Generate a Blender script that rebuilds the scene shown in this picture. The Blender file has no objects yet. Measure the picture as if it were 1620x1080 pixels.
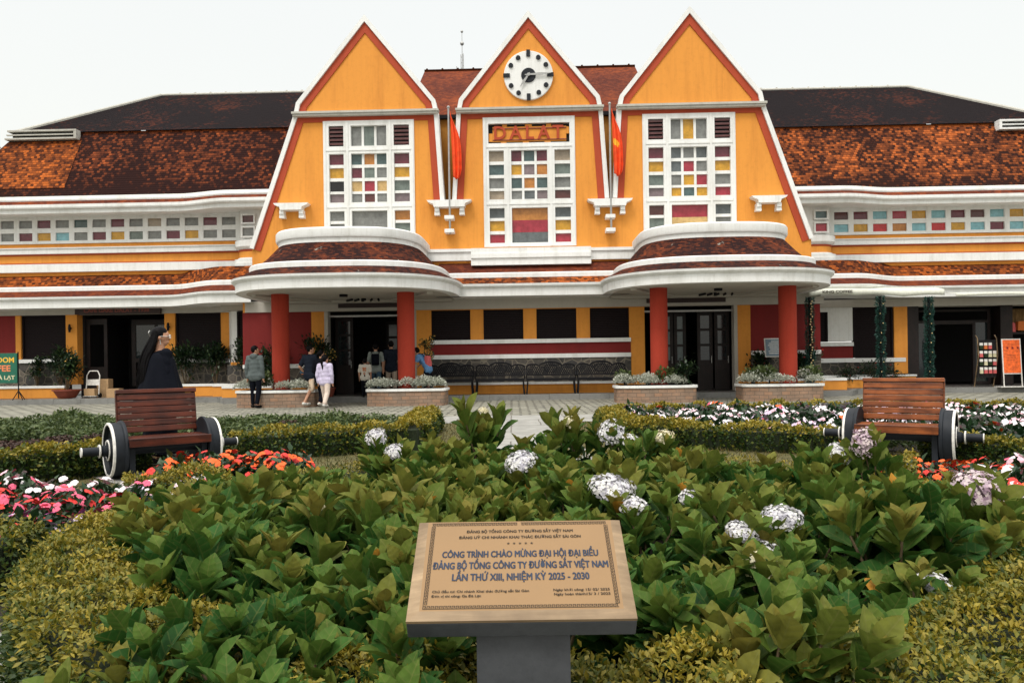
import bpy, math, random
import numpy as np
from mathutils import Vector, Matrix
random.seed(7); RNG = np.random.default_rng(11)
sc = bpy.context.scene; COL = sc.collection
R = math.radians; PI = math.pi

# ---------------------------------------------------------------- materials
def new_mat(name):
    m = bpy.data.materials.new(name); m.use_nodes = True
    nt = m.node_tree; b = nt.nodes['Principled BSDF']
    return m, nt, b
def N(nt, t, **kw):
    n = nt.nodes.new(t)
    for k, v in kw.items():
        if k in n.inputs: n.inputs[k].default_value = v
        else: setattr(n, k, v)
    return n
def ramp(nt, fac, stops):
    r = nt.nodes.new('ShaderNodeValToRGB'); el = r.color_ramp.elements
    while len(el) < len(stops): el.new(0.5)
    for e, (p, c) in zip(el, stops): e.position = p; e.color = (*c, 1) if len(c) == 3 else c
    nt.links.new(fac, r.inputs[0]); return r
def noise(nt, scale, detail=6, rough=0.6, coord='Object', stretch=None):
    tc = N(nt, 'ShaderNodeTexCoord'); out = tc.outputs[coord]
    if stretch:
        mp = N(nt, 'ShaderNodeMapping'); mp.inputs['Scale'].default_value = stretch
        nt.links.new(out, mp.inputs[0]); out = mp.outputs[0]
    n = N(nt, 'ShaderNodeTexNoise', Scale=scale, Detail=detail, Roughness=rough)
    nt.links.new(out, n.inputs['Vector']); return n
def mixc(nt, fac, a, b, blend='MIX'):
    m = N(nt, 'ShaderNodeMix', data_type='RGBA', blend_type=blend)
    for s, v in ((0, fac), (6, a), (7, b)):
        if hasattr(v, 'links'): nt.links.new(v, m.inputs[s])
        elif s == 0: m.inputs[0].default_value = v
        else: m.inputs[s].default_value = (*v, 1)
    return m.outputs[2]
def bump(nt, b, h, strength=0.3, dist=0.02):
    n = N(nt, 'ShaderNodeBump', Strength=strength, Distance=dist)
    nt.links.new(h, n.inputs['Height']); nt.links.new(n.outputs[0], b.inputs['Normal'])
def paint(name, col, dark=None, scale=1.2, amt=0.5, rough=0.75, bumps=0.15, bscale=40, streak=True, spec=0.3):
    """painted plaster: base colour, weather marks running down, fine grain"""
    m, nt, b = new_mat(name)
    dark = dark or tuple(c * 0.6 for c in col)
    n1 = noise(nt, scale, 8, 0.65, stretch=(2.2, 2.2, 0.35) if streak else None)
    r1 = ramp(nt, n1.outputs[0], [(0.48, (0, 0, 0)), (0.78, (1, 1, 1))])
    n2 = noise(nt, scale * 9, 5, 0.7)
    r2 = ramp(nt, n2.outputs[0], [(0.5, (0, 0, 0)), (0.8, (1, 1, 1))])
    f = N(nt, 'ShaderNodeMath', operation='MULTIPLY_ADD'); nt.links.new(r1.outputs[0], f.inputs[0]); f.inputs[1].default_value = amt
    f2 = N(nt, 'ShaderNodeMath', operation='MULTIPLY'); nt.links.new(r2.outputs[0], f2.inputs[0]); f2.inputs[1].default_value = amt * 0.5
    if streak:   # thin run marks below ledges
        n4 = noise(nt, scale * 1.6, 6, 0.7, stretch=(7, 7, 0.22)); r4 = ramp(nt, n4.outputs[0], [(0.52, (0, 0, 0)), (0.72, (1, 1, 1))])
        f3 = N(nt, 'ShaderNodeMath', operation='MULTIPLY_ADD'); nt.links.new(r4.outputs[0], f3.inputs[0]); f3.inputs[1].default_value = amt * 0.42; nt.links.new(f2.outputs[0], f3.inputs[2]); f2 = f3
    nt.links.new(f2.outputs[0], f.inputs[2])
    nt.links.new(mixc(nt, f.outputs[0], col, dark), b.inputs['Base Color'])
    b.inputs['Roughness'].default_value = rough; b.inputs['Specular IOR Level'].default_value = spec
    if bumps:
        n3 = noise(nt, bscale, 4); bump(nt, b, n3.outputs[0], bumps, 0.01)
    return m
def plain(name, col, rough=0.6, metal=0.0, var=0.12, scale=14, spec=0.4, bumps=0.0):
    m, nt, b = new_mat(name)
    n = noise(nt, scale, 4)
    r = ramp(nt, n.outputs[0], [(0.3, tuple(c * (1 - var) for c in col)), (0.7, tuple(min(1, c * (1 + var)) for c in col))])
    nt.links.new(r.outputs[0], b.inputs['Base Color'])
    b.inputs['Roughness'].default_value = rough; b.inputs['Metallic'].default_value = metal; b.inputs['Specular IOR Level'].default_value = spec
    if bumps: bump(nt, b, n.outputs[0], bumps, 0.01)
    return m
def glassy(name, col, rough=0.13):
    m, nt, b = new_mat(name)
    n = noise(nt, 5, 8, 0.7); r = ramp(nt, n.outputs[0], [(0.35, tuple(c * 0.7 for c in col)), (0.75, tuple(min(1, c * 1.25 + 0.01) for c in col))])
    nt.links.new(r.outputs[0], b.inputs['Base Color']); b.inputs['Roughness'].default_value = rough
    b.inputs['Specular IOR Level'].default_value = 0.5
    n2 = noise(nt, 3, 3); bump(nt, b, n2.outputs[0], 0.15, 0.02)
    return m
def tiles(name, fresh, old, cover, patch=0.5, fine=0.5, tw=0.11, th=0.10, moss=0.0, low=None):
    """clay roof tiles laid by UV in metres (u along, v up the slope); cover = how much has gone dark"""
    m, nt, b = new_mat(name)
    tc = N(nt, 'ShaderNodeTexCoord')
    br = N(nt, 'ShaderNodeTexBrick', Scale=1.0); br.inputs['Brick Width'].default_value = tw; br.inputs['Row Height'].default_value = th
    br.inputs['Mortar Size'].default_value = 0.006; br.inputs['Color1'].default_value = (0, 0, 0, 1); br.inputs['Color2'].default_value = (1, 1, 1, 1)
    br.inputs['Mortar'].default_value = (0.5, 0.5, 0.5, 1); br.inputs['Mortar Smooth'].default_value = 0.2
    nt.links.new(tc.outputs['UV'], br.inputs['Vector'])
    sep = N(nt, 'ShaderNodeSeparateColor'); nt.links.new(br.outputs['Color'], sep.inputs[0])
    n1 = N(nt, 'ShaderNodeTexNoise', Scale=patch, Detail=7, Roughness=0.62); nt.links.new(tc.outputs['UV'], n1.inputs['Vector'])
    n2 = N(nt, 'ShaderNodeTexNoise', Scale=3.2, Detail=5, Roughness=0.75); nt.links.new(tc.outputs['UV'], n2.inputs['Vector'])
    a = N(nt, 'ShaderNodeMath', operation='MULTIPLY_ADD'); nt.links.new(sep.outputs[0], a.inputs[0]); a.inputs[1].default_value = fine * 0.5
    nt.links.new(n1.outputs[0], a.inputs[2])
    c = N(nt, 'ShaderNodeMath', operation='MULTIPLY_ADD'); nt.links.new(n2.outputs[0], c.inputs[0]); c.inputs[1].default_value = 0.5; nt.links.new(a.outputs[0], c.inputs[2])
    if low:     # weathered band along the eaves, fresher top course
        sv = N(nt, 'ShaderNodeSeparateXYZ'); nt.links.new(tc.outputs['UV'], sv.inputs[0]); lr = ramp(nt, sv.outputs[1], [(0, (0, 0, 0)), (1, (1, 1, 1))])
        lm = N(nt, 'ShaderNodeMapRange'); nt.links.new(sv.outputs[1], lm.inputs[0]); lm.inputs[1].default_value = low[0]; lm.inputs[2].default_value = low[0] + 0.7; lm.inputs[3].default_value = -0.22; lm.inputs[4].default_value = 0.0
        lt = N(nt, 'ShaderNodeMapRange'); nt.links.new(sv.outputs[1], lt.inputs[0]); lt.inputs[1].default_value = low[1] - 0.12; lt.inputs[2].default_value = low[1]; lt.inputs[3].default_value = 0.0; lt.inputs[4].default_value = 0.45
        for q in (lm, lt):
            a2 = N(nt, 'ShaderNodeMath', operation='ADD'); nt.links.new(c.outputs[0], a2.inputs[0]); nt.links.new(q.outputs[0], a2.inputs[1]); c = a2
    mid = (0.25 * fine + 0.5 + 0.25) + (cover - 0.5) * 0.55
    mid_c = tuple(0.35 * f + 0.65 * o for f, o in zip(fresh, old))
    mr = N(nt, 'ShaderNodeMapRange'); nt.links.new(c.outputs[0], mr.inputs[0])
    mr.inputs[1].default_value = mid - 0.3; mr.inputs[2].default_value = mid + 0.26
    rp = ramp(nt, mr.outputs[0], [(0.0, old), (0.45, mid_c), (0.62, tuple(f * 0.7 for f in fresh)), (0.95, fresh)])
    colr = rp.outputs[0]
    if moss:
        n4 = N(nt, 'ShaderNodeTexNoise', Scale=2.4, Detail=6, Roughness=0.7); nt.links.new(tc.outputs['UV'], n4.inputs['Vector'])
        r4 = ramp(nt, n4.outputs[0], [(0.655, (0, 0, 0)), (0.68, (moss, moss, moss))]); colr = mixc(nt, r4.outputs[0], colr, (0.42, 0.42, 0.36))
    # row lines: each row's lower edge is darkened in the colour and stands proud
    sx = N(nt, 'ShaderNodeSeparateXYZ'); nt.links.new(tc.outputs['UV'], sx.inputs[0])
    dv = N(nt, 'ShaderNodeMath', operation='DIVIDE'); nt.links.new(sx.outputs[1], dv.inputs[0]); dv.inputs[1].default_value = th
    fr = N(nt, 'ShaderNodeMath', operation='FRACT'); nt.links.new(dv.outputs[0], fr.inputs[0])
    gap = ramp(nt, fr.outputs[0], [(0.0, (0.2, 0.2, 0.2)), (0.2, (1, 1, 1)), (1.0, (1, 1, 1))])
    colr = mixc(nt, 1.0, colr, gap.outputs[0], 'MULTIPLY')
    nt.links.new(colr, b.inputs['Base Color']); b.inputs['Roughness'].default_value = 0.95; b.inputs['Specular IOR Level'].default_value = 0.04
    h = N(nt, 'ShaderNodeMath', operation='MULTIPLY_ADD'); nt.links.new(fr.outputs[0], h.inputs[0]); h.inputs[1].default_value = -1.0; nt.links.new(sep.outputs[0], h.inputs[2])
    bump(nt, b, h.outputs[0], 0.5, 0.03)
    return m
def leafmat(name, stops, rough=0.5, transl=0.2, vein=True, spec=0.35):
    """leaf colour picked per leaf by the 'tint' attribute; midrib and veins by UV"""
    m, nt, b = new_mat(name)
    at = N(nt, 'ShaderNodeAttribute', attribute_name='tint')
    rp = ramp(nt, at.outputs['Fac'], stops); c = rp.outputs[0]
    n = noise(nt, 22, 4, 0.6); rr = ramp(nt, n.outputs[0], [(0.3, (0.72, 0.72, 0.72)), (0.7, (1.15, 1.12, 1.1))])
    c = mixc(nt, 1.0, c, rr.outputs[0], 'MULTIPLY')
    if vein:
        uv = N(nt, 'ShaderNodeTexCoord'); sx = N(nt, 'ShaderNodeSeparateXYZ'); nt.links.new(uv.outputs['UV'], sx.inputs[0])
        d = N(nt, 'ShaderNodeMath', operation='SUBTRACT'); nt.links.new(sx.outputs[0], d.inputs[0]); d.inputs[1].default_value = 0.5
        ab = N(nt, 'ShaderNodeMath', operation='ABSOLUTE'); nt.links.new(d.outputs[0], ab.inputs[0])
        mr = ramp(nt, ab.outputs[0], [(0.006, (0.38, 0.38, 0.38)), (0.02, (0, 0, 0))])
        c = mixc(nt, mr.outputs[0], c, (0.17, 0.17, 0.05))
        k = N(nt, 'ShaderNodeMath', operation='MULTIPLY_ADD'); nt.links.new(ab.outputs[0], k.inputs[0]); k.inputs[1].default_value = -0.6; nt.links.new(sx.outputs[1], k.inputs[2])
        s = N(nt, 'ShaderNodeMath', operation='SINE'); kk = N(nt, 'ShaderNodeMath', operation='MULTIPLY'); nt.links.new(k.outputs[0], kk.inputs[0]); kk.inputs[1].default_value = 30
        nt.links.new(kk.outputs[0], s.inputs[0]); vr = ramp(nt, s.outputs[0], [(0.80, (0, 0, 0)), (0.98, (0.22, 0.22, 0.22))]); c = mixc(nt, vr.outputs[0], c, (0.15, 0.16, 0.05)); bump(nt, b, s.outputs[0], 0.12, 0.003)
    nt.links.new(c, b.inputs['Base Color']); b.inputs['Roughness'].default_value = rough; b.inputs['Specular IOR Level'].default_value = spec
    if transl:
        tr = N(nt, 'ShaderNodeBsdfTranslucent'); nt.links.new(c, tr.inputs[0])
        ms = N(nt, 'ShaderNodeMixShader'); ms.inputs[0].default_value = transl
        nt.links.new(b.outputs[0], ms.inputs[1]); nt.links.new(tr.outputs[0], ms.inputs[2])
        nt.links.new(ms.outputs[0], nt.nodes['Material Output'].inputs[0])
    return m
def brickmat(name, c1, c2, mortar, bw, rh, ms=0.012, coord='UV', bumps=0.4, scale=1.0):
    m, nt, b = new_mat(name); tc = N(nt, 'ShaderNodeTexCoord')
    br = N(nt, 'ShaderNodeTexBrick', Scale=scale); br.inputs['Brick Width'].default_value = bw; br.inputs['Row Height'].default_value = rh
    br.inputs['Mortar Size'].default_value = ms; br.inputs['Mortar Smooth'].default_value = 0.3
    br.inputs['Color1'].default_value = (*c1, 1); br.inputs['Color2'].default_value = (*c2, 1); br.inputs['Mortar'].default_value = (*mortar, 1)
    n0 = N(nt, 'ShaderNodeTexNoise', Scale=1.7, Detail=3); nt.links.new(tc.outputs[coord], n0.inputs['Vector'])
    va = N(nt, 'ShaderNodeVectorMath', operation='MULTIPLY_ADD'); nt.links.new(n0.outputs[1], va.inputs[0]); va.inputs[1].default_value = (0.06, 0.06, 0); nt.links.new(tc.outputs[coord], va.inputs[2])
    nt.links.new(va.outputs[0], br.inputs['Vector'])
    n = noise(nt, 2.2, 8, 0.7, coord); r = ramp(nt, n.outputs[0], [(0.3, (0.6, 0.6, 0.6)), (0.7, (1.15, 1.15, 1.15))])
    nt.links.new(mixc(nt, 1.0, br.outputs[0], r.outputs[0], 'MULTIPLY'), b.inputs['Base Color'])
    b.inputs['Roughness'].default_value = 0.85
    inv = N(nt, 'ShaderNodeMath', operation='SUBTRACT'); inv.inputs[0].default_value = 1; nt.links.new(br.outputs['Fac'], inv.inputs[1])
    n5 = noise(nt, 30, 4, 0.6, coord); ad = N(nt, 'ShaderNodeMath', operation='MULTIPLY_ADD'); nt.links.new(n5.outputs[0], ad.inputs[0]); ad.inputs[1].default_value = 0.5; nt.links.new(inv.outputs[0], ad.inputs[2])
    bump(nt, b, ad.outputs[0], bumps, 0.015)
    return m
def crazy_stone(name):
    m, nt, b = new_mat(name); tc = N(nt, 'ShaderNodeTexCoord')
    v = N(nt, 'ShaderNodeTexVoronoi', Scale=3.4, feature='DISTANCE_TO_EDGE'); v2 = N(nt, 'ShaderNodeTexVoronoi', Scale=3.4)
    for x in (v, v2): nt.links.new(tc.outputs['Object'], x.inputs['Vector'])
    r = ramp(nt, v.outputs['Distance'], [(0.02, (1, 1, 1)), (0.045, (0, 0, 0))])
    sp = N(nt, 'ShaderNodeSeparateColor'); nt.links.new(v2.outputs['Color'], sp.inputs[0])
    st = ramp(nt, sp.outputs[0], [(0, (0.045, 0.042, 0.04)), (0.5, (0.075, 0.068, 0.058)), (1, (0.12, 0.10, 0.08))])
    n = noise(nt, 12, 6); rr = ramp(nt, n.outputs[0], [(0.3, (0.6, 0.6, 0.6)), (0.7, (1.2, 1.2, 1.2))])
    nt.links.new(mixc(nt, r.outputs[0], mixc(nt, 1, st.outputs[0], rr.outputs[0], 'MULTIPLY'), (0.19, 0.165, 0.125)), b.inputs['Base Color'])
    b.inputs['Roughness'].default_value = 0.85; bump(nt, b, v.outputs['Distance'], 0.5, 0.03)
    return m
def woodmat(name, c1, c2, axis=0, rough=0.4):
    m, nt, b = new_mat(name)
    st = [9, 9, 9]; st[axis] = 0.7
    n = noise(nt, 2.5, 8, 0.65, stretch=tuple(st)); n2 = noise(nt, 3.0, 5, 0.6)
    r = ramp(nt, n.outputs[0], [(0.3, c1), (0.55, c2), (0.72, tuple(c * 1.5 for c in c2))])
    r2 = ramp(nt, n2.outputs[0], [(0.35, (0.45, 0.42, 0.4)), (0.65, (1.1, 1.1, 1.1))])
    nt.links.new(mixc(nt, 1, r.outputs[0], r2.outputs[0], 'MULTIPLY'), b.inputs['Base Color'])
    b.inputs['Roughness'].default_value = rough; b.inputs['Coat Weight'].default_value = 0.12; b.inputs['Coat Roughness'].default_value = 0.35; b.inputs['Specular IOR Level'].default_value = 0.3
    bump(nt, b, n.outputs[0], 0.25, 0.01)
    return m

M = {}
M['yellow'] = paint('yellow_plaster', (0.74, 0.302, 0.050), (0.52, 0.19, 0.032), 0.8, 0.75, 0.8, 0.12)
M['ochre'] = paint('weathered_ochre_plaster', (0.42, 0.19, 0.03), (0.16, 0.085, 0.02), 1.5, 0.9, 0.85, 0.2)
M['white'] = paint('white_paint', (0.80, 0.81, 0.795), (0.46, 0.45, 0.40), 1.1, 0.5, 0.7, 0.08)
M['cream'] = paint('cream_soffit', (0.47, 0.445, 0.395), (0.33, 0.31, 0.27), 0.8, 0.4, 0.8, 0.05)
M['red'] = paint('brick_red_trim', (0.42, 0.065, 0.025), (0.27, 0.04, 0.018), 1.2, 0.5, 0.75, 0.1)
M['maroon'] = paint('maroon_wall', (0.19, 0.016, 0.015), (0.11, 0.011, 0.010), 1.0, 0.5, 0.8, 0.1)
M['column'] = paint('rough_red_stucco', (0.36, 0.040, 0.020), (0.23, 0.024, 0.014), 2.0, 0.6, 0.9, 0.9, 38)
M['shutter'] = plain('dark_brown_shutter', (0.012, 0.0075, 0.0085), 0.6, spec=0.12)
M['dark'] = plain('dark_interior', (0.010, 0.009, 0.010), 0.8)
M['darkwood'] = woodmat('dark_door_wood', (0.006, 0.004, 0.004), (0.016, 0.008, 0.007), 2, 0.6)
M['darkglass'] = plain('dark_glass', (0.012, 0.02, 0.022), 0.06, spec=0.6)
M['paleglass'] = plain('pale_far_glass', (0.05, 0.08, 0.08), 0.15, spec=0.5)
M['tile_black'] = tiles('blackened_roof_tiles', (0.21, 0.05, 0.02), (0.012, 0.009, 0.010), 1.12, 0.3)
M['tile_dark'] = tiles('weathered_roof_tiles', (0.40, 0.10, 0.033), (0.024, 0.011, 0.010), 1.0, 0.35, 0.9, low=(3.0, 6.05))
M['tile_mid'] = tiles('mottled_roof_tiles', (0.50, 0.13, 0.035), (0.028, 0.013, 0.011), 0.80, 0.4, 0.9, low=(3.0, 5.95))
M['tile_orange'] = tiles('orange_roof_tiles', (0.50, 0.13, 0.03), (0.05, 0.018, 0.012), 0.70, 0.35, 0.9)
M['tile_red'] = tiles('red_brown_roof_tiles', (0.30, 0.075, 0.03), (0.085, 0.025, 0.018), 0.72, 0.4, 0.5)
M['tile_moss'] = tiles('mossy_canopy_tiles', (0.32, 0.08, 0.03), (0.026, 0.014, 0.014), 0.88, 0.5, 0.6, 0.13, 0.062, moss=0.8)
M['ridge'] = paint('grey_ridge_cement', (0.50, 0.49, 0.44), (0.25, 0.24, 0.2), 2, 0.5, 0.9, 0.2)
M['stone_wall'] = crazy_stone('crazy_stone_cladding')
M['planter_brick'] = brickmat('planter_brick', (0.36, 0.21, 0.13), (0.26, 0.19, 0.14), (0.16, 0.12, 0.09), 0.24, 0.1, 0.008)
M['grey_metal'] = plain('grey_metal', (0.35, 0.35, 0.34), 0.4, 0.6)
M['black_iron'] = plain('black_iron', (0.008, 0.008, 0.010), 0.55, 0.0, spec=0.15)
M['black_paint'] = plain('black_wheel_paint', (0.014, 0.017, 0.022), 0.55, 0.0, 0.3, 8, spec=0.2, bumps=0.1)
M['white_line'] = plain('white_rim_paint', (0.72, 0.70, 0.66), 0.6, 0.0, 0.2, 20)
M['bench_wood'] = woodmat('varnished_bench_wood', (0.020, 0.005, 0.003), (0.12, 0.024, 0.009), 0)
M['bench_wood_light'] = woodmat('orange_bench_wood', (0.05, 0.010, 0.004), (0.30, 0.085, 0.02), 0)
M['plaque_stone'] = paint('grey_granite', (0.060, 0.064, 0.070), (0.030, 0.032, 0.036), 6, 0.8, 0.5, 0.1, streak=False)
M['plaque_gold'] = plain('gold_plate', (0.235, 0.137, 0.056), 0.5, 0.0, 0.05, 5)
M['plaque_rim'] = woodmat('pale_rim', (0.19, 0.125, 0.065), (0.28, 0.195, 0.11), 0, 0.55)
M['ink_blue'] = plain('blue_grey_lettering', (0.036, 0.046, 0.072), 0.7, spec=0.1)
M['ink_brown'] = plain('dark_brown_lettering', (0.045, 0.034, 0.026), 0.7, spec=0.1)
M['asphalt'] = plain('base_ground', (0.10, 0.095, 0.085), 0.95, 0, 0.3, 3)
M['soil'] = plain('dark_soil', (0.022, 0.017, 0.012), 1.0, 0, 0.4, 9, bumps=0.5)
M['terracotta'] = plain('terracotta', (0.20, 0.045, 0.025), 0.6, 0, 0.25, 6)
M['card'] = plain('cardboard', (0.42, 0.27, 0.14), 0.8)
M['skin'] = plain('skin', (0.46, 0.24, 0.15), 0.55, 0, 0.06, 10)
M['hair'] = plain('black_hair', (0.005, 0.0045, 0.005), 0.5, 0, 0.2, 30, spec=0.06)
for k, c in dict(cloth_black=(0.006, 0.007, 0.011), cloth_grey=(0.10, 0.12, 0.12), cloth_navy=(0.014, 0.018, 0.028), cloth_lilac=(0.55, 0.50, 0.66), cloth_pale=(0.66, 0.55, 0.47),
                 cloth_beige=(0.56, 0.44, 0.33), cloth_white=(0.62, 0.58, 0.5), cloth_sage=(0.24, 0.27, 0.25), cloth_khaki=(0.36, 0.29, 0.23), cloth_jeans=(0.05, 0.09, 0.13),
                 cloth_pink=(0.60, 0.13, 0.13), cloth_blue=(0.12, 0.25, 0.45), shoe_dark=(0.02, 0.018, 0.018), shoe_white=(0.6, 0.58, 0.54), cloth_orange=(0.6, 0.17, 0.05)).items():
    M[k] = plain(k, c, 0.9, 0, 0.1, 14, 0.06, bumps=0.2)
M['flag_red'] = plain('flag_red_cloth', (0.78, 0.075, 0.012), 0.8, 0, 0.15, 6)
M['flag_yellow'] = plain('flag_yellow_star', (0.85, 0.45, 0.03), 0.8)
M['sign_green'] = plain('green_sign', (0.012, 0.12, 0.075), 0.5)
M['sign_yellow'] = plain('yellow_letter', (0.75, 0.45, 0.05), 0.5)
M['sign_orange'] = plain('orange_letter', (0.78, 0.22, 0.09), 0.5)
M['sign_cream'] = plain('cream_letter', (0.62, 0.58, 0.38), 0.5)
M['sign_rust'] = plain('rust_letter', (0.22, 0.045, 0.03), 0.5)
M['sign_brown'] = plain('brown_sign_board', (0.028, 0.014, 0.012), 0.5)
M['sign_steel'] = plain('blue_grey_board', (0.12, 0.17, 0.21), 0.4)
M['orange_print'] = plain('orange_print', (0.75, 0.12, 0.02), 0.6, 0, 0.4, 12)
M['awning'] = plain('pale_awning_cloth', (0.62, 0.63, 0.55), 0.8)
M['tinsel'] = plain('green_tinsel', (0.012, 0.06, 0.045), 0.4, 0.0, 0.5, 30)
M['light_bulb'] = plain('warm_bulb', (0.8, 0.6, 0.3), 0.3)
M['blossom_yellow'] = plain('blossom_yellow_dry', (0.55, 0.33, 0.08), 0.8)
GL = {'m': (0.14, 0.022, 0.038), 'c': (0.34, 0.025, 0.045), 'y': (0.58, 0.30, 0.02), 'Y': (0.60, 0.40, 0.16), 'o': (0.48, 0.19, 0.035), 'g': (0.20, 0.205, 0.195), 'G': (0.15, 0.185, 0.165),
      't': (0.07, 0.115, 0.115), 'd': (0.11, 0.125, 0.13), 'v': (0.20, 0.15, 0.16), 'k': (0.006, 0.006, 0.008), 'b': (0.22, 0.47, 0.53), 'r': (0.50, 0.018, 0.02), 'n': (0.10, 0.028, 0.026), 'a': (0.36, 0.29, 0.21)}
for k, c in GL.items(): M['glass_' + k] = glassy('coloured_glass_' + k, c)

# ---------------------------------------------------------------- mesh building
class MB:
    def __init__(s): s.v = []; s.f = []; s.mi = []; s.uv = []; s.cur = 0; s.has_uv = False
    def poly(s, pts, uv=None):
        b = len(s.v); s.v += [tuple(p) for p in pts]; s.f.append(tuple(range(b, b + len(pts)))); s.mi.append(s.cur)
        if uv: s.has_uv = True
        s.uv.append(uv or [(0, 0)] * len(pts)); return s
    def faces(s, vs, fs, uvs=None):
        b = len(s.v); s.v += [tuple(p) for p in vs]
        for k, f in enumerate(fs):
            s.f.append(tuple(b + i for i in f)); s.mi.append(s.cur); s.uv.append(uvs[k] if uvs else [(0, 0)] * len(f))
        if uvs: s.has_uv = True
    def box(s, x0, x1, y0, y1, z0, z1, uvm=False):
        vs = [(x0, y0, z0), (x1, y0, z0), (x1, y1, z0), (x0, y1, z0), (x0, y0, z1), (x1, y0, z1), (x1, y1, z1), (x0, y1, z1)]
        s.faces(vs, [(0, 3, 2, 1), (4, 5, 6, 7), (0, 1, 5, 4), (1, 2, 6, 5), (2, 3, 7, 6), (3, 0, 4, 7)])
        return s
    def obox(s, c, size, mat3):
        sx, sy, sz = (k / 2 for k in size); vs = [Vector(c) + mat3 @ Vector((a * sx, b * sy, d * sz)) for a, b, d in ((-1, -1, -1), (1, -1, -1), (1, 1, -1), (-1, 1, -1), (-1, -1, 1), (1, -1, 1), (1, 1, 1), (-1, 1, 1))]
        s.faces(vs, [(0, 3, 2, 1), (4, 5, 6, 7), (0, 1, 5, 4), (1, 2, 6, 5), (2, 3, 7, 6), (3, 0, 4, 7)]); return s
    def prism(s, xz, y0, y1):
        """polygon in x-z (counter-clockwise seen from the front, -y) pushed from y0 to y1"""
        n = len(xz)
        s.poly([(x, y0, z) for x, z in xz]); s.poly([(x, y1, z) for x, z in reversed(xz)])
        for i in range(n):
            a, b = xz[i], xz[(i + 1) % n]; s.poly([(a[0], y0, a[1]), (a[0], y1, a[1]), (b[0], y1, b[1]), (b[0], y0, b[1])])
        return s
    def prism_xy(s, xy, z0, z1):
        n = len(xy); s.poly([(x, y, z1) for x, y in xy]); s.poly([(x, y, z0) for x, y in reversed(xy)])
        u = 0
        for i in range(n):
            a, b = xy[i], xy[(i + 1) % n]; L = math.dist(a, b)
            s.poly([(a[0], a[1], z0), (b[0], b[1], z0), (b[0], b[1], z1), (a[0], a[1], z1)], [(u, z0), (u + L, z0), (u + L, z1), (u, z1)]); u += L
        return s
    def cyl(s, p0, p1, r0, r1=None, n=16, cap=True):
        r1 = r0 if r1 is None else r1; p0, p1 = Vector(p0), Vector(p1); d = (p1 - p0).normalized()
        a = d.orthogonal().normalized(); b = d.cross(a); vs = []
        for p, r in ((p0, r0), (p1, r1)):
            vs += [p + (a * math.cos(t) + b * math.sin(t)) * r for t in [2 * PI * i / n for i in range(n)]]
        fs = [(i, (i + 1) % n, n + (i + 1) % n, n + i) for i in range(n)]
        if cap: fs += [tuple(range(n - 1, -1, -1)), tuple(range(n, 2 * n))]
        s.faces(vs, fs); return s
    def tube(s, pts, r, n=8):
        for a, b in zip(pts, pts[1:]): s.cyl(a, b, r, r, n)
        return s
    def lathe(s, prof, n=24, axis=2, c=(0, 0, 0)):
        vs = []; k = len(prof)
        for i in range(n):
            t = 2 * PI * i / n
            for r, h in prof:
                p = [0, 0, 0]; p[axis] = h; p[(axis + 1) % 3] = r * math.cos(t); p[(axis + 2) % 3] = r * math.sin(t); vs.append((p[0] + c[0], p[1] + c[1], p[2] + c[2]))
        fs = []
        for i in range(n):
            j = (i + 1) % n
            for q in range(k - 1): fs.append((i * k + q, j * k + q, j * k + q + 1, i * k + q + 1))
        s.faces(vs, fs); return s
    def sphere(s, c, r, n=12, m=8, sc_=(1, 1, 1)):
        vs = []; fs = []
        for i in range(m + 1):
            ph = PI * i / m
            for j in range(n): t = 2 * PI * j / n; vs.append((c[0] + r * sc_[0] * math.sin(ph) * math.cos(t), c[1] + r * sc_[1] * math.sin(ph) * math.sin(t), c[2] + r * sc_[2] * math.cos(ph)))
        for i in range(m):
            for j in range(n): fs.append((i * n + j, (i + 1) * n + j, (i + 1) * n + (j + 1) % n, i * n + (j + 1) % n))
        s.faces(vs, fs); return s
    def grid(s, rows, uvs=None, closed=False):
        """rows of equally many points -> quads"""
        n = len(rows[0]); vs = [p for r in rows for p in r]; fs = []; fu = []
        for i in range(len(rows) - 1):
            for j in range(n if closed else n - 1):
                q = (i * n + j, i * n + (j + 1) % n, (i + 1) * n + (j + 1) % n, (i + 1) * n + j); fs.append(q)
                if uvs: fu.append([uvs[i][j], uvs[i][(j + 1) % n], uvs[i + 1][(j + 1) % n], uvs[i + 1][j]])
        s.faces(vs, fs, fu if uvs else None); return s
    def holed(s, x0, x1, z0, z1, holes, y0, y1):
        """a slab in x-z with rectangular holes and real reveals; no two faces overlap"""
        xs = sorted({x0, x1, *[h[0] for h in holes], *[h[1] for h in holes]}); zs = sorted({z0, z1, *[h[2] for h in holes], *[h[3] for h in holes]})
        xs = [x for x in xs if x0 <= x <= x1]; zs = [z for z in zs if z0 <= z <= z1]
        solid = lambda i, j: 0 <= i < len(xs) - 1 and 0 <= j < len(zs) - 1 and not any(h[0] - 1e-6 < (xs[i] + xs[i + 1]) / 2 < h[1] + 1e-6 and h[2] - 1e-6 < (zs[j] + zs[j + 1]) / 2 < h[3] + 1e-6 for h in holes)
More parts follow.
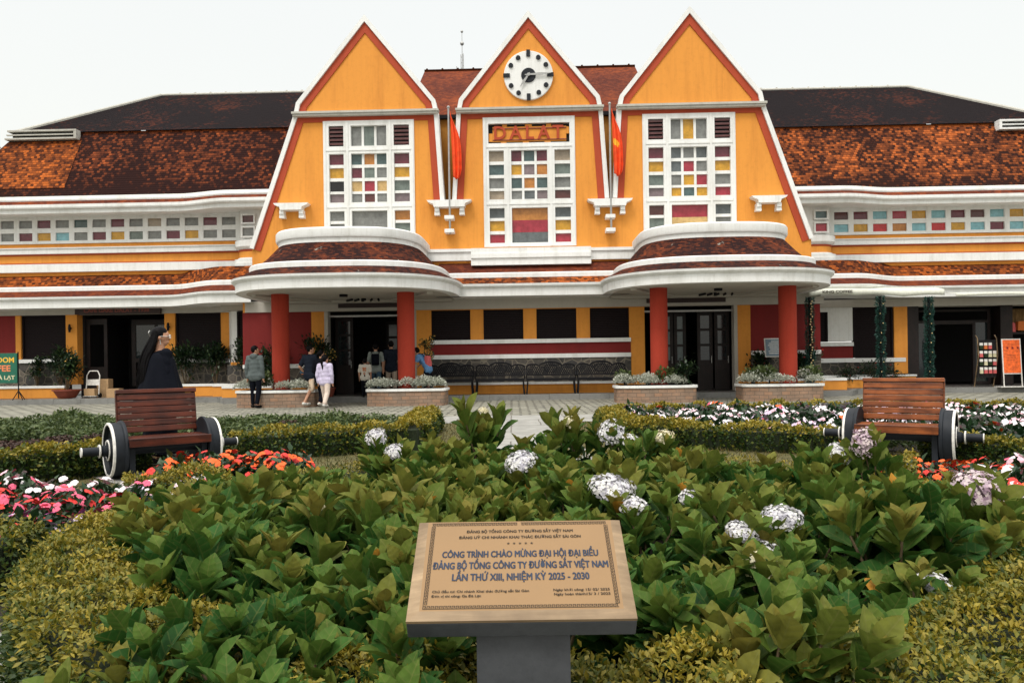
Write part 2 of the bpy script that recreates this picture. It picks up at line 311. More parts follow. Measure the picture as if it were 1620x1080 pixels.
        for i in range(len(xs) - 1):
            for j in range(len(zs) - 1):
                if not solid(i, j): continue
                a, b, c, d = xs[i], xs[i + 1], zs[j], zs[j + 1]
                s.poly([(a, y0, c), (b, y0, c), (b, y0, d), (a, y0, d)]); s.poly([(b, y1, c), (a, y1, c), (a, y1, d), (b, y1, d)])
                if not solid(i - 1, j): s.poly([(a, y1, c), (a, y0, c), (a, y0, d), (a, y1, d)])
                if not solid(i + 1, j): s.poly([(b, y0, c), (b, y1, c), (b, y1, d), (b, y0, d)])
                if not solid(i, j - 1): s.poly([(a, y1, c), (b, y1, c), (b, y0, c), (a, y0, c)])
                if not solid(i, j + 1): s.poly([(a, y0, d), (b, y0, d), (b, y1, d), (a, y1, d)])
        return s
    def add_mesh(s, me, mat4=None):
        b = len(s.v); s.v += [tuple(mat4 @ v.co) if mat4 else tuple(v.co) for v in me.vertices]
        for p in me.polygons: s.f.append(tuple(b + i for i in p.vertices)); s.mi.append(s.cur); s.uv.append([(0, 0)] * len(p.vertices))
        return s
    def mesh(s, name, mats, smooth=False):
        me = bpy.data.meshes.new(name); me.from_pydata(s.v, [], s.f)
        for m in mats: me.materials.append(m)
        me.polygons.foreach_set('material_index', s.mi)
        if s.has_uv:
            ul = me.uv_layers.new(name='UVMap'); ul.data.foreach_set('uv', [c for f in s.uv for p in f for c in p])
        if smooth: me.polygons.foreach_set('use_smooth', [True] * len(s.f))
        me.update(); return me
    def build(s, name, mats, parent=None, smooth=False, loc=None, rotz=0, bevel=0):
        mats = mats if isinstance(mats, (list, tuple)) else [mats]
        return obj(name, s.mesh(name, mats, smooth), parent, loc, rotz, bevel)
def obj(name, me, parent=None, loc=None, rotz=0, bevel=0):
    o = bpy.data.objects.new(name, me); COL.objects.link(o)
    if parent: o.parent = parent
    if loc: o.location = loc
    if rotz: o.rotation_euler = (0, 0, rotz)
    if bevel:
        b = o.modifiers.new('bevel', 'BEVEL'); b.width = bevel; b.segments = 2; b.limit_method = 'ANGLE'; b.angle_limit = R(40)
    return o
def smooth_by_angle(o, ang=35):
    me = o.data; me.polygons.foreach_set('use_smooth', [True] * len(me.polygons))
    me.set_sharp_from_angle(angle=R(ang))
def tag(o, label, cat, group=None, kind=None):
    if label: o['label'] = label
    if cat: o['category'] = cat
    if group: o['group'] = group
    if kind: o['kind'] = kind
    return o
def thing(name, label, cat, loc=(0, 0, 0), rotz=0, group=None):
    o = bpy.data.objects.new(name, None); COL.objects.link(o); o.empty_display_size = 0.1
    o.location = loc; o.rotation_euler = (0, 0, rotz); return tag(o, label, cat, group)
def structure(o): o['kind'] = 'structure'; return o
def dup(root, loc, rotz=0, scale=None, label=None, group=None):
    def cp(o, par):
        c = o.copy(); COL.objects.link(c); c.parent = par
        for ch in [k for k in COL.objects if k.parent == o] if par is None and False else KIDS.get(o.name, []): cp(ch, c)
        return c
    r = cp(root, None); r.location = loc; r.rotation_euler = (0, 0, rotz)
    if scale: r.scale = (scale,) * 3 if not isinstance(scale, tuple) else scale
    if label: r['label'] = label
    if group: r['group'] = group
    return r
KIDS = {}
def learn(root):
    """remember a prototype's parts so that dup() can copy them"""
    for o in COL.objects:
        if o.parent is not None: 
            L = KIDS.setdefault(o.parent.name, [])
            if o not in L: L.append(o)
def text_mesh(body, size, bold=0.0, extrude=0.002, sx=1.0, align='CENTER', shear=0.0, space=1.0):
    c = bpy.data.curves.new('text', 'FONT'); c.body = body; c.size = size; c.offset = bold; c.extrude = extrude; c.align_x = align; c.align_y = 'CENTER'; c.resolution_u = 3; c.space_character = space
    o = bpy.data.objects.new('text', c); COL.objects.link(o); dg = bpy.context.evaluated_depsgraph_get()
    me = bpy.data.meshes.new_from_object(o.evaluated_get(dg)); bpy.data.objects.remove(o)
    for v in me.vertices: v.co.x *= sx
    return me
UP = Matrix(((1, 0, 0, 0), (0, 0, -1, 0), (0, 1, 0, 0), (0, 0, 0, 1)))   # text plane x-y -> x-z, facing -y

# ---------------------------------------------------------------- foliage (numpy)
def mesh_np(name, V, F, mats, mi=None, tint=None, UV=None, smooth=True):
    me = bpy.data.meshes.new(name); n, m, k = len(V), len(F), F.shape[1]
    me.vertices.add(n); me.vertices.foreach_set('co', V.astype(np.float32).ravel())
    me.loops.add(m * k); me.loops.foreach_set('vertex_index', F.astype(np.int32).ravel())
    me.polygons.add(m); me.polygons.foreach_set('loop_start', np.arange(0, m * k, k, dtype=np.int32))
    for x in mats: me.materials.append(x)
    if mi is not None: me.polygons.foreach_set('material_index', mi.astype(np.int32))
    if smooth: me.polygons.foreach_set('use_smooth', np.ones(m, bool))
    if tint is not None:
        a = me.attributes.new('tint', 'FLOAT', 'POINT'); a.data.foreach_set('value', tint.astype(np.float32))
    if UV is not None:
        ul = me.uv_layers.new(name='UVMap'); ul.data.foreach_set('uv', UV[F.ravel()].astype(np.float32).ravel())
    me.update(); me.validate(); return me
def leaf_template(segs, widths, fold=0.25, bend=0.25, wave=0.0):
    """unit leaf: along +y, width in x, normal +z; three verts across"""
    V = []; UV = []
    for i, w in enumerate(widths):
        t = i / (len(widths) - 1); zc = -bend * t * t; wv = wave * math.sin(t * 9)
        V += [(-w, t, zc + fold * w + wv), (0, t, zc), (w, t, zc + fold * w - wv)]; UV += [(0.5 - max(w, 0.02), t), (0.5, t), (0.5 + max(w, 0.02), t)]
    F = []
    for i in range(len(widths) - 1):
        b = i * 3; F += [(b, b + 1, b + 4, b + 3), (b + 1, b + 2, b + 5, b + 4)]
    return np.array(V, float), np.array(F), np.array(UV, float)
def frames(dirs, up, roll=None):
    """rotation matrices whose columns are (x, y=dir, z=normal nearest to up)"""
    y = dirs / np.linalg.norm(dirs, axis=1, keepdims=True); x = np.cross(y, up); nx = np.linalg.norm(x, axis=1, keepdims=True); x = np.where(nx < 1e-4, np.array([[1., 0, 0]]), x / np.maximum(nx, 1e-4))
    z = np.cross(x, y)
    if roll is not None:
        c, s = np.cos(roll)[:, None], np.sin(roll)[:, None]; x, z = x * c + z * s, z * c - x * s
    return np.stack([x, y, z], axis=2)
def scatter(tmpl, pos, dirs, up, scl, tint, roll=None):
    tv, tf, tu = tmpl; n = len(pos); Rm = frames(dirs, up, roll)
    scl = scl if scl.ndim == 2 else np.stack([scl] * 3, 1)
    V = np.einsum('nij,nkj->nki', Rm, tv[None] * scl[:, None, :]) + pos[:, None, :]
    F = tf[None] + (np.arange(n) * len(tv))[:, None, None]
    return V.reshape(-1, 3), F.reshape(-1, tf.shape[1]), np.repeat(tint, len(tv)), np.tile(tu, (n, 1))
def joinm(parts):
    V, F, T, U, MI = [], [], [], [], []; o = 0
    for (v, f, t, u), mi in parts:
        V.append(v); F.append(f + o); T.append(t); U.append(u); MI.append(np.full(len(f), mi)); o += len(v)
    return np.concatenate(V), np.concatenate(F), np.concatenate(T), np.concatenate(U), np.concatenate(MI)
def tube_np(pts, radii, n=6, tint=0.5):
    pts = np.array(pts, float); V = []; 
    for i, p in enumerate(pts):
        d = pts[min(i + 1, len(pts) - 1)] - pts[max(i - 1, 0)]; d /= np.linalg.norm(d) + 1e-9; a = np.cross(d, [0.3, 0.9, 0.2]); a /= np.linalg.norm(a); b = np.cross(d, a)
        for k in range(n): t = 2 * PI * k / n; V.append(p + (a * math.cos(t) + b * math.sin(t)) * radii[i])
    F = [(i * n + k, i * n + (k + 1) % n, (i + 1) * n + (k + 1) % n, (i + 1) * n + k) for i in range(len(pts) - 1) for k in range(n)]
    return np.array(V), np.array(F), np.full(len(V), tint), np.zeros((len(V), 2))
def clip(poly, axis, lim, keep_less):
    out = []
    for a, b in zip(poly, poly[1:] + poly[:1]):
        ia = (a[axis] <= lim) if keep_less else (a[axis] >= lim); ib = (b[axis] <= lim) if keep_less else (b[axis] >= lim)
        if ia: out.append(a)
        if ia != ib:
            t = (lim - a[axis]) / (b[axis] - a[axis]); out.append((a[0] + (b[0] - a[0]) * t, a[1] + (b[1] - a[1]) * t))
    return out
def offset_line(P, d):
    """polyline moved d to its right-hand side (towards the inside when drawn clockwise seen from the front)"""
    out = []
    nrm = lambda a, b: ((b[1] - a[1]) / math.dist(a, b), -(b[0] - a[0]) / math.dist(a, b))
    for i, p in enumerate(P):
        if i == 0: n = nrm(P[0], P[1]); out.append((p[0] + n[0] * d, p[1] + n[1] * d))
        elif i == len(P) - 1: n = nrm(P[-2], P[-1]); out.append((p[0] + n[0] * d, p[1] + n[1] * d))
        else:
            n1, n2 = nrm(P[i - 1], p), nrm(p, P[i + 1]); k = 1 + n1[0] * n2[0] + n1[1] * n2[1]
            out.append((p[0] + (n1[0] + n2[0]) * d / k, p[1] + (n1[1] + n2[1]) * d / k))
    return out
def strip(mb, P, d0, d1, y0, y1):
    A, B = offset_line(P, d0), offset_line(P, d1)
    for i in range(len(P) - 1): mb.prism([A[i], B[i], B[i + 1], A[i + 1]][::-1], y0, y1)

PSI = 0.026; OX, OY = 0.70, 24.3
def BW(x, y, z=0.0):
    """building coordinates -> world"""
    c, s = math.cos(PSI), math.sin(PSI); return (OX + x * c + y * s, OY - x * s + y * c, z)
station = thing('railway_station', 'long yellow station building with three pointed gables, red trim and dark tiled roofs', 'building', (OX, OY, 0), -PSI)
SPLIT = {'pillar', 'door_jamb', 'red_wall', 'sill_band', 'stone_dado', 'plinth', 'plinth_cap', 'base_band', 'front_wall', 'recess_wall', 'gutter_slab', 'transom', 'red_line', 'string_course', 'eave_gutter', 'shop_front', 'bay_pier', 'flag_socket', 'lintel', 'column'}
def part(name, mb, mats, smooth=False, parent=None, **k):
    if name in SPLIT and len(mb.v) > 8 and len(mb.v) % 8 == 0 and len(mb.f) * 8 == len(mb.v) * 6:
        for q in range(len(mb.v) // 8):
            m2 = MB(); m2.v = mb.v[q * 8:q * 8 + 8]; m2.f = [tuple(i - q * 8 for i in f) for f in mb.f[q * 6:q * 6 + 6]]; m2.mi = mb.mi[q * 6:q * 6 + 6]; m2.uv = mb.uv[q * 6:q * 6 + 6]
            o = m2.build(name, mats, parent or station, smooth, **k)
        return o
    return mb.build(name, mats, parent or station, smooth, **k)

# ---- gables
GX = (-5.29, -0.03, 5.10); WX = (-5.215, -0.06, 5.03)
rows_z = [(8.18, 8.84), (7.60, 7.94), (7.17, 7.50), (6.74, 7.07), (6.37, 6.66), (5.79, 6.10), (5.37, 5.70), (4.98, 5.27)]
PAN = [dict(l='L y k v g g t', r='L m y G v o G g', m=['g G g', 't o t', 'm G g', 'Y c Y', 'g n g']),
       dict(l='x a t g a d y c', r='x a G g n d y c', m=['', 'm t m', 'y v o', 't o t', 'g d v']),
       dict(l='L m y G v n G g', r='L m y g c d g g', m=['g y g', 'd g d', 'd c g', 'g y c', 'y t y'])]
PAN[0]['l'] = 'L m y k v g g t'
BIG = [('g', 'g', 'g'), ('o', 'c', 'd'), ('c', 'Y', 'Y')]
def gable(i):
    cx = GX[i]; big = dict(L=3.77, R=3.75)
    PL = [(-2.5, 4.3), (-2.46, 6.35)] if i else [(-3.77, 4.3), (-3.77, 4.95)]
    PR = [(2.45, 6.35), (2.45, 4.3)] if i < 2 else [(3.75, 4.95), (3.75, 4.3)]
    line = [(cx + a, z) for a, z in (PL[1:] + [(-2.28, 9.2), (-2.2, 9.58), (0, 12.3), (2.2, 9.58), (2.28, 9.2)] + PR[:1])]
    poly = [(cx + PL[1][0], 4.3)] + line + [(cx + PR[0][0], 4.3)]
    poly = poly[::-1]                                                # counter-clockwise from the front
    w0, w1 = WX[i] - 1.47, WX[i] + 1.47; b0, b1 = 4.86, 9.0
    mb = MB()
    for reg in (clip(poly, 0, w0, True), clip(poly, 0, w1, False), clip(clip(clip(poly, 0, w0, False), 0, w1, True), 1, b1, False), clip(clip(clip(poly, 0, w0, False), 0, w1, True), 1, b0, True)):
        if len(reg) > 2: mb.prism(reg, 0, 0.28)
    part('gable_wall', mb, M['yellow'])
    mb = MB(); strip(mb, line, -0.05, 0.085, -0.10, 0.3); part('verge', mb, M['white'])
    mb = MB(); strip(mb, line, 0.088, 0.30, -0.035, -0.001)
    xl, xr = cx - 2.0, cx + 2.0
    part('trim_band', mb, M['red'])
    mb = MB(); mb.box(cx - 2.06, cx + 2.06, -0.032, -0.002, 8.975, 9.135); part('head_band', mb, M['red'])
    mb = MB(); mb.box(cx - 2.33, cx + 2.33, -0.2, 0.02, 9.135, 9.2); mb.box(cx - 2.36, cx + 2.36, -0.24, 0.02, 9.203, 9.27); part('gutter', mb, M['ridge'])
    # body behind the front wall
    body = [(cx + (-2.46 if i else -3.6), 4.3), (cx + (2.43 if i < 2 else 3.6), 4.3), (cx + (2.43 if i < 2 else 3.6), 4.9 if i == 2 else 6.3), (cx + 2.24, 9.2), (cx - 2.24, 9.2), (cx + (-2.46 if i else -3.6), 6.3 if i else 4.9)]
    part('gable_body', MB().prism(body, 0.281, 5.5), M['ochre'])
    mb = MB()
    up = [(cx - 2.24, 9.203), (cx - 2.16, 9.56), (cx, 12.22), (cx + 2.16, 9.56), (cx + 2.24, 9.203)]
    L = 0
    for a, b in zip(up, up[1:]):
        d = math.dist(a, b); mb.poly([(a[0], 0.281, a[1]), (a[0], 6, a[1]), (b[0], 6, b[1]), (b[0], 0.281, b[1])][::-1], [(0, 0), (5.7, 0), (5.7, d), (0, d)][::-1])
    mb.poly([(x, 0.281, z) for x, z in up][::-1]); part('gable_roof', mb, M['tile_red'])
    # window: frame with recessed panes
    c0 = WX[i]; cols_l, cols_r = (c0 - 1.29, c0 - 0.81), (c0 + 0.81, c0 + 1.31); mid = (c0 - 0.575, c0 + 0.575); mw = 1.15
    mcols = [(mid[0] + k * (mw + 0.075) / 3, mid[0] + k * (mw + 0.075) / 3 + (mw + 0.075) / 3 - 0.075) for k in range(3)]
    holes = [(w0, w1, b0, b1)] ; H1 = []; H2 = []
    H1.append((cols_l[0], cols_l[1], 4.98, 6.10)); H1.append((cols_r[0], cols_r[1], 4.98, 6.10)); H1.append((*mid, 4.98, 6.10))
    for c in (cols_l, cols_r, mid): H1.append((*c, 6.37, 7.94))
    if i == 1: H1.append((c0 - 1.3, c0 + 1.3, 8.17, 8.8))
    else:
        for c in (cols_l, cols_r, mid): H1.append((*c, 8.18, 8.84))
    win = bpy.data.objects.new('gable_window', None); COL.objects.link(win); win.parent = station
    mb = MB().holed(w0, w1, b0, b1, H1, -0.05, 0.16); part('frame', mb, M['white'], parent=win)
    mb = MB()
    for x in (c0 - 0.69, c0 + 0.69): mb.box(x - 0.035, x + 0.035, -0.075, -0.053, b0 + 0.03, b1 - 0.03 if i != 1 else 8.02)
    for x, w in ((w0 + 0.03, 0.06), (w1 - 0.09, 0.06)): mb.box(x, x + w, -0.07, -0.053, b0, b1 - 0.02)
    mb.box(w0 + 0.1, w1 - 0.1, -0.069, -0.053, 6.2, 6.26); mb.box(w0 + 0.1, w1 - 0.1, -0.069, -0.053, 8.03, 8.08)
    part('moulding', mb, M['white'], parent=win)
    mb = MB(); names = list(GL); mats = [M['glass_' + k] for k in names]; P = PAN[i]
    bars = MB(); lou = MB()
    def pane(x0, x1, z0, z1, k):
        mb.cur = names.index(k); e = 0.004
        j = random.uniform(-0.006, 0.006); mb.poly([(x0 - e, 0.085 + j, z0 - e), (x1 + e, 0.085 - j, z0 - e), (x1 + e, 0.085 - j, z1 + e), (x0 - e, 0.085 + j, z1 + e)])
    for cx_, key in ((cols_l, P['l'].split()), (cols_r, P['r'].split())):
        for r, (z0, z1) in enumerate(rows_z):
            k = key[r]
            if k == 'x': continue
            if k == 'L':
                lou = MB()
                for q in range(5):
                    z = z0 + 0.04 + q * 0.128; lou.prism_xy([(cx_[0], 0.0), (cx_[1], 0.0), (cx_[1], 0.075), (cx_[0], 0.075)], z + 0.02, z + 0.085)
                part('louvre', lou, M['glass_n'], parent=win); pane(*cx_, z0, z1, 'k'); continue
            pane(*cx_, z0, z1, k)
            if r in (1, 2, 3, 5, 6): bars.box(cx_[0], cx_[1], 0.02, 0.15, rows_z[r + 1][1], z0)
    for r in range(5):
        ks = P['m'][r].split()
        for q, k in enumerate(ks): pane(*mcols[q], *rows_z[r], k)
        if ks:
            if r in (1, 2, 3): bars.box(*mid, 0.045, 0.15, rows_z[r + 1][1] , rows_z[r][0])
            for q in (0, 1): 
                zz = (rows_z[r][0], rows_z[r][1]); bars.box(mcols[q][1], mcols[q + 1][0], 0.042, 0.148, zz[0], zz[1])
    zs = [4.98, 5.33, 5.72, 6.10]
    for q, k in enumerate(BIG[i][::-1]): pane(*mid, zs[q] + 0.004, zs[q + 1] - 0.004, k)
    part('pane', mb, mats, parent=win); part('glazing_bar', bars, M['white'], parent=win)
for i in range(3): gable(i)
mb = MB()
for a, b in ((-2.84, -2.49), (2.42, 2.65)): mb.box(a - 0.03 if a < 0 else a - 0.02, b + 0.03, 0.003, 0.25, 4.3, 6.33)
part('front_wall', mb, M['yellow'])
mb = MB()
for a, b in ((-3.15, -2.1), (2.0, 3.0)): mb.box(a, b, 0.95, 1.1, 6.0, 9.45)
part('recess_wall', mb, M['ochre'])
mb = MB()
for a, b in ((-3.05, -2.2), (2.1, 2.9)): mb.box(a, b, 0.0, 1.0, 6.335, 6.36)
part('gutter_slab', mb, M['ridge'])
# sill and base band
mb = MB(); mb.box(-3.9, -1.95, -0.12, 0, 4.43, 4.70); mb.box(-3.9, -1.95, -0.17, 0, 4.703, 4.80); mb.box(1.86, 3.8, -0.12, 0, 4.40, 4.67); mb.box(1.86, 3.8, -0.17, 0, 4.673, 4.77)
part('base_band', mb, M['white'])
mb = MB(); mb.box(-1.94, 1.85, -0.36, 0, 4.24, 4.46); mb.box(-1.94, 1.85, -0.41, 0, 4.463, 4.60); mb.box(-1.94, 1.85, -0.36, 0, 4.603, 4.78)
part('window_sill', mb, M['white'])
# brackets
for c, w, fl in ((-7.69, 1.12, 0), (-2.62, 1.42, 1), (2.48, 1.43, 1), (7.47, 1.12, 0)):
    z = 6.34 if c < 0 else 6.28; h = w / 2
    mb = MB(); mb.prism([(c - h + 0.22, z - 0.22), (c + h - 0.22, z - 0.22), (c + h - 0.2, z - 0.12), (c + h - 0.05, z - 0.06), (c + h, z), (c - h, z), (c - h + 0.05, z - 0.06), (c - h + 0.2, z - 0.12)], -0.32, 0)
    for s in (-1, 1):
        x = c + s * (h * 0.56); mb.box(x - 0.07, x + 0.07, -0.26, 0, z - 0.34, z - 0.222); mb.prism([(x - 0.085, z - 0.46), (x + 0.085, z - 0.46), (x + 0.075, z - 0.343), (x - 0.075, z - 0.343)], -0.22, 0)
    b = part('bracket', mb, M['white'], bevel=0.008)
    if fl:
        mb = MB()
        for zz in (z - 0.62, z - 1.05): mb.box(c - 0.15, c + 0.15, -0.36, 0, zz, zz + 0.12)
        part('flag_socket', mb, M['white'], bevel=0.01)

# ---- ground floor, central part
ws = [(-3.28, -2.02), (-1.6, -0.32), (0.10, 1.38), (1.81, 3.06)]
mb = MB().holed(-3.76, 3.55, 1.90, 2.88, [(a, b, 1.90, 2.86) for a, b in ws], 0, 0.3); part('pier_wall', mb, M['yellow'])
for a, b in ws:
    w = bpy.data.objects.new('shuttered_window', None); COL.objects.link(w); w.parent = station
    mb = MB()
    for q in range(17): z = 1.92 + q * 0.056; mb.prism_xy([(a + 0.04, 0.10), (b - 0.04, 0.10), (b - 0.04, 0.14), (a + 0.04, 0.14)], z, z + 0.046)
    mb.box(a, b, 0.145, 0.16, 1.9, 2.86)
    part('shutter', mb, M['shutter'], parent=w)
    mb = MB().holed(a, b, 1.9, 2.86, [(a + 0.04, b - 0.04, 1.93, 2.83)], 0.06, 0.15); part('frame', mb, M['shutter'], parent=w)
mb = MB().box(-3.3, 3.10, -0.08, 0.3, 1.77, 1.897).box(-3.3, 3.10, -0.06, 0.3, 1.29, 1.42); part('sill_band', mb, M['white'])
part('red_band', MB().box(-3.3, 3.10, -0.015, 0.3, 1.423, 1.767), M['maroon'])
part('stone_dado', MB().box(-3.3, 3.10, -0.03, 0.3, 0.2, 1.287), M['stone_wall'])
mb = MB().box(-3.76, -3.303, -0.003, 0.3, 0.17, 1.897).box(3.103, 3.55, -0.003, 0.3, 0.17, 1.897).box(-7.16, -6.74, -0.003, 0.3, 0.17, 2.88).box(6.49, 6.90, -0.003, 0.3, 0.17, 2.88)
part('pillar', mb, M['yellow'])
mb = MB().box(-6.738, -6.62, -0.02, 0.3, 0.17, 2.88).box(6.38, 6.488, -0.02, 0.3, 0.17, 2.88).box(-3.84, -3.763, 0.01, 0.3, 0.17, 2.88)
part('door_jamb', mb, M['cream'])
mb = MB().box(-3.3, 3.1, -0.28, -0.033, 0.17, 0.455); part('plinth', mb, M['yellow'])
part('plinth_cap', MB().box(-3.32, 3.12, -0.31, -0.033, 0.458, 0.53), M['white'])
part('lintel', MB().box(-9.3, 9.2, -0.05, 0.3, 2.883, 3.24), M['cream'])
# red walls beside the doors
mb = MB().box(-9.4, -7.163, 0.0, 0.3, 1.2, 2.88).box(6.903, 9.1, 0.0, 0.3, 1.42, 2.88); part('red_wall', mb, M['maroon'])
mb = MB().box(-9.4, -7.163, -0.05, 0.3, 1.08, 1.197).box(6.903, 9.1, -0.05, 0.3, 1.29, 1.417); part('sill_band', mb, M['white'])
mb = MB().box(-9.4, -7.163, -0.02, 0.3, 0.17, 1.077).box(6.903, 9.1, -0.02, 0.3, 0.17, 1.287); part('stone_dado', mb, M['stone_wall'])
mb = MB().box(-9.9, -7.2, -0.5, -0.24, 0.17, 0.455).box(6.95, 9.7, -0.5, -0.24, 0.17, 0.455); part('plinth', mb, M['yellow'])
mb = MB().box(-9.9, -7.18, -0.53, -0.22, 0.458, 0.53).box(6.93, 9.7, -0.53, -0.22, 0.458, 0.53); part('plinth_cap', mb, M['white'])
# lobby seen through the doors
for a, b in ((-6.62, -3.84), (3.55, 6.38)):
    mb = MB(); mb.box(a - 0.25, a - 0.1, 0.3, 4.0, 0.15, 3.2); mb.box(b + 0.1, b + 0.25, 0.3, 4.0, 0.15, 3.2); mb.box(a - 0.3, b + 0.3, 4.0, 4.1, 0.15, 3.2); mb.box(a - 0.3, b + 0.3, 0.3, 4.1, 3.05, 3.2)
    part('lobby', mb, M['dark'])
def door_leaf(x0, x1, y, parent, glass=True):
    holes = [(x0 + 0.1, x1 - 0.1, 1.15, 1.6), (x0 + 0.1, x1 - 0.1, 1.68, 2.1), (x0 + 0.1, x1 - 0.1, 2.18, 2.6)]
    f = MB().holed(x0, x1, 0.18, 2.75, holes, y, y + 0.05).build('door_leaf', M['darkwood'], parent)
    mb = MB()
    for h in holes: mb.poly([(h[0] - .01, y + 0.03, h[2] - .01), (h[1] + .01, y + 0.03, h[2] - .01), (h[1] + .01, y + 0.03, h[3] + .01), (h[0] - .01, y + 0.03, h[3] + .01)])
    mb.build('pane', M['paleglass'] if glass else M['darkglass'], f)
    MB().cyl((x1 - 0.06, y, 1.15), (x1 - 0.06, y - 0.07, 1.15), 0.012).cyl((x1 - 0.06, y - 0.07, 1.05), (x1 - 0.06, y - 0.07, 1.28), 0.014).build('handle', M['grey_metal'], f)
dr = bpy.data.objects.new('entrance_door', None); COL.objects.link(dr); dr.parent = station
door_leaf(4.05, 4.62, 0.9, dr); door_leaf(4.66, 5.05, 0.95, dr); door_leaf(5.35, 5.85, 0.62, dr, False); door_leaf(5.88, 6.36, 0.5, dr, False)
dr = bpy.data.objects.new('entrance_door', None); COL.objects.link(dr); dr.parent = station
door_leaf(-6.6, -6.0, 0.8, dr, False); door_leaf(-4.35, -3.86, 0.8, dr, False); door_leaf(-5.4, -4.9, 3.4, dr, True)
mb = MB().box(-6.62, -3.84, 0.16, 0.2, 2.70, 2.76).box(3.55, 6.38, 0.16, 0.2, 2.70, 2.76); part('transom', mb, M['grey_metal'])

# ---- eave roofs (profiles swept along plan lines)
FASC = [(0.34, 3.2), (0.07, 3.2), (0.06, 3.43), (0.02, 3.45), (-0.03, 3.50), (-0.04, 3.56), (0.05, 3.575)]
def sweep(name, lines, zs, mat, parent=station, uv=False, z_scale=1.0, smooth=True):
    """lines: one plan polyline per profile station, zs their heights"""
    rows = [[(x, y, 1.16 + (z - 1.16) * z_scale) for x, y in L] for L, z in zip(lines, zs)]
    uvs = None
    if uv:
        uvs = []; vv = 0
        for k, r in enumerate(rows):
            if k: vv += math.dist(rows[k][len(r) // 2], rows[k - 1][len(r) // 2])
            u = 0; row = []
            for j, p in enumerate(r):
                if j: u += math.dist(lines[0][j], lines[0][j - 1])
                row.append((u, vv))
            uvs.append(row)
    o = MB().grid(rows, uvs).build(name, mat, parent); smooth_by_angle(o, 24); return o
def eave(path, top, wall_e, zs=1.0, tm='tile_mid', tm2='tile_mid'):
    L = lambda e: path(e)
    sweep('eave_fascia', [L(1.6)] + [L(e) for e, z in FASC], [3.22] + [z for e, z in FASC], M['white'], z_scale=zs)
    sweep('eave_tiles', [L(e) for e in (0.0, 0.42)], (3.572, 3.80), M[tm], uv=True, z_scale=zs)
    sweep('eave_band', [L(e) for e in (0.42, 0.42, 0.44, 0.60, 0.64)], (3.76, 3.93, 3.96, 3.97, 3.90), M['white'], z_scale=zs)
    sweep('eave_tiles', [L(e) for e in (0.60, wall_e)], (3.93, top), M[tm2], uv=True, z_scale=zs)
eave(lambda e: [(-3.0 + 6.0 * k / 12, -1.15 + e) for k in range(13)], 4.36, 1.16, 1.0, 'tile_orange', 'tile_red')
def sstep(a, b, x): t = min(1, max(0, (x - a) / (b - a))); return t * t * (3 - 2 * t)
WY = 1.8
def wing_path(side):
    # sweeps run left to right so that normals agree
    def p(e):
        xs = [9.0 + k * 0.16 for k in range(24)] + [12.9 + k * 1.0 for k in range(10)]
        pts = [(side * x, (0.75 - 1.15 * (1 - sstep(10.2, 12.3, x))) + e) for x in xs]
        return pts if side > 0 else pts[::-1]
    return p
ZL, ZR = 1.0, 0.955
eave(wing_path(-1), 4.50, 1.15, ZL, 'tile_red', 'tile_orange'); eave(wing_path(1), 4.50, 1.15, ZR, 'tile_red', 'tile_orange')
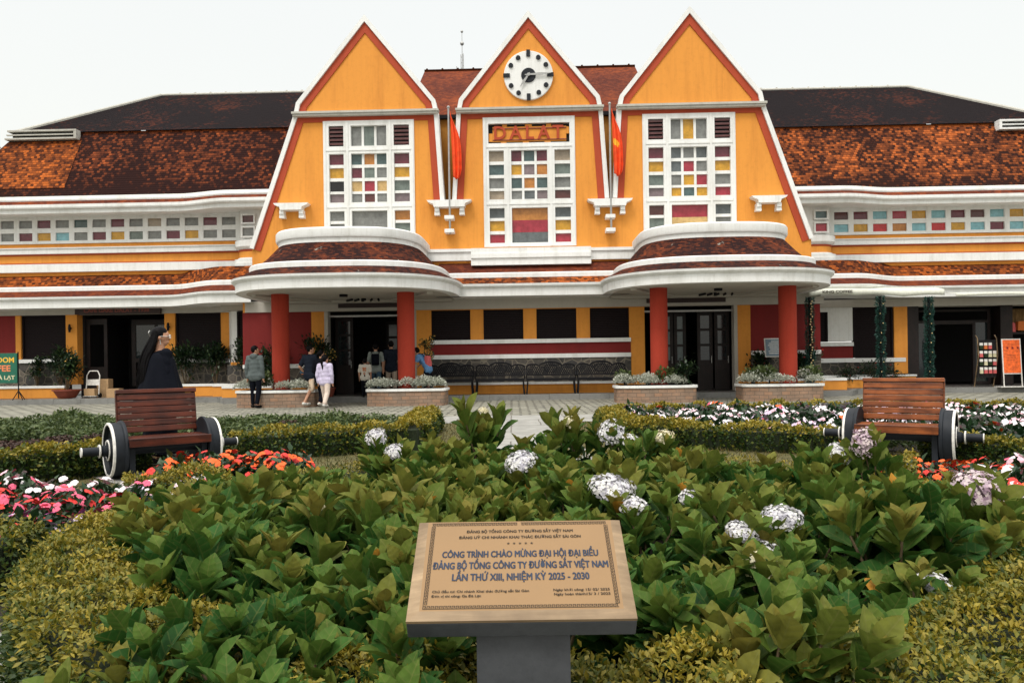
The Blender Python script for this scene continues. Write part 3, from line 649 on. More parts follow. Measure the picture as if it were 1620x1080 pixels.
# porticos
def portico(cx, front, dz):
    def p(e, ny=2.85):
        a, y0 = 3.29 - e, -1.0; b = front - e - 1.0; pts = [(cx - a, 0.0), (cx - a, -0.5)]
        for k in range(49):
            t = PI * k / 48; c, s = -math.cos(t), math.sin(t)
            pts.append((cx + a * math.copysign(abs(c) ** (2 / ny), c), y0 - b * abs(s) ** (2 / ny)))
        return pts + [(cx + a, -0.5), (cx + a, 0.0)]
    can = bpy.data.objects.new('portico', None); COL.objects.link(can); can.parent = station
    sweep('fascia', [p(e) for e, z in FASC], [z for e, z in FASC], M['white'], can)
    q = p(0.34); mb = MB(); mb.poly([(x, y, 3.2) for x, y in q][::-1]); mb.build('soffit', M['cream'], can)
    mb = MB()
    for s in (-1, 1): mb.obox((cx + s * 1.75, -1.55, 3.17), (0.18, 3.0, 0.06), Matrix.Rotation(s * 0.55, 3, 'Z'))
    mb.box(cx - 2.9, cx + 2.9, -0.4, -0.1, 3.12, 3.197); mb.build('soffit_rib', M['cream'], can)
    sweep('lower_tiles', [p(e) for e in (0.0, 0.42)], (3.572, 3.80), M['tile_moss'], can, uv=True)
    sweep('ridge_band', [p(e) for e in (0.42, 0.42, 0.44, 0.60, 0.64)], (3.76, 3.93, 3.96, 3.97, 3.90), M['white'], can)
    sweep('upper_tiles', [p(e) for e in (0.60, 0.9, 1.2)], (3.93, 4.23, 4.58), M['tile_moss'], can, uv=True)
    sweep('parapet', [p(e) for e in (1.2, 1.19, 1.19, 1.14, 1.12, 1.12, 1.15, 1.32, 1.34)], (4.5, 4.56, 4.68, 4.71, 4.76, 4.94, 4.98, 4.985, 4.4), M['white'], can)
    q = p(1.33); MB().poly([(x, y, 4.7) for x, y in q]).build('flat_roof', M['ridge'], can)
    mb = MB().cyl((cx - 0.05, -2.4, 3.13), (cx - 0.05, -2.4, 3.199), 0.12).cyl((cx + 0.2, -1.0, 3.1), (cx + 0.2, -1.0, 3.199), 0.05)
    for k in range(5): mb.cyl((cx - 0.3 + k * 0.25, -1.0, 3.13), (cx - 0.1 + k * 0.2, -1.08, 3.16), 0.035)
    mb.build('ceiling_light', M['black_iron'], can)
    for s in (-1, 1):
        x = cx + s * 1.81; prof = [(0.25, 0.3), (0.25, 3.19)]; mb = MB(); n = 40
        rows = []
        for k in range(25):
            z = 0.25 + 2.95 * k / 24; rows.append([(x + 0.245 * math.cos(t), -2.7 + 0.245 * math.sin(t), z) for t in [2 * PI * j / n for j in range(n)]])
        mb.grid(rows, closed=True); part('column', mb, M['column'], smooth=True)
    mb = MB().box(cx - 1.1 + (0.3 if cx < 0 else -0.65), cx + (1.4 if cx < 0 else 0.75), -0.09, -0.053, 2.98, 3.19); part('dark_sign_board', mb, M['sign_brown'])
portico(-5.46, 4.62, 0); portico(5.36, 4.25, 0)

# ---- wings
def wing(s, zs):
    Z = lambda z: 1.16 + (z - 1.16) * zs
    XE = 21.5
    B = lambda mb, x0, x1, *r: mb.box(min(s * x0, s * x1), max(s * x0, s * x1), *r)
    def bx(mb, x0, x1, y0, y1, z0, z1): return B(mb, x0, x1, y0, y1, Z(z0), Z(z1))
    # upper window strip
    holes = []; names = list(GL); pm = MB(); fr = MB()
    ncol = 17; x0 = 10.18; pitch = 0.652
    colsL = 'g g y g|G m y m|g g m g|G g y g|m c g g|g G y g'
    top = 'm g g Y g m g G g m g G g g m g y'.split(); bot = 'g y m g G y m g y m g g y b m g g'.split()
    if s > 0: top = 'n m b c y b m n b y m b y c b m y'.split(); bot = 'b y r o b r y b m b y r b y m b r'.split()
    if s < 0: top = 'g m g g a g m g t g m g g g g m g'.split(); bot = 'g g y m g G y m g b y m g g y m g'.split()
    for k in range(ncol):
        a, b = sorted((s * (x0 + k * pitch + 0.09), s * (x0 + k * pitch + 0.09 + 0.48)))
        for (z0, z1), key in (((6.06, 6.34), top[k]), ((5.62, 5.90), bot[k])):
            holes.append((a, b, Z(z0), Z(z1))); pm.cur = names.index(key)
            pm.poly([(a - .004, WY + 0.0, Z(z0) - .004), (b + .004, WY + 0.0, Z(z0) - .004), (b + .004, WY + 0.0, Z(z1) + .004), (a - .004, WY + 0.0, Z(z1) + .004)])
    w = bpy.data.objects.new('clerestory_window', None); COL.objects.link(w); w.parent = station
    a, b = sorted((s * 10.12, s * XE)); MB().holed(a, b, Z(5.52), Z(6.47), holes, WY - 0.06, WY + 0.2).build('frame', M['white'], w); pm.build('pane', [M['glass_' + k] for k in names], w)
    mb = MB(); bx(mb, 9.6, XE, WY, WY + 0.2, 4.4, 5.517); part('upper_wall', mb, M['yellow'])
    mb = MB(); bx(mb, 10.1, XE, WY - 0.12, WY - 0.002, 5.16, 5.33); bx(mb, 10.1, XE, WY - 0.16, WY - 0.002, 5.333, 5.37)
    bx(mb, 10.1, XE, WY - 0.15, WY - 0.002, 4.52, 4.80); part('string_course', mb, M['white'])
    mb = MB(); bx(mb, 10.1, XE, WY - 0.03, WY - 0.002, 4.803, 4.85); bx(mb, 10.1, XE, WY - 0.03, WY - 0.002, 5.11, 5.157); part('red_line', mb, M['red'])
    # rounded bay next to the gable
    def bay(e, r=0.55):
        xs = [(8.6, 1.2 - e)] + [(10.12 + e - r + r * math.sin(t), 1.2 - e + r - r * math.cos(t)) for t in [PI / 2 * k / 10 for k in range(11)]] + [(10.12 + e, WY + 0.1)]
        pts = [(s * x, y) for x, y in xs]; return pts if s > 0 else pts[::-1]
    sweep('bay_wall', [bay(0), bay(0)], (4.4, 5.3), M['yellow'], z_scale=zs)
    sweep('bay_window_wall', [bay(-0.02), bay(-0.02)], (5.42, 6.47), M['white'], z_scale=zs)
    sweep('bay_sill', [bay(e) for e in (0, 0.07, 0.1, 0.1, 0)], (5.12, 5.17, 5.22, 5.42, 5.46), M['white'], z_scale=zs)
    sweep('bay_line', [bay(e) for e in (0, 0.02, 0.02)], (5.06, 5.08, 5.12), M['red'], z_scale=zs)
    sweep('bay_base', [bay(e) for e in (0, 0.03, 0.03, 0.12, 0.12, 0.15, 0.15)], (4.84, 4.84, 4.79, 4.78, 4.66, 4.65, 4.45), M['white'], z_scale=zs)
    w = bpy.data.objects.new('bay_window', None); COL.objects.link(w); w.parent = station
    mb = MB(); pm = MB()
    for (z0, z1), k in (((6.02, 6.26), 'n' if s < 0 else 't'), ((5.56, 5.84), 'g' if s < 0 else 'c')):
        a, b = sorted((s * 9.42, s * 9.8)); mb.holed(a - 0.05, b + 0.05, Z(z0) - 0.05, Z(z1) + 0.05, [(a, b, Z(z0), Z(z1))], 1.13, 1.21); pm.cur = names.index(k)
        pm.poly([(a, 1.20, Z(z0)), (b, 1.20, Z(z0)), (b, 1.20, Z(z1)), (a, 1.20, Z(z1))])
    mb.build('frame', M['white'], w); pm.build('pane', [M['glass_' + k] for k in names], w)
    # upper eave and mansard roof
    def up(e):
        xs = [8.4 + k * 0.2 for k in range(22)] + [12.8 + k * 0.9 for k in range(10)]
        pts = [(s * x, 0.95 - 0.5 * (1 - sstep(10.1, 12.0, x)) * max(0.0, 1 - e / 1.2) + e) for x in xs]
        return pts if s > 0 else pts[::-1]
    sweep('upper_fascia', [up(e) for e in (0.9, 0.12, 0.1, 0.1, 0.02, 0.0, 0.0, 0.06)], (6.47, 6.42, 6.44, 6.56, 6.58, 6.62, 6.72, 6.73), M['white'], z_scale=zs)
    sweep('upper_eave_tiles', [up(e) for e in (0.04, 0.2)], (6.725, 6.88), M['tile_red'], uv=True, z_scale=zs)
    sweep('upper_gutter', [up(e) for e in (0.2, 0.18, 0.2, 0.34, 0.4)], (6.85, 6.92, 7.04, 7.07, 6.98), M['white'], z_scale=zs)
    # mansard slope and hip end
    zb, zt, zr = Z(7.02), Z(9.72), Z(12.15) if s < 0 else Z(12.3)
    def slope(name, pts, mat):
        p0, p1, p2 = (Vector(p) for p in pts[:3]); ux = (p1 - p0).normalized(); nn = ux.cross(Vector(pts[-1]) - p0).normalized(); vx = nn.cross(ux)
        if s < 0: pass
        mb = MB(); mb.poly(pts, [((Vector(p) - p0).dot(ux) + 7, (Vector(p) - p0).dot(vx) + 3) for p in pts]); return part(name, mb, M[mat])
    def S(x, y, z): return (s * x, y, z)
    def order(l): return l if s > 0 else [l[1], l[0]] + l[2:][::-1]
    yb, yt = 1.32, 2.8
    xin = 7.3
    hipb, hipt, ridge_end = 20.3, 18.6, 14.9
    # lower slope: from the gable out to the hip
    slope('mansard_slope', order([S(xin, yb, zb), S(hipb, yb, zb), S(hipt, yt, zt), S(xin, yt, zt)]), 'tile_dark' if s < 0 else 'tile_mid')
    slope('upper_slope', order([S(xin, yt - 0.12, zt - 0.02), S(hipt + 0.1, yt - 0.12, zt - 0.02), S(ridge_end, 6.0, zr), S(xin, 6.0, zr)]), 'tile_black')
    slope('back_slope', [S(xin, 6.0, zr), S(ridge_end, 6.0, zr), S(hipb, 10.6, zb), S(xin, 10.6, zb)] if s > 0 else [S(ridge_end, 6.0, zr), S(xin, 6.0, zr), S(xin, 10.6, zb), S(hipb, 10.6, zb)], 'tile_black')
    slope('hip_slope', [S(hipb, yb, zb), S(hipb, 10.6, zb), S(hipt, 9.2, zt), S(hipt, yt, zt)] if s > 0 else [S(hipb, 10.6, zb), S(hipb, yb, zb), S(hipt, yt, zt), S(hipt, 9.2, zt)], 'tile_mid')
    slope('hip_slope', [S(hipt + 0.1, yt - 0.12, zt - 0.02), S(hipt + 0.1, 9.3, zt - 0.02), S(ridge_end, 6.0, zr)] if s > 0 else [S(hipt + 0.1, 9.3, zt - 0.02), S(hipt + 0.1, yt - 0.12, zt - 0.02), S(ridge_end, 6.0, zr)], 'tile_black')
    # fresh tiles under the roof vent
    if s < 0:
        f = lambda t: (yb + (yt - yb) * t - 0.012, zb + (zt - zb) * t + 0.008)
        (y1, z1), (y2, z2) = f(0.14), f(0.86); e1, e2 = 20.3 - 1.7 * 0.14, 20.3 - 1.7 * 0.86
        slope('repaired_tiles', [(-e1, y1, z1), (-16.15, y1, z1), (-16.15, y2, z2), (-e2, y2, z2)], 'tile_orange')
    mb = MB(); rc = (s * ridge_end, 6.0, zr)
    mb.tube([S(xin, 6.0, zr), rc], 0.06); mb.tube([rc, S(hipt + 0.1, yt - 0.12, zt)], 0.075)
    x = xin
    while x < ridge_end - 0.2: mb.sphere((s * x, 6.0, zr + 0.05), 0.05, 6, 4); x += 0.62
    part('ridge_tiles', mb, M['ridge'])
    if True:   # louvred roof vent at the hip end
        a = 16.25; z0, z1 = zt - 0.30, zt - 0.03
        v = MB(); v.box(*sorted((s * a, s * (a + 2.6))), yt - 0.40, yt - 0.1, z0 - 0.04, z0 + 0.02); v.box(*sorted((s * a, s * (a + 2.5))), yt - 0.40, yt - 0.1, z1 - 0.03, z1 + 0.03)
        v.box(*sorted((s * a, s * (a + 0.09))), yt - 0.395, yt - 0.1, z0 + 0.023, z1 - 0.033); v.box(*sorted((s * a, s * (a + 2.55))), yt - 0.38, yt - 0.3, z0 + 0.11, z0 + 0.15)
        r = bpy.data.objects.new('roof_vent', None); COL.objects.link(r); r.parent = station
        v.build('frame', M['white' if s > 0 else 'ridge'], r); MB().box(*sorted((s * (a + 0.09), s * (a + 2.4))), yt - 0.25, yt - 0.1, z0 + 0.03, z1 - 0.04).build('opening', M['dark'], r)
    # ground floor
    mb = MB(); gl = lambda z: z
    return Z
ZLf = wing(-1, ZL); ZRf = wing(1, ZR)
# roof between the gables
mb = MB(); a, b = -8.0, 8.0
mb.poly([(a, 0.9, 9.35), (b, 0.9, 9.35), (b, 6.0, 12.85), (a, 6.0, 12.85)], [(a, 0), (b, 0), (b, 6.2), (a, 6.2)]); mb.poly([(b, 6.0, 12.85), (a, 6.0, 12.85), (a, 10.6, 7.0), (b, 10.6, 7.0)][::-1], [(b, 0), (a, 0), (a, 7), (b, 7)])
# only the pieces between and behind the gables stand above the wings' roofs
mb2 = MB()
for x0, x1 in ((-4.2, 4.2),):
    mb2.poly([(x0, 0.9, 9.35), (x1, 0.9, 9.35), (x1, 6.0, 12.85), (x0, 6.0, 12.85)], [(x0, 0), (x1, 0), (x1, 6.2), (x0, 6.2)])
    mb2.poly([(x0, 6.0, 12.85), (x1, 6.0, 12.85), (x1, 10.6, 7.0), (x0, 10.6, 7.0)], [(x0, 0), (x1, 0), (x1, 7), (x0, 7)])
    for x in (x0, x1): mb2.poly([(x, 0.9, 9.35), (x, 6.0, 12.85), (x, 10.6, 7.0)] if x < 0 else [(x, 10.6, 7.0), (x, 6.0, 12.85), (x, 0.9, 9.35)], [(0, 0), (1, 1), (2, 0)])
part('main_roof', mb2, M['tile_red'])
mb = MB().tube([(-4.2, 6, 12.87), (4.2, 6, 12.87)], 0.06)
for k in range(14): mb.sphere((-4.1 + k * 0.62, 6, 12.93), 0.045, 6, 4)
part('ridge_tiles', mb, M['tile_orange'])
mb = MB()
for x0, x1 in ((-3.05, -2.2), (2.1, 2.95)): mb.box(x0, x1, 0.80, 0.95, 9.28, 9.40)
part('eave_gutter', mb, M['black_iron'])

# ---- wing ground floors
def wall_run(s, segs, y=WY):
    """segs: (name, x0, x1, z0, z1, material, proud)"""
    for nm, x0, x1, z0, z1, m, pr in segs:
        mb = MB().box(x0, x1, y - pr, y + 0.3, z0, z1); part(nm, mb, M[m])
def shuttered(x0, x1, z0, z1, y=WY):
    w = bpy.data.objects.new('shuttered_window', None); COL.objects.link(w); w.parent = station
    mb = MB(); n = int((z1 - z0) / 0.06)
    for q in range(n): z = z0 + 0.02 + q * 0.06; mb.prism_xy([(x0 + 0.04, y + 0.10), (x1 - 0.04, y + 0.10), (x1 - 0.04, y + 0.14), (x0 + 0.04, y + 0.14)], z, z + 0.048)
    mb.box(x0, x1, y + 0.145, y + 0.2, z0, z1); part('shutter', mb, M['shutter'], parent=w)
    part('frame', MB().holed(x0, x1, z0, z1, [(x0 + 0.05, x1 - 0.05, z0 + 0.05, z1 - 0.05)], y + 0.05, y + 0.15), M['shutter'], parent=w)
# left wing
wall_run(-1, [('red_wall', -22, -18.12, 1.5, 3.03, 'maroon', 0), ('pillar', -18.117, -17.93, 1.5, 3.03, 'yellow', 0.02), ('pillar', -16.32, -15.92, 0.6, 3.03, 'yellow', 0.03), ('pillar', -12.83, -12.46, 0.6, 3.03, 'yellow', 0.03),
              ('lintel', -22, -10.3, 3.033, 3.3, 'cream', 0.05), ('sill_band', -22, -16.323, 1.37, 1.497, 'white', 0.08), ('stone_dado', -22, -16.323, 0.17, 1.367, 'stone_wall', 0.02),
              ('sill_band', -12.457, -10.7, 1.30, 1.427, 'white', 0.08), ('stone_dado', -12.457, -10.3, 0.17, 1.297, 'stone_wall', 0.02), ('pillar', -10.85, -10.56, 1.43, 3.03, 'yellow', 0.02)])
shuttered(-17.927, -16.323, 1.5, 3.03); shuttered(-12.457, -10.853, 1.43, 3.03)
# slanting corner and bay wall of the left wing
mb = MB().prism_xy([(-10.557, WY - 0.02), (-10.2, 1.1), (-10.0, 1.1), (-10.3, WY + 0.2)], 1.2, 3.03); part('corner_wall', mb, M['white'])
shuttered(-10.0, -9.58, 1.3, 3.0, 1.0)
mb = MB().box(-10.2, -9.3, 0.98, 1.3, 0.17, 1.297).box(-9.577, -9.4, 0.98, 1.3, 1.3, 3.03).box(-9.397, -9.25, 0.02, 1.3, 0.17, 3.2); part('bay_pier', mb, M['yellow'])
part('lintel', MB().box(-10.5, -9.3, 0.95, 1.4, 3.033, 3.3), M['cream'])
part('stone_dado', MB().box(-10.3, -9.4, 0.94, 0.978, 0.17, 1.2), M['stone_wall'])
mb = MB().box(-22, -15.95, 1.05, 1.3, 0.17, 0.50).box(-12.45, -10.4, 1.05, 1.3, 0.17, 0.50).box(-10.6, -8.2, 0.45, 0.7, 0.17, 0.50); part('plinth', mb, M['yellow'])
mb = MB().box(-22, -15.93, 1.02, 1.33, 0.503, 0.58).box(-12.47, -10.4, 1.02, 1.33, 0.503, 0.58).box(-10.6, -8.2, 0.42, 0.73, 0.503, 0.58); part('plinth_cap', mb, M['white'])
# café opening: dark room, counter, glazed partition
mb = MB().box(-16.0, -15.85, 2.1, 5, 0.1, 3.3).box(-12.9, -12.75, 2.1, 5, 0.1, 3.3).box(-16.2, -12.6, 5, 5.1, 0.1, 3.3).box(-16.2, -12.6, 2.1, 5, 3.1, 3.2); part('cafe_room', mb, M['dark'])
w = bpy.data.objects.new('cafe_partition', None); COL.objects.link(w); w.parent = station
MB().holed(-14.6, -12.85, 0.5, 2.9, [(-14.45, -13.75, 1.5, 2.7), (-13.65, -12.95, 1.5, 2.7), (-14.45, -12.95, 0.8, 1.35)], 2.9, 2.96).build('frame', M['darkwood'], w)
MB().box(-14.47, -13.73, 2.93, 2.94, 1.48, 2.72).box(-13.67, -12.93, 2.93, 2.94, 1.48, 2.72).build('pane', M['darkglass'], w)
part('door_panel', MB().holed(-15.85, -15.1, 0.17, 2.9, [(-15.72, -15.22, 1.2, 2.7)], 2.2, 2.25), M['darkwood'])
# right wing
r0 = 2.84
wall_run(1, [('wall_panel', 9.15, 9.35, 1.55, r0, 'white', 0.35), ('wall_panel', 9.9, 10.72, 1.72, r0, 'white', 0.35), ('wall_panel', 9.353, 9.897, 2.70, r0, 'white', 0.35), ('sill_band', 9.15, 10.72, 1.55, 1.68, 'white', 0.42),
             ('red_band', 9.15, 10.72, 1.02 + 0.12, 1.547, 'maroon', 0.34), ('sill_band', 9.15, 12.45, 1.0, 1.137, 'white', 0.40), ('stone_dado', 9.15, 12.1, 0.17, 0.997, 'stone_wall', 0.33),
             ('pillar', 12.08, 12.52, 0.6, r0, 'yellow', 0.38), ('lintel', 9.0, 22, r0 + 0.003, 3.1, 'cream', 0.40), ('shop_front', 12.53, 12.9, 0.17, r0, 'darkwood', 0.36)])
shuttered(9.353, 9.897, 1.7, 2.697, WY - 0.4); shuttered(10.74, 12.06, 1.15, r0, WY - 0.4)
mb = MB().box(9.4, 11.0, 0.75, 1.0, 0.17, 0.44).box(9.4, 12.6, 1.05, 1.25, 0.17, 0.50); part('plinth', mb, M['yellow'])
mb = MB().box(9.38, 11.02, 0.72, 1.02, 0.443, 0.52).box(9.38, 12.62, 1.02, 1.27, 0.523, 0.58); part('plinth_cap', mb, M['white'])
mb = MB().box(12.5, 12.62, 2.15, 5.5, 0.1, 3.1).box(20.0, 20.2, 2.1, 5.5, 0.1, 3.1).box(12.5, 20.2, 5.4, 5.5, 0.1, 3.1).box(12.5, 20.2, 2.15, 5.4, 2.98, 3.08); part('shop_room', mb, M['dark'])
w = bpy.data.objects.new('shop_door', None); COL.objects.link(w); w.parent = station
MB().holed(13.0, 15.6, 0.18, 2.75, [(13.1, 13.5, 0.3, 2.3), (13.6, 15.0, 0.2, 2.25), (15.1, 15.5, 0.3, 2.3), (13.1, 15.5, 2.38, 2.68)], 2.0, 2.08).build('frame', M['darkwood'], w)
MB().box(13.1, 13.5, 2.04, 2.05, 0.3, 2.3).box(15.1, 15.5, 2.04, 2.05, 0.3, 2.3).build('pane', M['darkglass'], w)
mb = MB().box(15.7, 16.1, 1.6, 2.1, 0.17, 2.84).box(17.9, 18.4, 1.6, 2.1, 0.17, 2.84); part('shop_front', mb, M['darkwood'])
part('shop_panel', MB().box(16.2, 16.7, 2.5, 2.6, 0.9, 1.75), M['yellow']); part('thatch_fringe', MB().prism([(15.95, 2.1), (16.2, 1.98), (16.5, 2.1), (16.8, 1.95), (17.2, 2.12), (17.4, 2.0), (17.5, 2.75), (15.95, 2.75)], 2.2, 2.32), woodmat('dry_thatch', (0.10, 0.055, 0.015), (0.26, 0.15, 0.05), 2, 0.9))
mb = MB().box(-18, 18, 3, 10.4, 0.05, 0.16); part('floor_slab', mb, M['darkwood'])
mb = MB().box(-21.4, -8.4, 2.05, 10.4, 3.3, 6.9).box(8.4, 21.4, 2.05, 10.4, 3.15, 6.5); part('inner_mass', mb, M['dark'])
# small wall lamps and pictures
for x in (-16.12, -12.65):
    l = bpy.data.objects.new('wall_lamp', None); COL.objects.link(l); l.parent = station
    MB().cyl((x, WY - 0.14, 2.56), (x, WY - 0.14, 2.7), 0.05, 0.03).cyl((x, WY - 0.14, 2.56), (x, WY - 0.14, 2.42), 0.05, 0.03).build('lamp_shade', M['black_iron'], l)
    MB().box(x - 0.02, x + 0.02, WY - 0.14, WY - 0.031, 2.54, 2.58).build('arm', M['black_iron'], l)
# ---------------------------------------------------------------- ground, platform, paths
def sheet(name, xy, z, mat, uv=True):
    mb = MB(); mb.poly([(x, y, z) for x, y in xy], [(x, y) for x, y in xy]); return structure(mb.build(name, mat))
sheet('ground', [(-200, -40), (200, -40), (200, 300), (-200, 300)], -0.02, M['asphalt'])
M['cobble'] = brickmat('cobble_paving', (0.35, 0.34, 0.275), (0.24, 0.235, 0.19), (0.07, 0.065, 0.05), 0.42, 0.26, 0.035, 'Object', 0.8)
M['slab'] = brickmat('concrete_slabs', (0.33, 0.325, 0.30), (0.28, 0.275, 0.25), (0.12, 0.11, 0.09), 1.1, 1.4, 0.012, 'Object', 0.3)
M['kerb'] = paint('kerb_stone', (0.22, 0.22, 0.21), (0.10, 0.10, 0.09), 2, 0.8, 0.85, 0.3, streak=False)
M['lawn'] = plain('short_turf', (0.085, 0.075, 0.025), 1.0, 0, 0.4, 5, bumps=0.6)
M['wet_floor'] = paint('platform_floor', (0.14, 0.13, 0.12), (0.06, 0.055, 0.05), 1, 0.6, 0.35, 0.05, streak=False)
sheet('plaza_pavement', [(-60, 16.6), (60, 16.6), (60, 26.5), (-60, 26.5)], -0.004, M['cobble'])
sheet('paved_strip', [(-40, 14.7), (40, 14.7), (40, 16.6), (-40, 16.6)], 0.0, M['slab'])
sheet('garden_soil', [(-40, -6), (40, -6), (40, 14.7), (-40, 14.7)], -0.012, M['soil'])
sheet('lawn', [(-30, 5.0), (30, 5.0), (30, 14.69), (-30, 14.69)], -0.006, M['lawn'])
CX, CY = 0.2, 4.35
def ring(r0, r1, a0, a1, n=48): return [(CX + r1 * math.sin(a), CY + r1 * math.cos(a)) for a in [a0 + (a1 - a0) * k / n for k in range(n + 1)]] + [(CX + r0 * math.sin(a), CY + r0 * math.cos(a)) for a in [a1 + (a0 - a1) * k / n for k in range(n + 1)]]
sheet('path', [(-0.42, 6.8), (0.95, 6.8), (0.97, 14.695), (-0.42, 14.695)], 0.0, M['slab'])
sheet('path', [(-9, -4), (9, -4), (9, 3.35), (-9, 3.35)], 0.0, M['slab'])
for s in (-1, 1):   # paved pad from the ring to each bench
    c = (CX + s * 4.02, 8.15); d = Vector((s * 0.72, 0.69)); n = Vector((-d.y, d.x)); a = Vector((CX, CY)) + d * 3.5; b = Vector((CX, CY)) + d * 6.2; h = 0.55
    sheet('path', [tuple(a - n * h), tuple(b - n * h), tuple(b + n * h), tuple(a + n * h)][:: (1 if s > 0 else 1)], 0.0005 * s + 0.002, M['slab'])
# platform with its kerb
def plat(pts, z0, z1, name, mat):
    mb = MB(); mb.prism_xy([BW(x, y)[:2] for x, y in pts], z0, z1); return structure(mb.build(name, mat, bevel=0.01))
plat([(-40, 0.15), (-10.2, 0.15), (-9.6, -0.88), (9.6, -0.88), (10.2, 0.15), (40, 0.15), (40, 3), (-40, 3)], -0.1, 0.165, 'platform', M['wet_floor'])
mb = MB()
for (a, b) in (((-40, 0.0), (-10.25, 0.0)), ((-10.25, 0.0), (-9.65, -1.03)), ((-9.65, -1.03), (9.65, -1.03)), ((9.65, -1.03), (10.25, 0.0)), ((10.25, 0.0), (40, 0.0))):
    L = math.dist(a, b); n = max(1, int(L / 0.9)); 
    for k in range(n):
        p = Vector(a).lerp(Vector(b), (k + 0.004) / n); q = Vector(a).lerp(Vector(b), (k + 0.996) / n); nn = Vector((-(q - p).y, (q - p).x)).normalized() * 0.15; dz = random.uniform(-0.006, 0.004)
        mb.prism_xy([BW(*t)[:2] for t in (p, q, q + nn, p + nn)], -0.05, 0.17 + dz)
structure(mb.build('kerb', M['kerb']))
# grass tufts over the lawn near the camera
def grass():
    n = 30000; P = np.stack([RNG.uniform(-7.5, 8, n), RNG.uniform(6.2, 14.5, n), np.zeros(n)], 1)
    r = np.hypot(P[:, 0] - CX, P[:, 1] - CY); keep = (r > 3.0) & ~((P[:, 0] > -0.42) & (P[:, 0] < 0.96))
    a = np.abs((P[:, 0] - CX) * 0.69 - np.sign(P[:, 0] - CX) * (P[:, 1] - CY) * 0.72); keep &= ~((a < 0.55) & (r > 3.2) & (r < 6.3) & (P[:, 1] > CY))
    P = P[keep]; n = len(P); d = np.stack([RNG.normal(0, 0.6, n), RNG.normal(0, 0.6, n), np.ones(n)], 1)
    t = (np.array([(-0.09, 0, 0), (0.09, 0, 0), (0.02, 1, 0.1), (-0.02, 1, 0.1)]), np.array([(0, 1, 2, 3)]), np.array([(0, 0), (1, 0), (1, 1), (0, 1.)]))
    v, f, ti, u = scatter(t, P, d, np.tile([[0.3, -1, 0.1]], (n, 1)), RNG.uniform(0.03, 0.065, n), RNG.uniform(0, 1, n))
    me = mesh_np('grass', v, f, [leafmat('grass_blade', [(0, (0.05, 0.06, 0.015)), (0.6, (0.10, 0.095, 0.025)), (1, (0.20, 0.14, 0.05))], vein=False)], tint=ti, UV=u)
    tag(obj('grass', me), 'thin yellowish grass of the lawn strips round the benches', 'grass', kind='stuff')
grass()

# ---------------------------------------------------------------- foliage materials and templates
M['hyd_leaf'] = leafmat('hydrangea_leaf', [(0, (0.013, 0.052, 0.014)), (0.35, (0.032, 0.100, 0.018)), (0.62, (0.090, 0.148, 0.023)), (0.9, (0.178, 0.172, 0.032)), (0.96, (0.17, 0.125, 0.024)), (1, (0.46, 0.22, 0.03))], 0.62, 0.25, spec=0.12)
M['gold_leaf'] = leafmat('golden_hedge_leaf', [(0, (0.010, 0.030, 0.008)), (0.4, (0.036, 0.072, 0.010)), (0.62, (0.135, 0.138, 0.014)), (1, (0.33, 0.255, 0.026))], 0.55, 0.25, vein=False)
M['imp_leaf'] = leafmat('impatiens_leaf', [(0, (0.008, 0.022, 0.010)), (0.6, (0.02, 0.055, 0.018)), (1, (0.06, 0.10, 0.025))], 0.4, 0.15, vein=False)
M['shrub_leaf'] = leafmat('low_shrub_leaf', [(0, (0.022, 0.045, 0.014)), (0.5, (0.085, 0.125, 0.036)), (1, (0.17, 0.19, 0.075))], 0.55, 0.2, vein=False)
M['dry_leaf'] = leafmat('purple_dry_leaf', [(0, (0.03, 0.014, 0.012)), (0.6, (0.07, 0.035, 0.025)), (1, (0.10, 0.085, 0.04))], 0.7, 0.1, vein=False)
M['silver_leaf'] = leafmat('silver_leaf', [(0, (0.16, 0.20, 0.15)), (0.35, (0.52, 0.55, 0.47)), (1, (0.74, 0.75, 0.68))], 0.9, 0.1, vein=False)
M['pot_leaf'] = leafmat('dark_shrub_leaf', [(0, (0.006, 0.016, 0.008)), (0.6, (0.015, 0.04, 0.016)), (1, (0.04, 0.07, 0.02))], 0.4, 0.1, vein=False)
M['stem'] = plain('green_brown_stem', (0.11, 0.075, 0.04), 0.8)
M['core'] = plain('hedge_inside', (0.014, 0.022, 0.008), 1.0, 0, 0.5, 40, bumps=0.6)
M['hyd_white'] = leafmat('hydrangea_white', [(0, (0.46, 0.45, 0.52)), (0.5, (0.68, 0.68, 0.70)), (1, (0.80, 0.80, 0.76))], 0.7, 0.25, vein=False)
M['hyd_pink'] = leafmat('hydrangea_pinkish', [(0, (0.38, 0.26, 0.35)), (0.5, (0.62, 0.50, 0.56)), (1, (0.74, 0.66, 0.62))], 0.7, 0.25, vein=False)
M['hyd_cream'] = leafmat('hydrangea_cream', [(0, (0.50, 0.46, 0.30)), (0.5, (0.72, 0.66, 0.42)), (1, (0.78, 0.74, 0.62))], 0.7, 0.25, vein=False)
PET = dict(white=(0.72, 0.66, 0.68), pink=(0.66, 0.10, 0.18), red=(0.62, 0.03, 0.022), orange=(0.80, 0.11, 0.012), magenta=(0.45, 0.11, 0.33), palepink=(0.68, 0.40, 0.46), lilac=(0.58, 0.46, 0.60))
for k, c in PET.items(): M['pet_' + k] = plain('petal_' + k, c, 0.65, 0, 0.12, 30)
T_HYD = leaf_template(6, [0.05, 0.17, 0.265, 0.29, 0.21, 0.02], 0.42, 0.2, 0.015)
T_SMALL = leaf_template(3, [0.06, 0.27, 0.02], 0.3, 0.2)
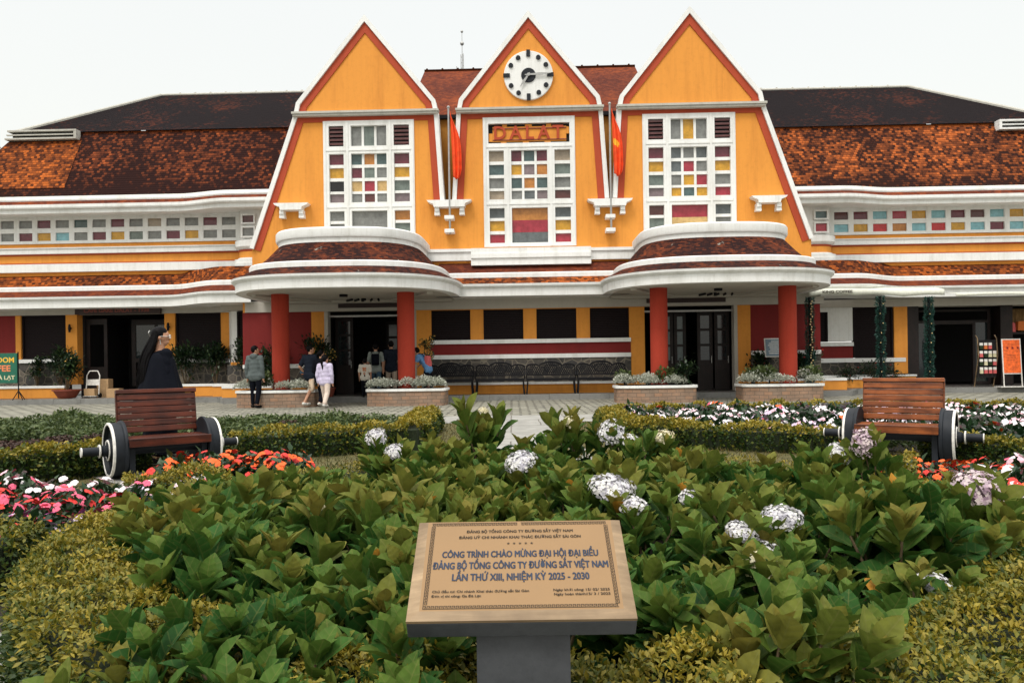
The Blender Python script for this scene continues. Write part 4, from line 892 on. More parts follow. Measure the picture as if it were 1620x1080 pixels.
T_DIA = (np.array([(0, 0, 0), (0.3, 0.5, 0.06), (0, 1, -0.1), (-0.3, 0.5, 0.06)]), np.array([(0, 1, 2, 3)]), np.array([(0.5, 0), (1, .5), (.5, 1), (0, .5)]))
def unit(n): d = RNG.normal(0, 1, (n, 3)); return d / np.linalg.norm(d, axis=1, keepdims=True)

# ---------------------------------------------------------------- hedges
def path_points(pts, step=0.05):
    out = [];
    for a, b in zip(pts, pts[1:]):
        n = max(1, int(math.dist(a, b) / step)); out += [(a[0] + (b[0] - a[0]) * k / n, a[1] + (b[1] - a[1]) * k / n) for k in range(n)]
    return np.array(out + [pts[-1]])
def hedge(label, pts, w, h, dens, size, gold=0.6, near=False, weight=None, closed=False):
    P = path_points(pts); T = np.gradient(P, axis=0); T /= np.linalg.norm(T, axis=1, keepdims=True) + 1e-9; Nn = np.stack([T[:, 1], -T[:, 0]], 1)
    L = np.sum(np.linalg.norm(np.diff(P, axis=0), axis=1)); per = w + 2 * h; ends = 0 if closed else 2 * w * h
    n = int((L * per + ends) * dens); pr = None
    if weight is not None: pr = weight(P); n = int(n * pr.mean()); pr = pr / pr.sum()
    i = RNG.choice(len(P), n, p=pr) if pr is not None else RNG.integers(0, len(P), n)
    s = RNG.uniform(0, per, n); bumpy = 0.035 * np.sin(P[i, 0] * 9 + P[i, 1] * 5) + 0.025 * np.sin(P[i, 0] * 17 - P[i, 1] * 13) + 0.02 * np.sin(s * 23)
    side = np.where(s < h, -1, np.where(s > h + w, 1, 0)); off = np.where(side == 0, s - h - w / 2, side * w / 2); z = np.where(side == -1, s, np.where(side == 1, s - h - w, h))
    rnd = 0.06; edge = np.clip(np.abs(off) / (w / 2), 0, 1) ** 6; z = np.where(side == 0, z - edge * rnd + bumpy * 0.9, z); off = np.where(side != 0, off * (1 - 0.10 * np.clip(z / h, 0, 1) ** 3) + side * bumpy, off)
    pos = np.stack([P[i, 0] + Nn[i, 0] * off + RNG.normal(0, 0.02, n), P[i, 1] + Nn[i, 1] * off + RNG.normal(0, 0.02, n), np.maximum(0.01, z + RNG.normal(0, 0.014, n))], 1)
    out = np.stack([Nn[i, 0] * side, Nn[i, 1] * side, np.where(side == 0, 0.75, 0.35)], 1)
    if not closed:      # leafy ends
        e = RNG.random(n) < (ends * 0.5 / max(1e-6, L * per + ends)) * 2
        which = RNG.random(n) < 0.5; j = np.where(which, 0, len(P) - 1); sg = np.where(which, -1, 1)[:, None]
        q = RNG.uniform(-w / 2, w / 2, n); zz = RNG.uniform(0.02, h, n)
        pe = np.concatenate([P[j] + Nn[j] * q[:, None] + T[j] * sg * 0.01, zz[:, None]], 1); oe = np.concatenate([T[j] * sg, np.full((n, 1), 0.35)], 1)
        pos = np.where(e[:, None], pe, pos); out = np.where(e[:, None], oe, out); z = np.where(e, zz, z); side = np.where(e, 1, side)
    d = out + unit(n) * 0.75; top = np.clip((z / h - 0.72) / 0.28, 0, 1)
    patch = 0.5 + 0.5 * np.sin(pos[:, 0] * 6.1 + 1.7) * np.sin(pos[:, 1] * 5.3); tint = np.clip(RNG.uniform(0.14, 0.54, n) + top * gold * (0.55 + 0.45 * patch) * RNG.uniform(0.4, 1.1, n) + (RNG.random(n) < 0.08) * 0.3 * gold, 0, 1)
    sz = RNG.uniform(0.7, 1.35, n) * size
    leaves = scatter(T_SMALL if near else T_DIA, pos, d, out + unit(n) * 0.4, sz, tint)
    m = 0
    root = thing('hedge', label, 'hedge', (0, 0, 0))
    v, f, t, u = leaves; me = mesh_np('foliage', v, f, [M['gold_leaf']], tint=t, UV=u); obj('foliage', me, root)
    mb = MB(); k = 0.5 * w - 0.045; rows = []
    for q in range(0, len(P), 2): rows.append([(P[q, 0] + Nn[q, 0] * o, P[q, 1] + Nn[q, 1] * o, zz) for o, zz in ((-k, 0.0), (-k * 0.95, h * 0.8), (-k * 0.7, h - 0.055), (k * 0.7, h - 0.055), (k * 0.95, h * 0.8), (k, 0.0))])
    mb.grid(rows); mb.poly(rows[0]); mb.poly(rows[-1][::-1]); mb.build('twig_core', M['core'], root)
    return root
arc = lambda r, a0, a1, n=40: [(CX + r * math.sin(R(a0 + (a1 - a0) * k / n)), CY + r * math.cos(R(a0 + (a1 - a0) * k / n))) for k in range(n + 1)]
def wr(P): return np.where(P[:, 1] < 4.2, 1.0, np.where(P[:, 1] < 5.5, 0.6, 0.22))
hedge('golden clipped ring hedge curving round the hydrangea bed in front', [(CX + (x_ - CX) * (0.955 if x_ < CX else 1.0), y_) for x_, y_ in arc(2.40, 0, 360, 90)], 0.47, 0.33, 12500, 0.021, 0.72, True, wr, True)
hedge('short golden hedge end at the left rim of the hydrangeas, beside the orange flowers', [(-2.98, 5.9), (-2.65, 6.1), (-2.35, 6.2)], 0.40, 0.30, 5000, 0.03, 0.85, True)
hedge('small golden hedge tuft at the right rim of the hydrangeas, below the wheel bench', [(2.62, 6.2), (2.85, 6.1), (3.12, 5.95)], 0.42, 0.34, 5000, 0.03, 0.85, True)
hedge('golden hedge in front of the pink and red flowers at the left edge', [(-4.1, 3.95), (-3.2, 3.85), (-2.55, 3.95)], 0.36, 0.32, 6000, 0.027, 0.6, True)
hedge('golden hedge along the pink flowers at the right edge of the garden', [(2.5, 3.55), (3.1, 3.6), (4.1, 3.75)], 0.4, 0.32, 6000, 0.027, 0.75, True)
hedge('low clipped hedge with yellow top and dark green face behind the left wheel bench', arc(6.15, -64, -46, 24), 0.4, 0.34, 3200, 0.045, 0.8)
hedge('clipped hedge with yellow top running from the left bench to the central path', arc(6.1, -36, -15, 24) + [(-1.42, 11.2), (-1.5, 13.4)], 0.38, 0.34, 3000, 0.045, 0.95)
hedge('bright golden hedge bordering the white flower bed right of the path', [(1.75, 13.6), (1.62, 12.2), (1.62, 10.9), (2.1, 10.45)] + arc(6.1, 22, 40, 20), 0.42, 0.29, 3000, 0.045, 0.95)
hedge('golden hedge along the white flowers behind the right wheel bench', arc(6.1, 47, 62, 16), 0.4, 0.28, 3000, 0.045, 0.95)
hedge('short strip of yellow hedge at the back of the white flowers, near the planter', [(1.9, 14.0), (2.7, 14.1), (3.7, 14.1)], 0.4, 0.3, 2200, 0.05, 1.0)
hedge('long strip of yellow hedge at the back of the white flowers, before the cobbles', [(4.1, 14.2), (6.5, 13.9), (9.2, 13.3), (11.5, 12.6)], 0.4, 0.31, 1900, 0.05, 1.0)

# ---------------------------------------------------------------- hydrangeas
def hydrangea_mesh(k, shift=0.0):
    L, Dr, Up, Sc, Ti = [], [], [], [], []; stems = []
    ns = random.choice([5, 6, 6, 7]); big = random.uniform(0.9, 1.12)
    for s in range(ns):
        a = 2 * PI * s / ns + random.uniform(-.5, .5); lean = random.uniform(0.16, 0.5) if s else 0.05; H = random.uniform(0.28, 0.43) * big
        tip = np.array([math.cos(a) * lean * H * 1.1, math.sin(a) * lean * H * 1.1, H]); b = np.array([math.cos(a) * 0.03, math.sin(a) * 0.03, 0.0]); mid = (b + tip) / 2 + np.array([0, 0, 0.04])
        stems.append(tube_np([b, mid, tip], [0.008, 0.007, 0.004], 5)); axis = (tip - mid) / np.linalg.norm(tip - mid); ph = random.uniform(0, 6)
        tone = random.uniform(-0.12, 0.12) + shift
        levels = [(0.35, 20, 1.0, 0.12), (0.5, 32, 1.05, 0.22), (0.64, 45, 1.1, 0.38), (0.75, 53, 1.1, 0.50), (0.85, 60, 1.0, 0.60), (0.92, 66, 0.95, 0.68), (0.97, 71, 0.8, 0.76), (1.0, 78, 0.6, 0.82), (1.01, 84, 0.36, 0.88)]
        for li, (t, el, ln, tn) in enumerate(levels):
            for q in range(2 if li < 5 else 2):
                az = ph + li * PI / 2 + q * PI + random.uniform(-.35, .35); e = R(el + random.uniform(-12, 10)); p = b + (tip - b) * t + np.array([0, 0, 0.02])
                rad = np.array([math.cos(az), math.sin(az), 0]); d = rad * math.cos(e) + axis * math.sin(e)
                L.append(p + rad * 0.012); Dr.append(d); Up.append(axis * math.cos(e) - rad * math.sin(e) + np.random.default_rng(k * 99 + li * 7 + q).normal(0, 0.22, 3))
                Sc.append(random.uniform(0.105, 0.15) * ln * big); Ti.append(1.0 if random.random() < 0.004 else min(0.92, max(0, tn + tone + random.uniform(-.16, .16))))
    Lf = scatter(T_HYD, np.array(L), np.array(Dr), np.array(Up), np.array(Sc), np.array(Ti))
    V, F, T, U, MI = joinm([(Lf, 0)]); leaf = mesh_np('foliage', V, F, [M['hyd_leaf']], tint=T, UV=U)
    V, F, T, U, MI = joinm([(x, 0) for x in stems]); st = mesh_np('stem', V, F, [M['stem']])
    return leaf, st
def florets(col, n=90, r=0.1, flat=0.65, seed=0):
    g = np.random.default_rng(seed); i = np.arange(n); ph = np.arccos(1 - 1.2 * (i + 0.5) / n); th = i * 2.399963
    d = np.stack([np.sin(ph) * np.cos(th), np.sin(ph) * np.sin(th), np.cos(ph)], 1); pos = d * r * (1 + g.normal(0, 0.09, (n, 1)) + 0.13 * np.sin(th * 3 + seed)[:, None] * np.sin(ph * 4)[:, None]); pos[:, 2] *= flat
    pet = []; 
    for q in range(4):
        a = q * PI / 2; c, s = math.cos(a), math.sin(a)
        base = np.array([(0, 0, 0), (0.42, 0.28, 0.12), (0, 0.62, 0.02), (-0.42, 0.28, 0.12)]); base = np.stack([base[:, 0] * c - base[:, 1] * s, base[:, 0] * s + base[:, 1] * c, base[:, 2]], 1); pet.append(base)
    tv = np.concatenate(pet); tf = np.array([(q * 4, q * 4 + 1, q * 4 + 2, q * 4 + 3) for q in range(4)]); tv = np.stack([tv[:, 0], tv[:, 2], tv[:, 1]], 1)  # y is the facing direction
    tmpl = (tv, tf[:, ::-1], np.zeros((16, 2)))
    v, f, t, u = scatter(tmpl, pos, d + g.normal(0, 0.3, (n, 3)), g.normal(0, 1, (n, 3)), g.uniform(0.75, 1.3, n) * r * (0.2 if n > 150 else 0.27), g.uniform(0, 1, n))
    mb = MB().sphere((0, 0, -0.01), r * 0.78, 14, 8, (1, 1, flat)); o = len(v); v = np.concatenate([v, np.array([(p[0], p[1], p[2] if p[2] > 0 else p[2] * 0.12) for p in mb.v])]); f = np.concatenate([f, np.array(mb.f) + o]); t = np.concatenate([t, np.full(len(mb.v), 0.12)])
    return mesh_np('flower_head', v, f, [M['hyd_' + col]], tint=t, smooth=False)
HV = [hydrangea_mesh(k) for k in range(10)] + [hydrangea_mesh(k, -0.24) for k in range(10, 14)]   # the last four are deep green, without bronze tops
HEAD = {(c, k): florets(c, [230, 120][k], [0.1, 0.06][k], [0.62, 0.7][k], k + 3) for c in ('white', 'pink', 'cream') for k in (0, 1)}
TALLHEAD = florets('pink', 240, 0.1, 1.25, 8)
HG = 'hydrangeas filling the round bed'
def hydrangea(x, y, v, rz, sc_, label, group=HG):
    r = thing('hydrangea', label, 'hydrangea', (x, y, 0), rz, group); r.scale = (sc_, sc_, sc_ * random.uniform(0.92, 1.08)); obj('foliage', HV[v][0], r); obj('stem', HV[v][1], r); return r
pts = []
def free(x, y, dmin): return all((x - a) ** 2 + (y - b) ** 2 > dmin * dmin for a, b in pts)
# plants that carry blooms first: (x, depth, height of the bloom, size, colour, label)
def at(u, v, D):
    du, dv = u - 810, 573 - v; c, s = math.cos(0.014), math.sin(0.014); return ((du * c + dv * s) / 1200 * D, D, 1.16 + (-du * s + dv * c) / 1200 * D)
BL = [((600, 697), 6.2, 0.10, 'white', 0, 'hydrangea with a flat white bloom at the back left, before the left bed hedge'), ((614, 719), 5.9, 0.09, 'white', 0, 'hydrangea with a white bloom half sunk in leaves at the back left'),
      ((820, 739), 5.0, 0.125, 'white', 0, 'hydrangea with a loose lilac white bloom in the middle of the bed'), ((973, 688), 6.1, 0.125, 'white', 0, 'hydrangea with a round white bloom at the back of the bed, right of the path'),
      ((1003, 704), 5.9, 0.08, 'white', 1, 'hydrangea with a small drooping white bloom under the round white one'), ((1043, 697), 6.0, 0.09, 'cream', 1, 'hydrangea with a cream tinged bloom at the back, beside the golden hedge corner'),
      ((978, 781), 3.9, 0.14, 'white', 0, 'hydrangea with the big white bloom just above the plaque'), ((1018, 808), 3.7, 0.075, 'white', 1, 'hydrangea with a hanging white bloom right of the plaque top corner'),
      ((1088, 797), 3.95, 0.07, 'white', 1, 'hydrangea with a small ragged white bloom between leaves right of the plaque'), ((1263, 830), 3.35, 0.10, 'white', 0, 'hydrangea with a white bloom half hidden by leaves, right part of the bed'),
      ((1161, 851), 3.2, 0.085, 'white', 0, 'hydrangea with a flat white bloom right of the plaque'), ((1195, 880), 3.1, 0.06, 'white', 1, 'hydrangea with a faded narrow bloom above the cream one'),
      ((1224, 912), 2.85, 0.09, 'cream', 0, 'hydrangea with a cream white bloom low in front, right of the plaque'), ((1468, 932), 2.85, 0.07, 'white', 1, 'hydrangea with a white bloom tucked beside the right ring hedge'),
      ((1322, 724), 5.0, 0.10, 'white', 0, 'hydrangea with a white bloom before the left wheel of the right bench'), ((1386, 712), 4.9, 0.10, 'pink', 2, 'hydrangea with a tall pale pink bloom before the right wheel bench'),
      ((1560, 788), 3.5, 0.125, 'pink', 0, 'hydrangea with the largest pinkish white bloom at the right edge'), ((1567, 862), 3.3, 0.06, 'pink', 1, 'hydrangea with a narrow lilac bloom under the largest pink one'),
      ((768, 655), 6.35, 0.05, 'cream', 1, 'tallest hydrangea at the back of the bed, with a small cream bloom, before the path'), ((906, 673), 6.3, 0.06, 'cream', 1, 'hydrangea with a small cream bloom at the back, right of the path slabs'),
      ((516, 812), 3.4, 0.035, 'cream', 1, 'hydrangea with a tiny cream bud left of the plaque')]
for (u, v), D, r, col, kind, lab in BL:
    x, y, z = at(u, v, D); rad = math.hypot(x - CX, y - CY)
    if rad > 2.3: pass
    y2 = y + 0.05; pts.append((x, y2)); k = random.randrange(10); h = hydrangea(x, y2, k, random.uniform(0, 6), 1.0, lab)
    s = 1.0 if z < 0.62 else z / 0.58; h.scale = (s * 0.95, s * 0.95, max(0.85, min(1.7, z / 0.44)))
    me = TALLHEAD if kind == 2 else HEAD[(col, kind)]; o = obj('flower_head', me, h); f = 0.88 * r / (0.1 if kind != 1 else 0.06)
    f *= 0.9; o.scale = (f / h.scale[0], f / h.scale[1], f * (0.72 if kind != 2 else 1.0) / h.scale[2]); o.location = (0, -0.05 / h.scale[1], z / h.scale[2] + 0.02); o.rotation_euler = (Matrix.Rotation(-h.rotation_euler.z + random.uniform(-.5, .5), 3, 'Z') @ Matrix.Rotation(random.uniform(0.3, 0.7), 3, 'X') @ Matrix.Rotation(random.uniform(0, 6), 3, 'Z')).to_euler()
    st = tube_np([(0, 0, 0.1), (0.01, -0.02, z / h.scale[2] * 0.7), (0, -0.05, z / h.scale[2] - 0.01)], [0.008, 0.006, 0.005], 5); obj('stem', mesh_np('stem', st[0], st[1], [M['stem']]), h)
tries = 0
while tries < 9000:
    tries += 1; a = random.uniform(0, 2 * PI); r = 2.12 * math.sqrt(random.random()); x, y = CX + r * math.sin(a), CY + r * math.cos(a)
    if y < 2.42 and 0.0 < x < 0.95: continue
    if not free(x, y, 0.22 if y < 4 else 0.26): continue
    pts.append((x, y))
for x, y in ((-0.82, 2.32), (-0.55, 2.2), (-0.28, 2.13), (-0.42, 2.42), (-0.12, 2.3), (-0.66, 2.06), (-0.35, 1.98), (0.62, 2.25), (0.45, 2.38), (0.30, 2.5), (-0.95, 2.2), (-0.8, 2.02), (-0.52, 1.86), (-0.25, 1.82), (-0.98, 1.98), (-0.7, 1.8), (-0.4, 1.7), (0.78, 2.12), (0.62, 2.02), (0.9, 2.3)): pts.append((x, y))
for i, (x, y) in enumerate(pts[len(BL):]): 
    low = 0.66 if any(0.06 < b[1] - y < 0.62 and abs(x - b[0] * y / b[1]) < 0.2 for b in pts[:len(BL)]) else 1.0   # shorter where a bloom looks over them
    if (-2.2 < x < -0.9 and y > 5.0) or (x > 1.5 and y > 5.0): low = min(low, 0.72)
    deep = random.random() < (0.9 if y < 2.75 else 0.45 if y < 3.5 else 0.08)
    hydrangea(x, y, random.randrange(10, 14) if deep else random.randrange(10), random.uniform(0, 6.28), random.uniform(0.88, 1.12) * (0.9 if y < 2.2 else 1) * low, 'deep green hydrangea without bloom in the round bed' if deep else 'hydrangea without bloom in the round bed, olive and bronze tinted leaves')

# ---------------------------------------------------------------- impatiens, low shrubs, silver plants
def cushion(n, rad, hgt, size, mat, tmpl=T_SMALL, up=0.5, seed=0, name='foliage', tlo=0.0, dia=False):
    g = np.random.default_rng(seed); a = g.uniform(0, 2 * PI, n); rr = np.sqrt(g.random(n)); ph = g.random(n) ** 0.6
    pos = np.stack([np.cos(a) * rr * rad, np.sin(a) * rr * rad, hgt * np.sqrt(np.maximum(0, 1 - rr ** 2 * 0.85)) * (0.35 + 0.65 * ph)], 1); pos += g.normal(0, size * 0.25, (n, 3)); pos[:, 2] = np.maximum(pos[:, 2], 0.01)
    d = np.stack([np.cos(a) * rr, np.sin(a) * rr, np.full(n, up)], 1) + g.normal(0, 0.45, (n, 3)); ti = np.clip(tlo + g.uniform(0, 0.6, n) + 0.4 * (ph - 0.5), 0, 1)
    v, f, t, u = scatter(tmpl, pos, d, np.tile([[0, 0, 1.]], (n, 1)) + g.normal(0, 0.4, (n, 3)), g.uniform(0.7, 1.3, n) * size, ti)
    return (v, f, t, u), pos, g
def flower_mesh(k):
    mb = MB()
    for q in range(5):
        a = 2 * PI * q / 5; c, s = math.cos(a), math.sin(a); P = [(0.0, 0.0, 0.0), (0.32, 0.35, 0.10), (0.42, 0.75, 0.06), (0.0, 0.95, -0.02), (-0.42, 0.75, 0.06), (-0.32, 0.35, 0.10)]
        mb.poly([(x * c - y * s, x * s + y * c, z) for x, y, z in P])
    return mb.mesh('blossom', [M['pet_' + k]])
FLW = {k: flower_mesh(k) for k in PET}
IMP = []
for k in range(5):
    (v, f, t, u), pos, g = cushion(170, 0.17, 0.22, 0.065, None, T_SMALL, 0.35, 40 + k); IMP.append(mesh_np('impatiens', v, f, [M['imp_leaf']], tint=t, UV=u))
IMPF = []   # far plants: bloom and leaves in one mesh
def far_imp(cols, seed):
    (v, f, t, u), pos, g = cushion(110, 0.18, 0.2, 0.075, None, T_DIA, 0.35, seed); nf = 16
    a = g.uniform(0, 2 * PI, nf); rr = np.sqrt(g.random(nf)) * 0.17; p = np.stack([np.cos(a) * rr, np.sin(a) * rr, 0.19 * np.sqrt(1 - (rr / 0.2) ** 2) + 0.04], 1)
    parts = [((v, f, t, u), 0)]
    tv = np.array([(0.5 * math.cos(q), 0.0, 0.5 * math.sin(q)) for q in (0, PI / 2, PI, 3 * PI / 2)]) ; tm = (tv, np.array([(0, 3, 2, 1)]), np.zeros((4, 2)))
    for j in range(nf):
        d = np.array([[p[j, 0], p[j, 1] - 0.12, 0.2]]); parts.append((scatter(tm, p[j:j + 1], d, np.array([[0.2, 0.1, 1.]]), np.array([g.uniform(0.045, 0.065)]), np.array([0.5])), 1 + int(g.integers(0, len(cols)))))
    V, F, T, U, MI = joinm(parts); return mesh_np('impatiens', V, F, [M['imp_leaf']] + [M['pet_' + c] for c in cols], mi=MI, tint=T, UV=U, smooth=False)
def impatiens(x, y, sc_, cols, nb, label, group):
    o = obj('impatiens', IMP[random.randrange(5)], None, (x, y, 0), random.uniform(0, 6)); o.scale = (sc_, sc_, sc_ * random.uniform(0.9, 1.15)); tag(o, label, 'impatiens', group)
    for q in range(nb):
        a = random.uniform(0, 2 * PI); rr = 0.17 * math.sqrt(random.random()); b = obj('blossom', FLW[random.choice(cols)], o)
        b.location = (math.cos(a) * rr, math.sin(a) * rr, 0.215 * math.sqrt(max(0.1, 1 - (rr / 0.19) ** 2 * 0.85)) + 0.045); s = random.uniform(0.023, 0.035); b.scale = (s, s, s)
        d = Vector((math.cos(a) * rr * 4, math.sin(a) * rr * 4 - 0.35, 0.9)) + Vector((random.gauss(0, .35), random.gauss(0, .35), 0)); b.rotation_euler = d.to_track_quat('Z', 'Y').to_euler()
    return o
def fill(poly, dmin, keep=lambda x, y: True, n=4000):
    xs = [p[0] for p in poly]; ys = [p[1] for p in poly]; out = []
    def inside(x, y):
        c = False
        for (x1, y1), (x2, y2) in zip(poly, poly[1:] + poly[:1]):
            if (y1 > y) != (y2 > y) and x < (x2 - x1) * (y - y1) / (y2 - y1) + x1: c = not c
        return c
    for _ in range(n):
        x, y = random.uniform(min(xs), max(xs)), random.uniform(min(ys), max(ys))
        if inside(x, y) and keep(x, y) and all((x - a) ** 2 + (y - b) ** 2 > dmin * dmin for a, b in out): out.append((x, y))
    return out
rad = lambda x, y: math.hypot(x - CX, y - CY)
# left bed: pink and red in front, magenta, then white towards the bench
sheet('flower_bed', [(-5.2, 4.05), (-2.3, 3.95), (-2.2, 6.3), (-3.4, 6.5), (-5.2, 6.2)], 0.004, M['soil'])
for x, y in fill([(-4.9, 4.1), (-2.45, 4.05), (-2.35, 6.0), (-3.0, 6.2), (-4.9, 6.05)], 0.24, lambda x, y: rad(x, y) > 2.75):
    if y > 5.7: cols, lab = ['white', 'white', 'palepink', 'pink'], 'impatiens with white and a few pink flowers along the lawn at the left'
    elif x / y < -0.52 and y > 4.6: cols, lab = ['red', 'pink', 'pink', 'red'], 'dark leaved impatiens with red and coral pink flowers at the left edge'
    elif y < 4.75: cols, lab = ['magenta', 'red', 'magenta', 'pink', 'lilac'], 'impatiens with magenta flowers beside the ring hedge on the left'
    else: cols, lab = ['white', 'white', 'lilac', 'palepink', 'pink'], 'impatiens with mostly white flowers before the left wheel bench'
    impatiens(x, y, random.uniform(0.95, 1.2), cols, random.randint(12, 16), lab, 'impatiens of the left flower bed')
sheet('flower_bed', [(-3.1, 6.4), (-1.6, 6.65), (-1.4, 7.4), (-2.7, 7.6)], 0.004, M['soil'])
for x, y in fill([(-3.05, 6.55), (-2.0, 6.7), (-1.9, 7.3), (-2.95, 7.35)], 0.22): impatiens(x, y, 1.3, ['orange'] * 3 + ['red'] * 2, random.randint(11, 15), 'impatiens with dense orange red flowers behind the left rim of the hydrangeas', 'orange impatiens on the left')
for x, y in ((-2.75, 6.5), (-2.55, 6.5)): impatiens(x, y, 0.9, ['white'], 6, 'white impatiens in front of the orange ones on the left', 'orange impatiens on the left')
# right bed: orange towards the bench, pink and white beyond
sheet('flower_bed', [(2.45, 3.9), (5.5, 4.0), (5.5, 6.9), (3.2, 6.9), (2.6, 6.0)], 0.004, M['soil'])
for x, y in fill([(2.62, 4.0), (5.2, 4.1), (5.2, 6.7), (3.35, 6.6), (2.75, 5.7)], 0.25, lambda x, y: rad(x, y) > 2.75):
    t = x - (y - 4) * 0.35
    if t < 2.75 or y > 6.3 and x < 4.2: cols, lab = ['orange', 'orange', 'orange', 'red'], 'impatiens with orange flowers by the right ring hedge'
    elif t < 3.15: cols, lab = ['white', 'orange', 'red', 'white'], 'impatiens with mixed white and orange red flowers in the right bed'
    else: cols, lab = ['palepink', 'pink', 'white', 'palepink'], 'impatiens with pink and white flowers at the right edge'
    impatiens(x, y, random.uniform(0.95, 1.2), cols, random.randint(12, 16), lab, 'impatiens of the right flower bed')
# far right bed: white and pale pink
IMPW = [far_imp(['white', 'white', 'white', 'palepink'], 70 + k) for k in range(4)] + [far_imp(['white', 'lilac', 'pink'], 80), far_imp(['orange', 'white', 'pink'], 81), far_imp(['lilac', 'palepink'], 82)]
sheet('flower_bed', [(1.9, 10.9), (4.0, 9.7), (6.5, 8.2), (11.5, 8.5), (11.5, 12.4), (6.5, 13.7), (1.95, 13.8)], 0.004, M['soil'])
for x, y in fill([(2.0, 10.9), (4.0, 9.95), (6.3, 8.5), (10.5, 8.8), (10.5, 12.5), (6.5, 13.6), (2.05, 13.7)], 0.40, lambda x, y: rad(x, y) > 6.4 and x / y < 0.84):
    pale = random.random() < 0.72; k = random.randrange(4) if pale else 4 + random.randrange(3)
    o = obj('impatiens', IMPW[k], None, (x, y, 0), random.uniform(0, 6)); s = random.uniform(1.25, 1.55); o.scale = (s, s, s * 1.12)
    tag(o, 'white flowered impatiens of the bed before the station, right of the path' if pale else 'pink or lilac tinted impatiens among the white ones, right of the path', 'impatiens', 'impatiens of the far right bed')
# left bed: low green shrubs with some dry purple ones
SHR = []
for k in range(4):
    (v, f, t, u), pos, g = cushion(420, 0.3, 0.3, 0.06, None, T_DIA, 0.7, 100 + k); SHR.append(mesh_np('low_shrub', v, f, [M['shrub_leaf']], tint=t, UV=u, smooth=False))
(v, f, t, u), pos, g = cushion(380, 0.3, 0.3, 0.055, None, T_DIA, 0.8, 108); DRY = mesh_np('low_shrub', v, f, [M['dry_leaf']], tint=t, UV=u, smooth=False)
sheet('flower_bed', [(-1.7, 11.0), (-1.75, 14.3), (-12, 15.6), (-12, 8.4), (-6, 7.7), (-4.6, 9.0)], 0.004, M['soil'])
for x, y in fill([(-1.85, 11.0), (-1.9, 14.2), (-11.5, 15.2), (-11.5, 9), (-6.2, 8.2), (-4.6, 8.9)], 0.42, lambda x, y: rad(x, y) > 6.55 and x / y > -0.84):
    dry = random.random() < 0.16 + 0.34 * (y < 11.3 and x < -4.5) and rad(x, y) < 10
    o = obj('low_shrub', DRY if dry else SHR[random.randrange(4)], None, (x, y, 0), random.uniform(0, 6)); s = random.uniform(0.8, 1.15) if random.random() < 0.92 else 1.35; o.scale = (s, s, s * random.uniform(0.55, 0.95) * (0.8 if dry else 1))
    tag(o, 'purplish half dry low plant among the green shrubs of the left bed' if dry else 'bushy low green shrub of the bed left of the path', 'shrub', 'low shrubs of the left bed')
for k, (x, y) in enumerate(((-3.55, 8.75 + 0.9), (4.35, 9.3), (4.75, 9.0), (3.95, 9.5))):
    o = obj('low_shrub', SHR[k % 4], None, (x, y, 0), k); o.scale = (1.1, 0.9, 0.9); tag(o, 'dark green plant growing behind the left wheel bench' if k == 0 else 'green plant growing in the shade behind the right wheel bench', 'shrub', 'plants behind the wheel benches' if k else None)
# ---------------------------------------------------------------- brick planters at the porticoes
PLN = ['brick planter with white rim at the left column of the left portico, people before it', 'brick planter with white rim at the right column of the left portico', 'brick planter with white rim at the left column of the right portico, darker bricks', 'brick planter with white rim at the right column of the right portico']
(v, f, t, u), pos, g = cushion(480, 0.2, 0.22, 0.042, None, T_DIA, 0.8, 200); SIL = [mesh_np('silver_plant', v, f, [M['silver_leaf']], tint=t, UV=u, smooth=False)]
(v, f, t, u), pos, g = cushion(480, 0.2, 0.26, 0.042, None, T_DIA, 0.9, 201, tlo=0.1); SIL.append(mesh_np('silver_plant', v, f, [M['silver_leaf']], tint=t, UV=u, smooth=False))
(v, f, t, u), pos, g = cushion(200, 0.2, 0.36, 0.08, None, T_DIA, 0.9, 202); GRN = mesh_np('green_plant', v, f, [M['shrub_leaf']], tint=t, UV=u, smooth=False)
WHICH = ['left column of the left portico', 'right column of the left portico', 'left column of the right portico', 'right column of the right portico']
for i, (x, y0) in enumerate(((-7.25, -3.45), (-3.58, -3.45), (3.37, -3.45), (6.83, -3.45))):
    hw = 1.1; prof = lambda o: [(-hw - o, 0.9 + o), (-hw - o, 0.25)] + [(math.copysign(abs(math.cos(t)) ** 0.6, -math.cos(t)) * (hw + o), 0.25 - (0.25 + o) * abs(math.sin(t)) ** 0.6) for t in [PI * k / 16 for k in range(1, 16)]] + [(hw + o, 0.25), (hw + o, 0.9 + o)]
    X, Y, _ = BW(x, y0); root = thing('planter', PLN[i], 'planter', (X, Y, 0), -PSI, 'brick planters round the portico columns')
    MB().prism_xy(prof(0), -0.02, 0.40).build('brick_wall', M['planter_brick'], root); MB().prism_xy(prof(0.035), 0.403, 0.47).build('rim', M['white'], root, bevel=0.01)
    MB().prism_xy(prof(-0.1), 0.40, 0.478).build('soil', M['soil'], root)
    for q in range(11):
        for _ in range(30):
            px, py = random.uniform(-0.98, 0.98), random.uniform(0.06, 0.78)
            if math.hypot(px, py - 0.75) > 0.36: break
        wx, wy, _ = BW(x + px, y0 + py); grn = random.random() < 0.13
        o = obj('green_plant' if grn else 'silver_plant', GRN if grn else random.choice(SIL), None, (wx, wy, 0.47), random.uniform(0, 6)); s = random.uniform(1.1, 1.5); o.scale = (s, s, s * 0.95)
        tag(o, ('green leafy plant among the silver ones at the ' if grn else 'silvery white leaved plant in the planter at the ') + WHICH[i], 'plant', 'plants in the planter at the ' + WHICH[i])
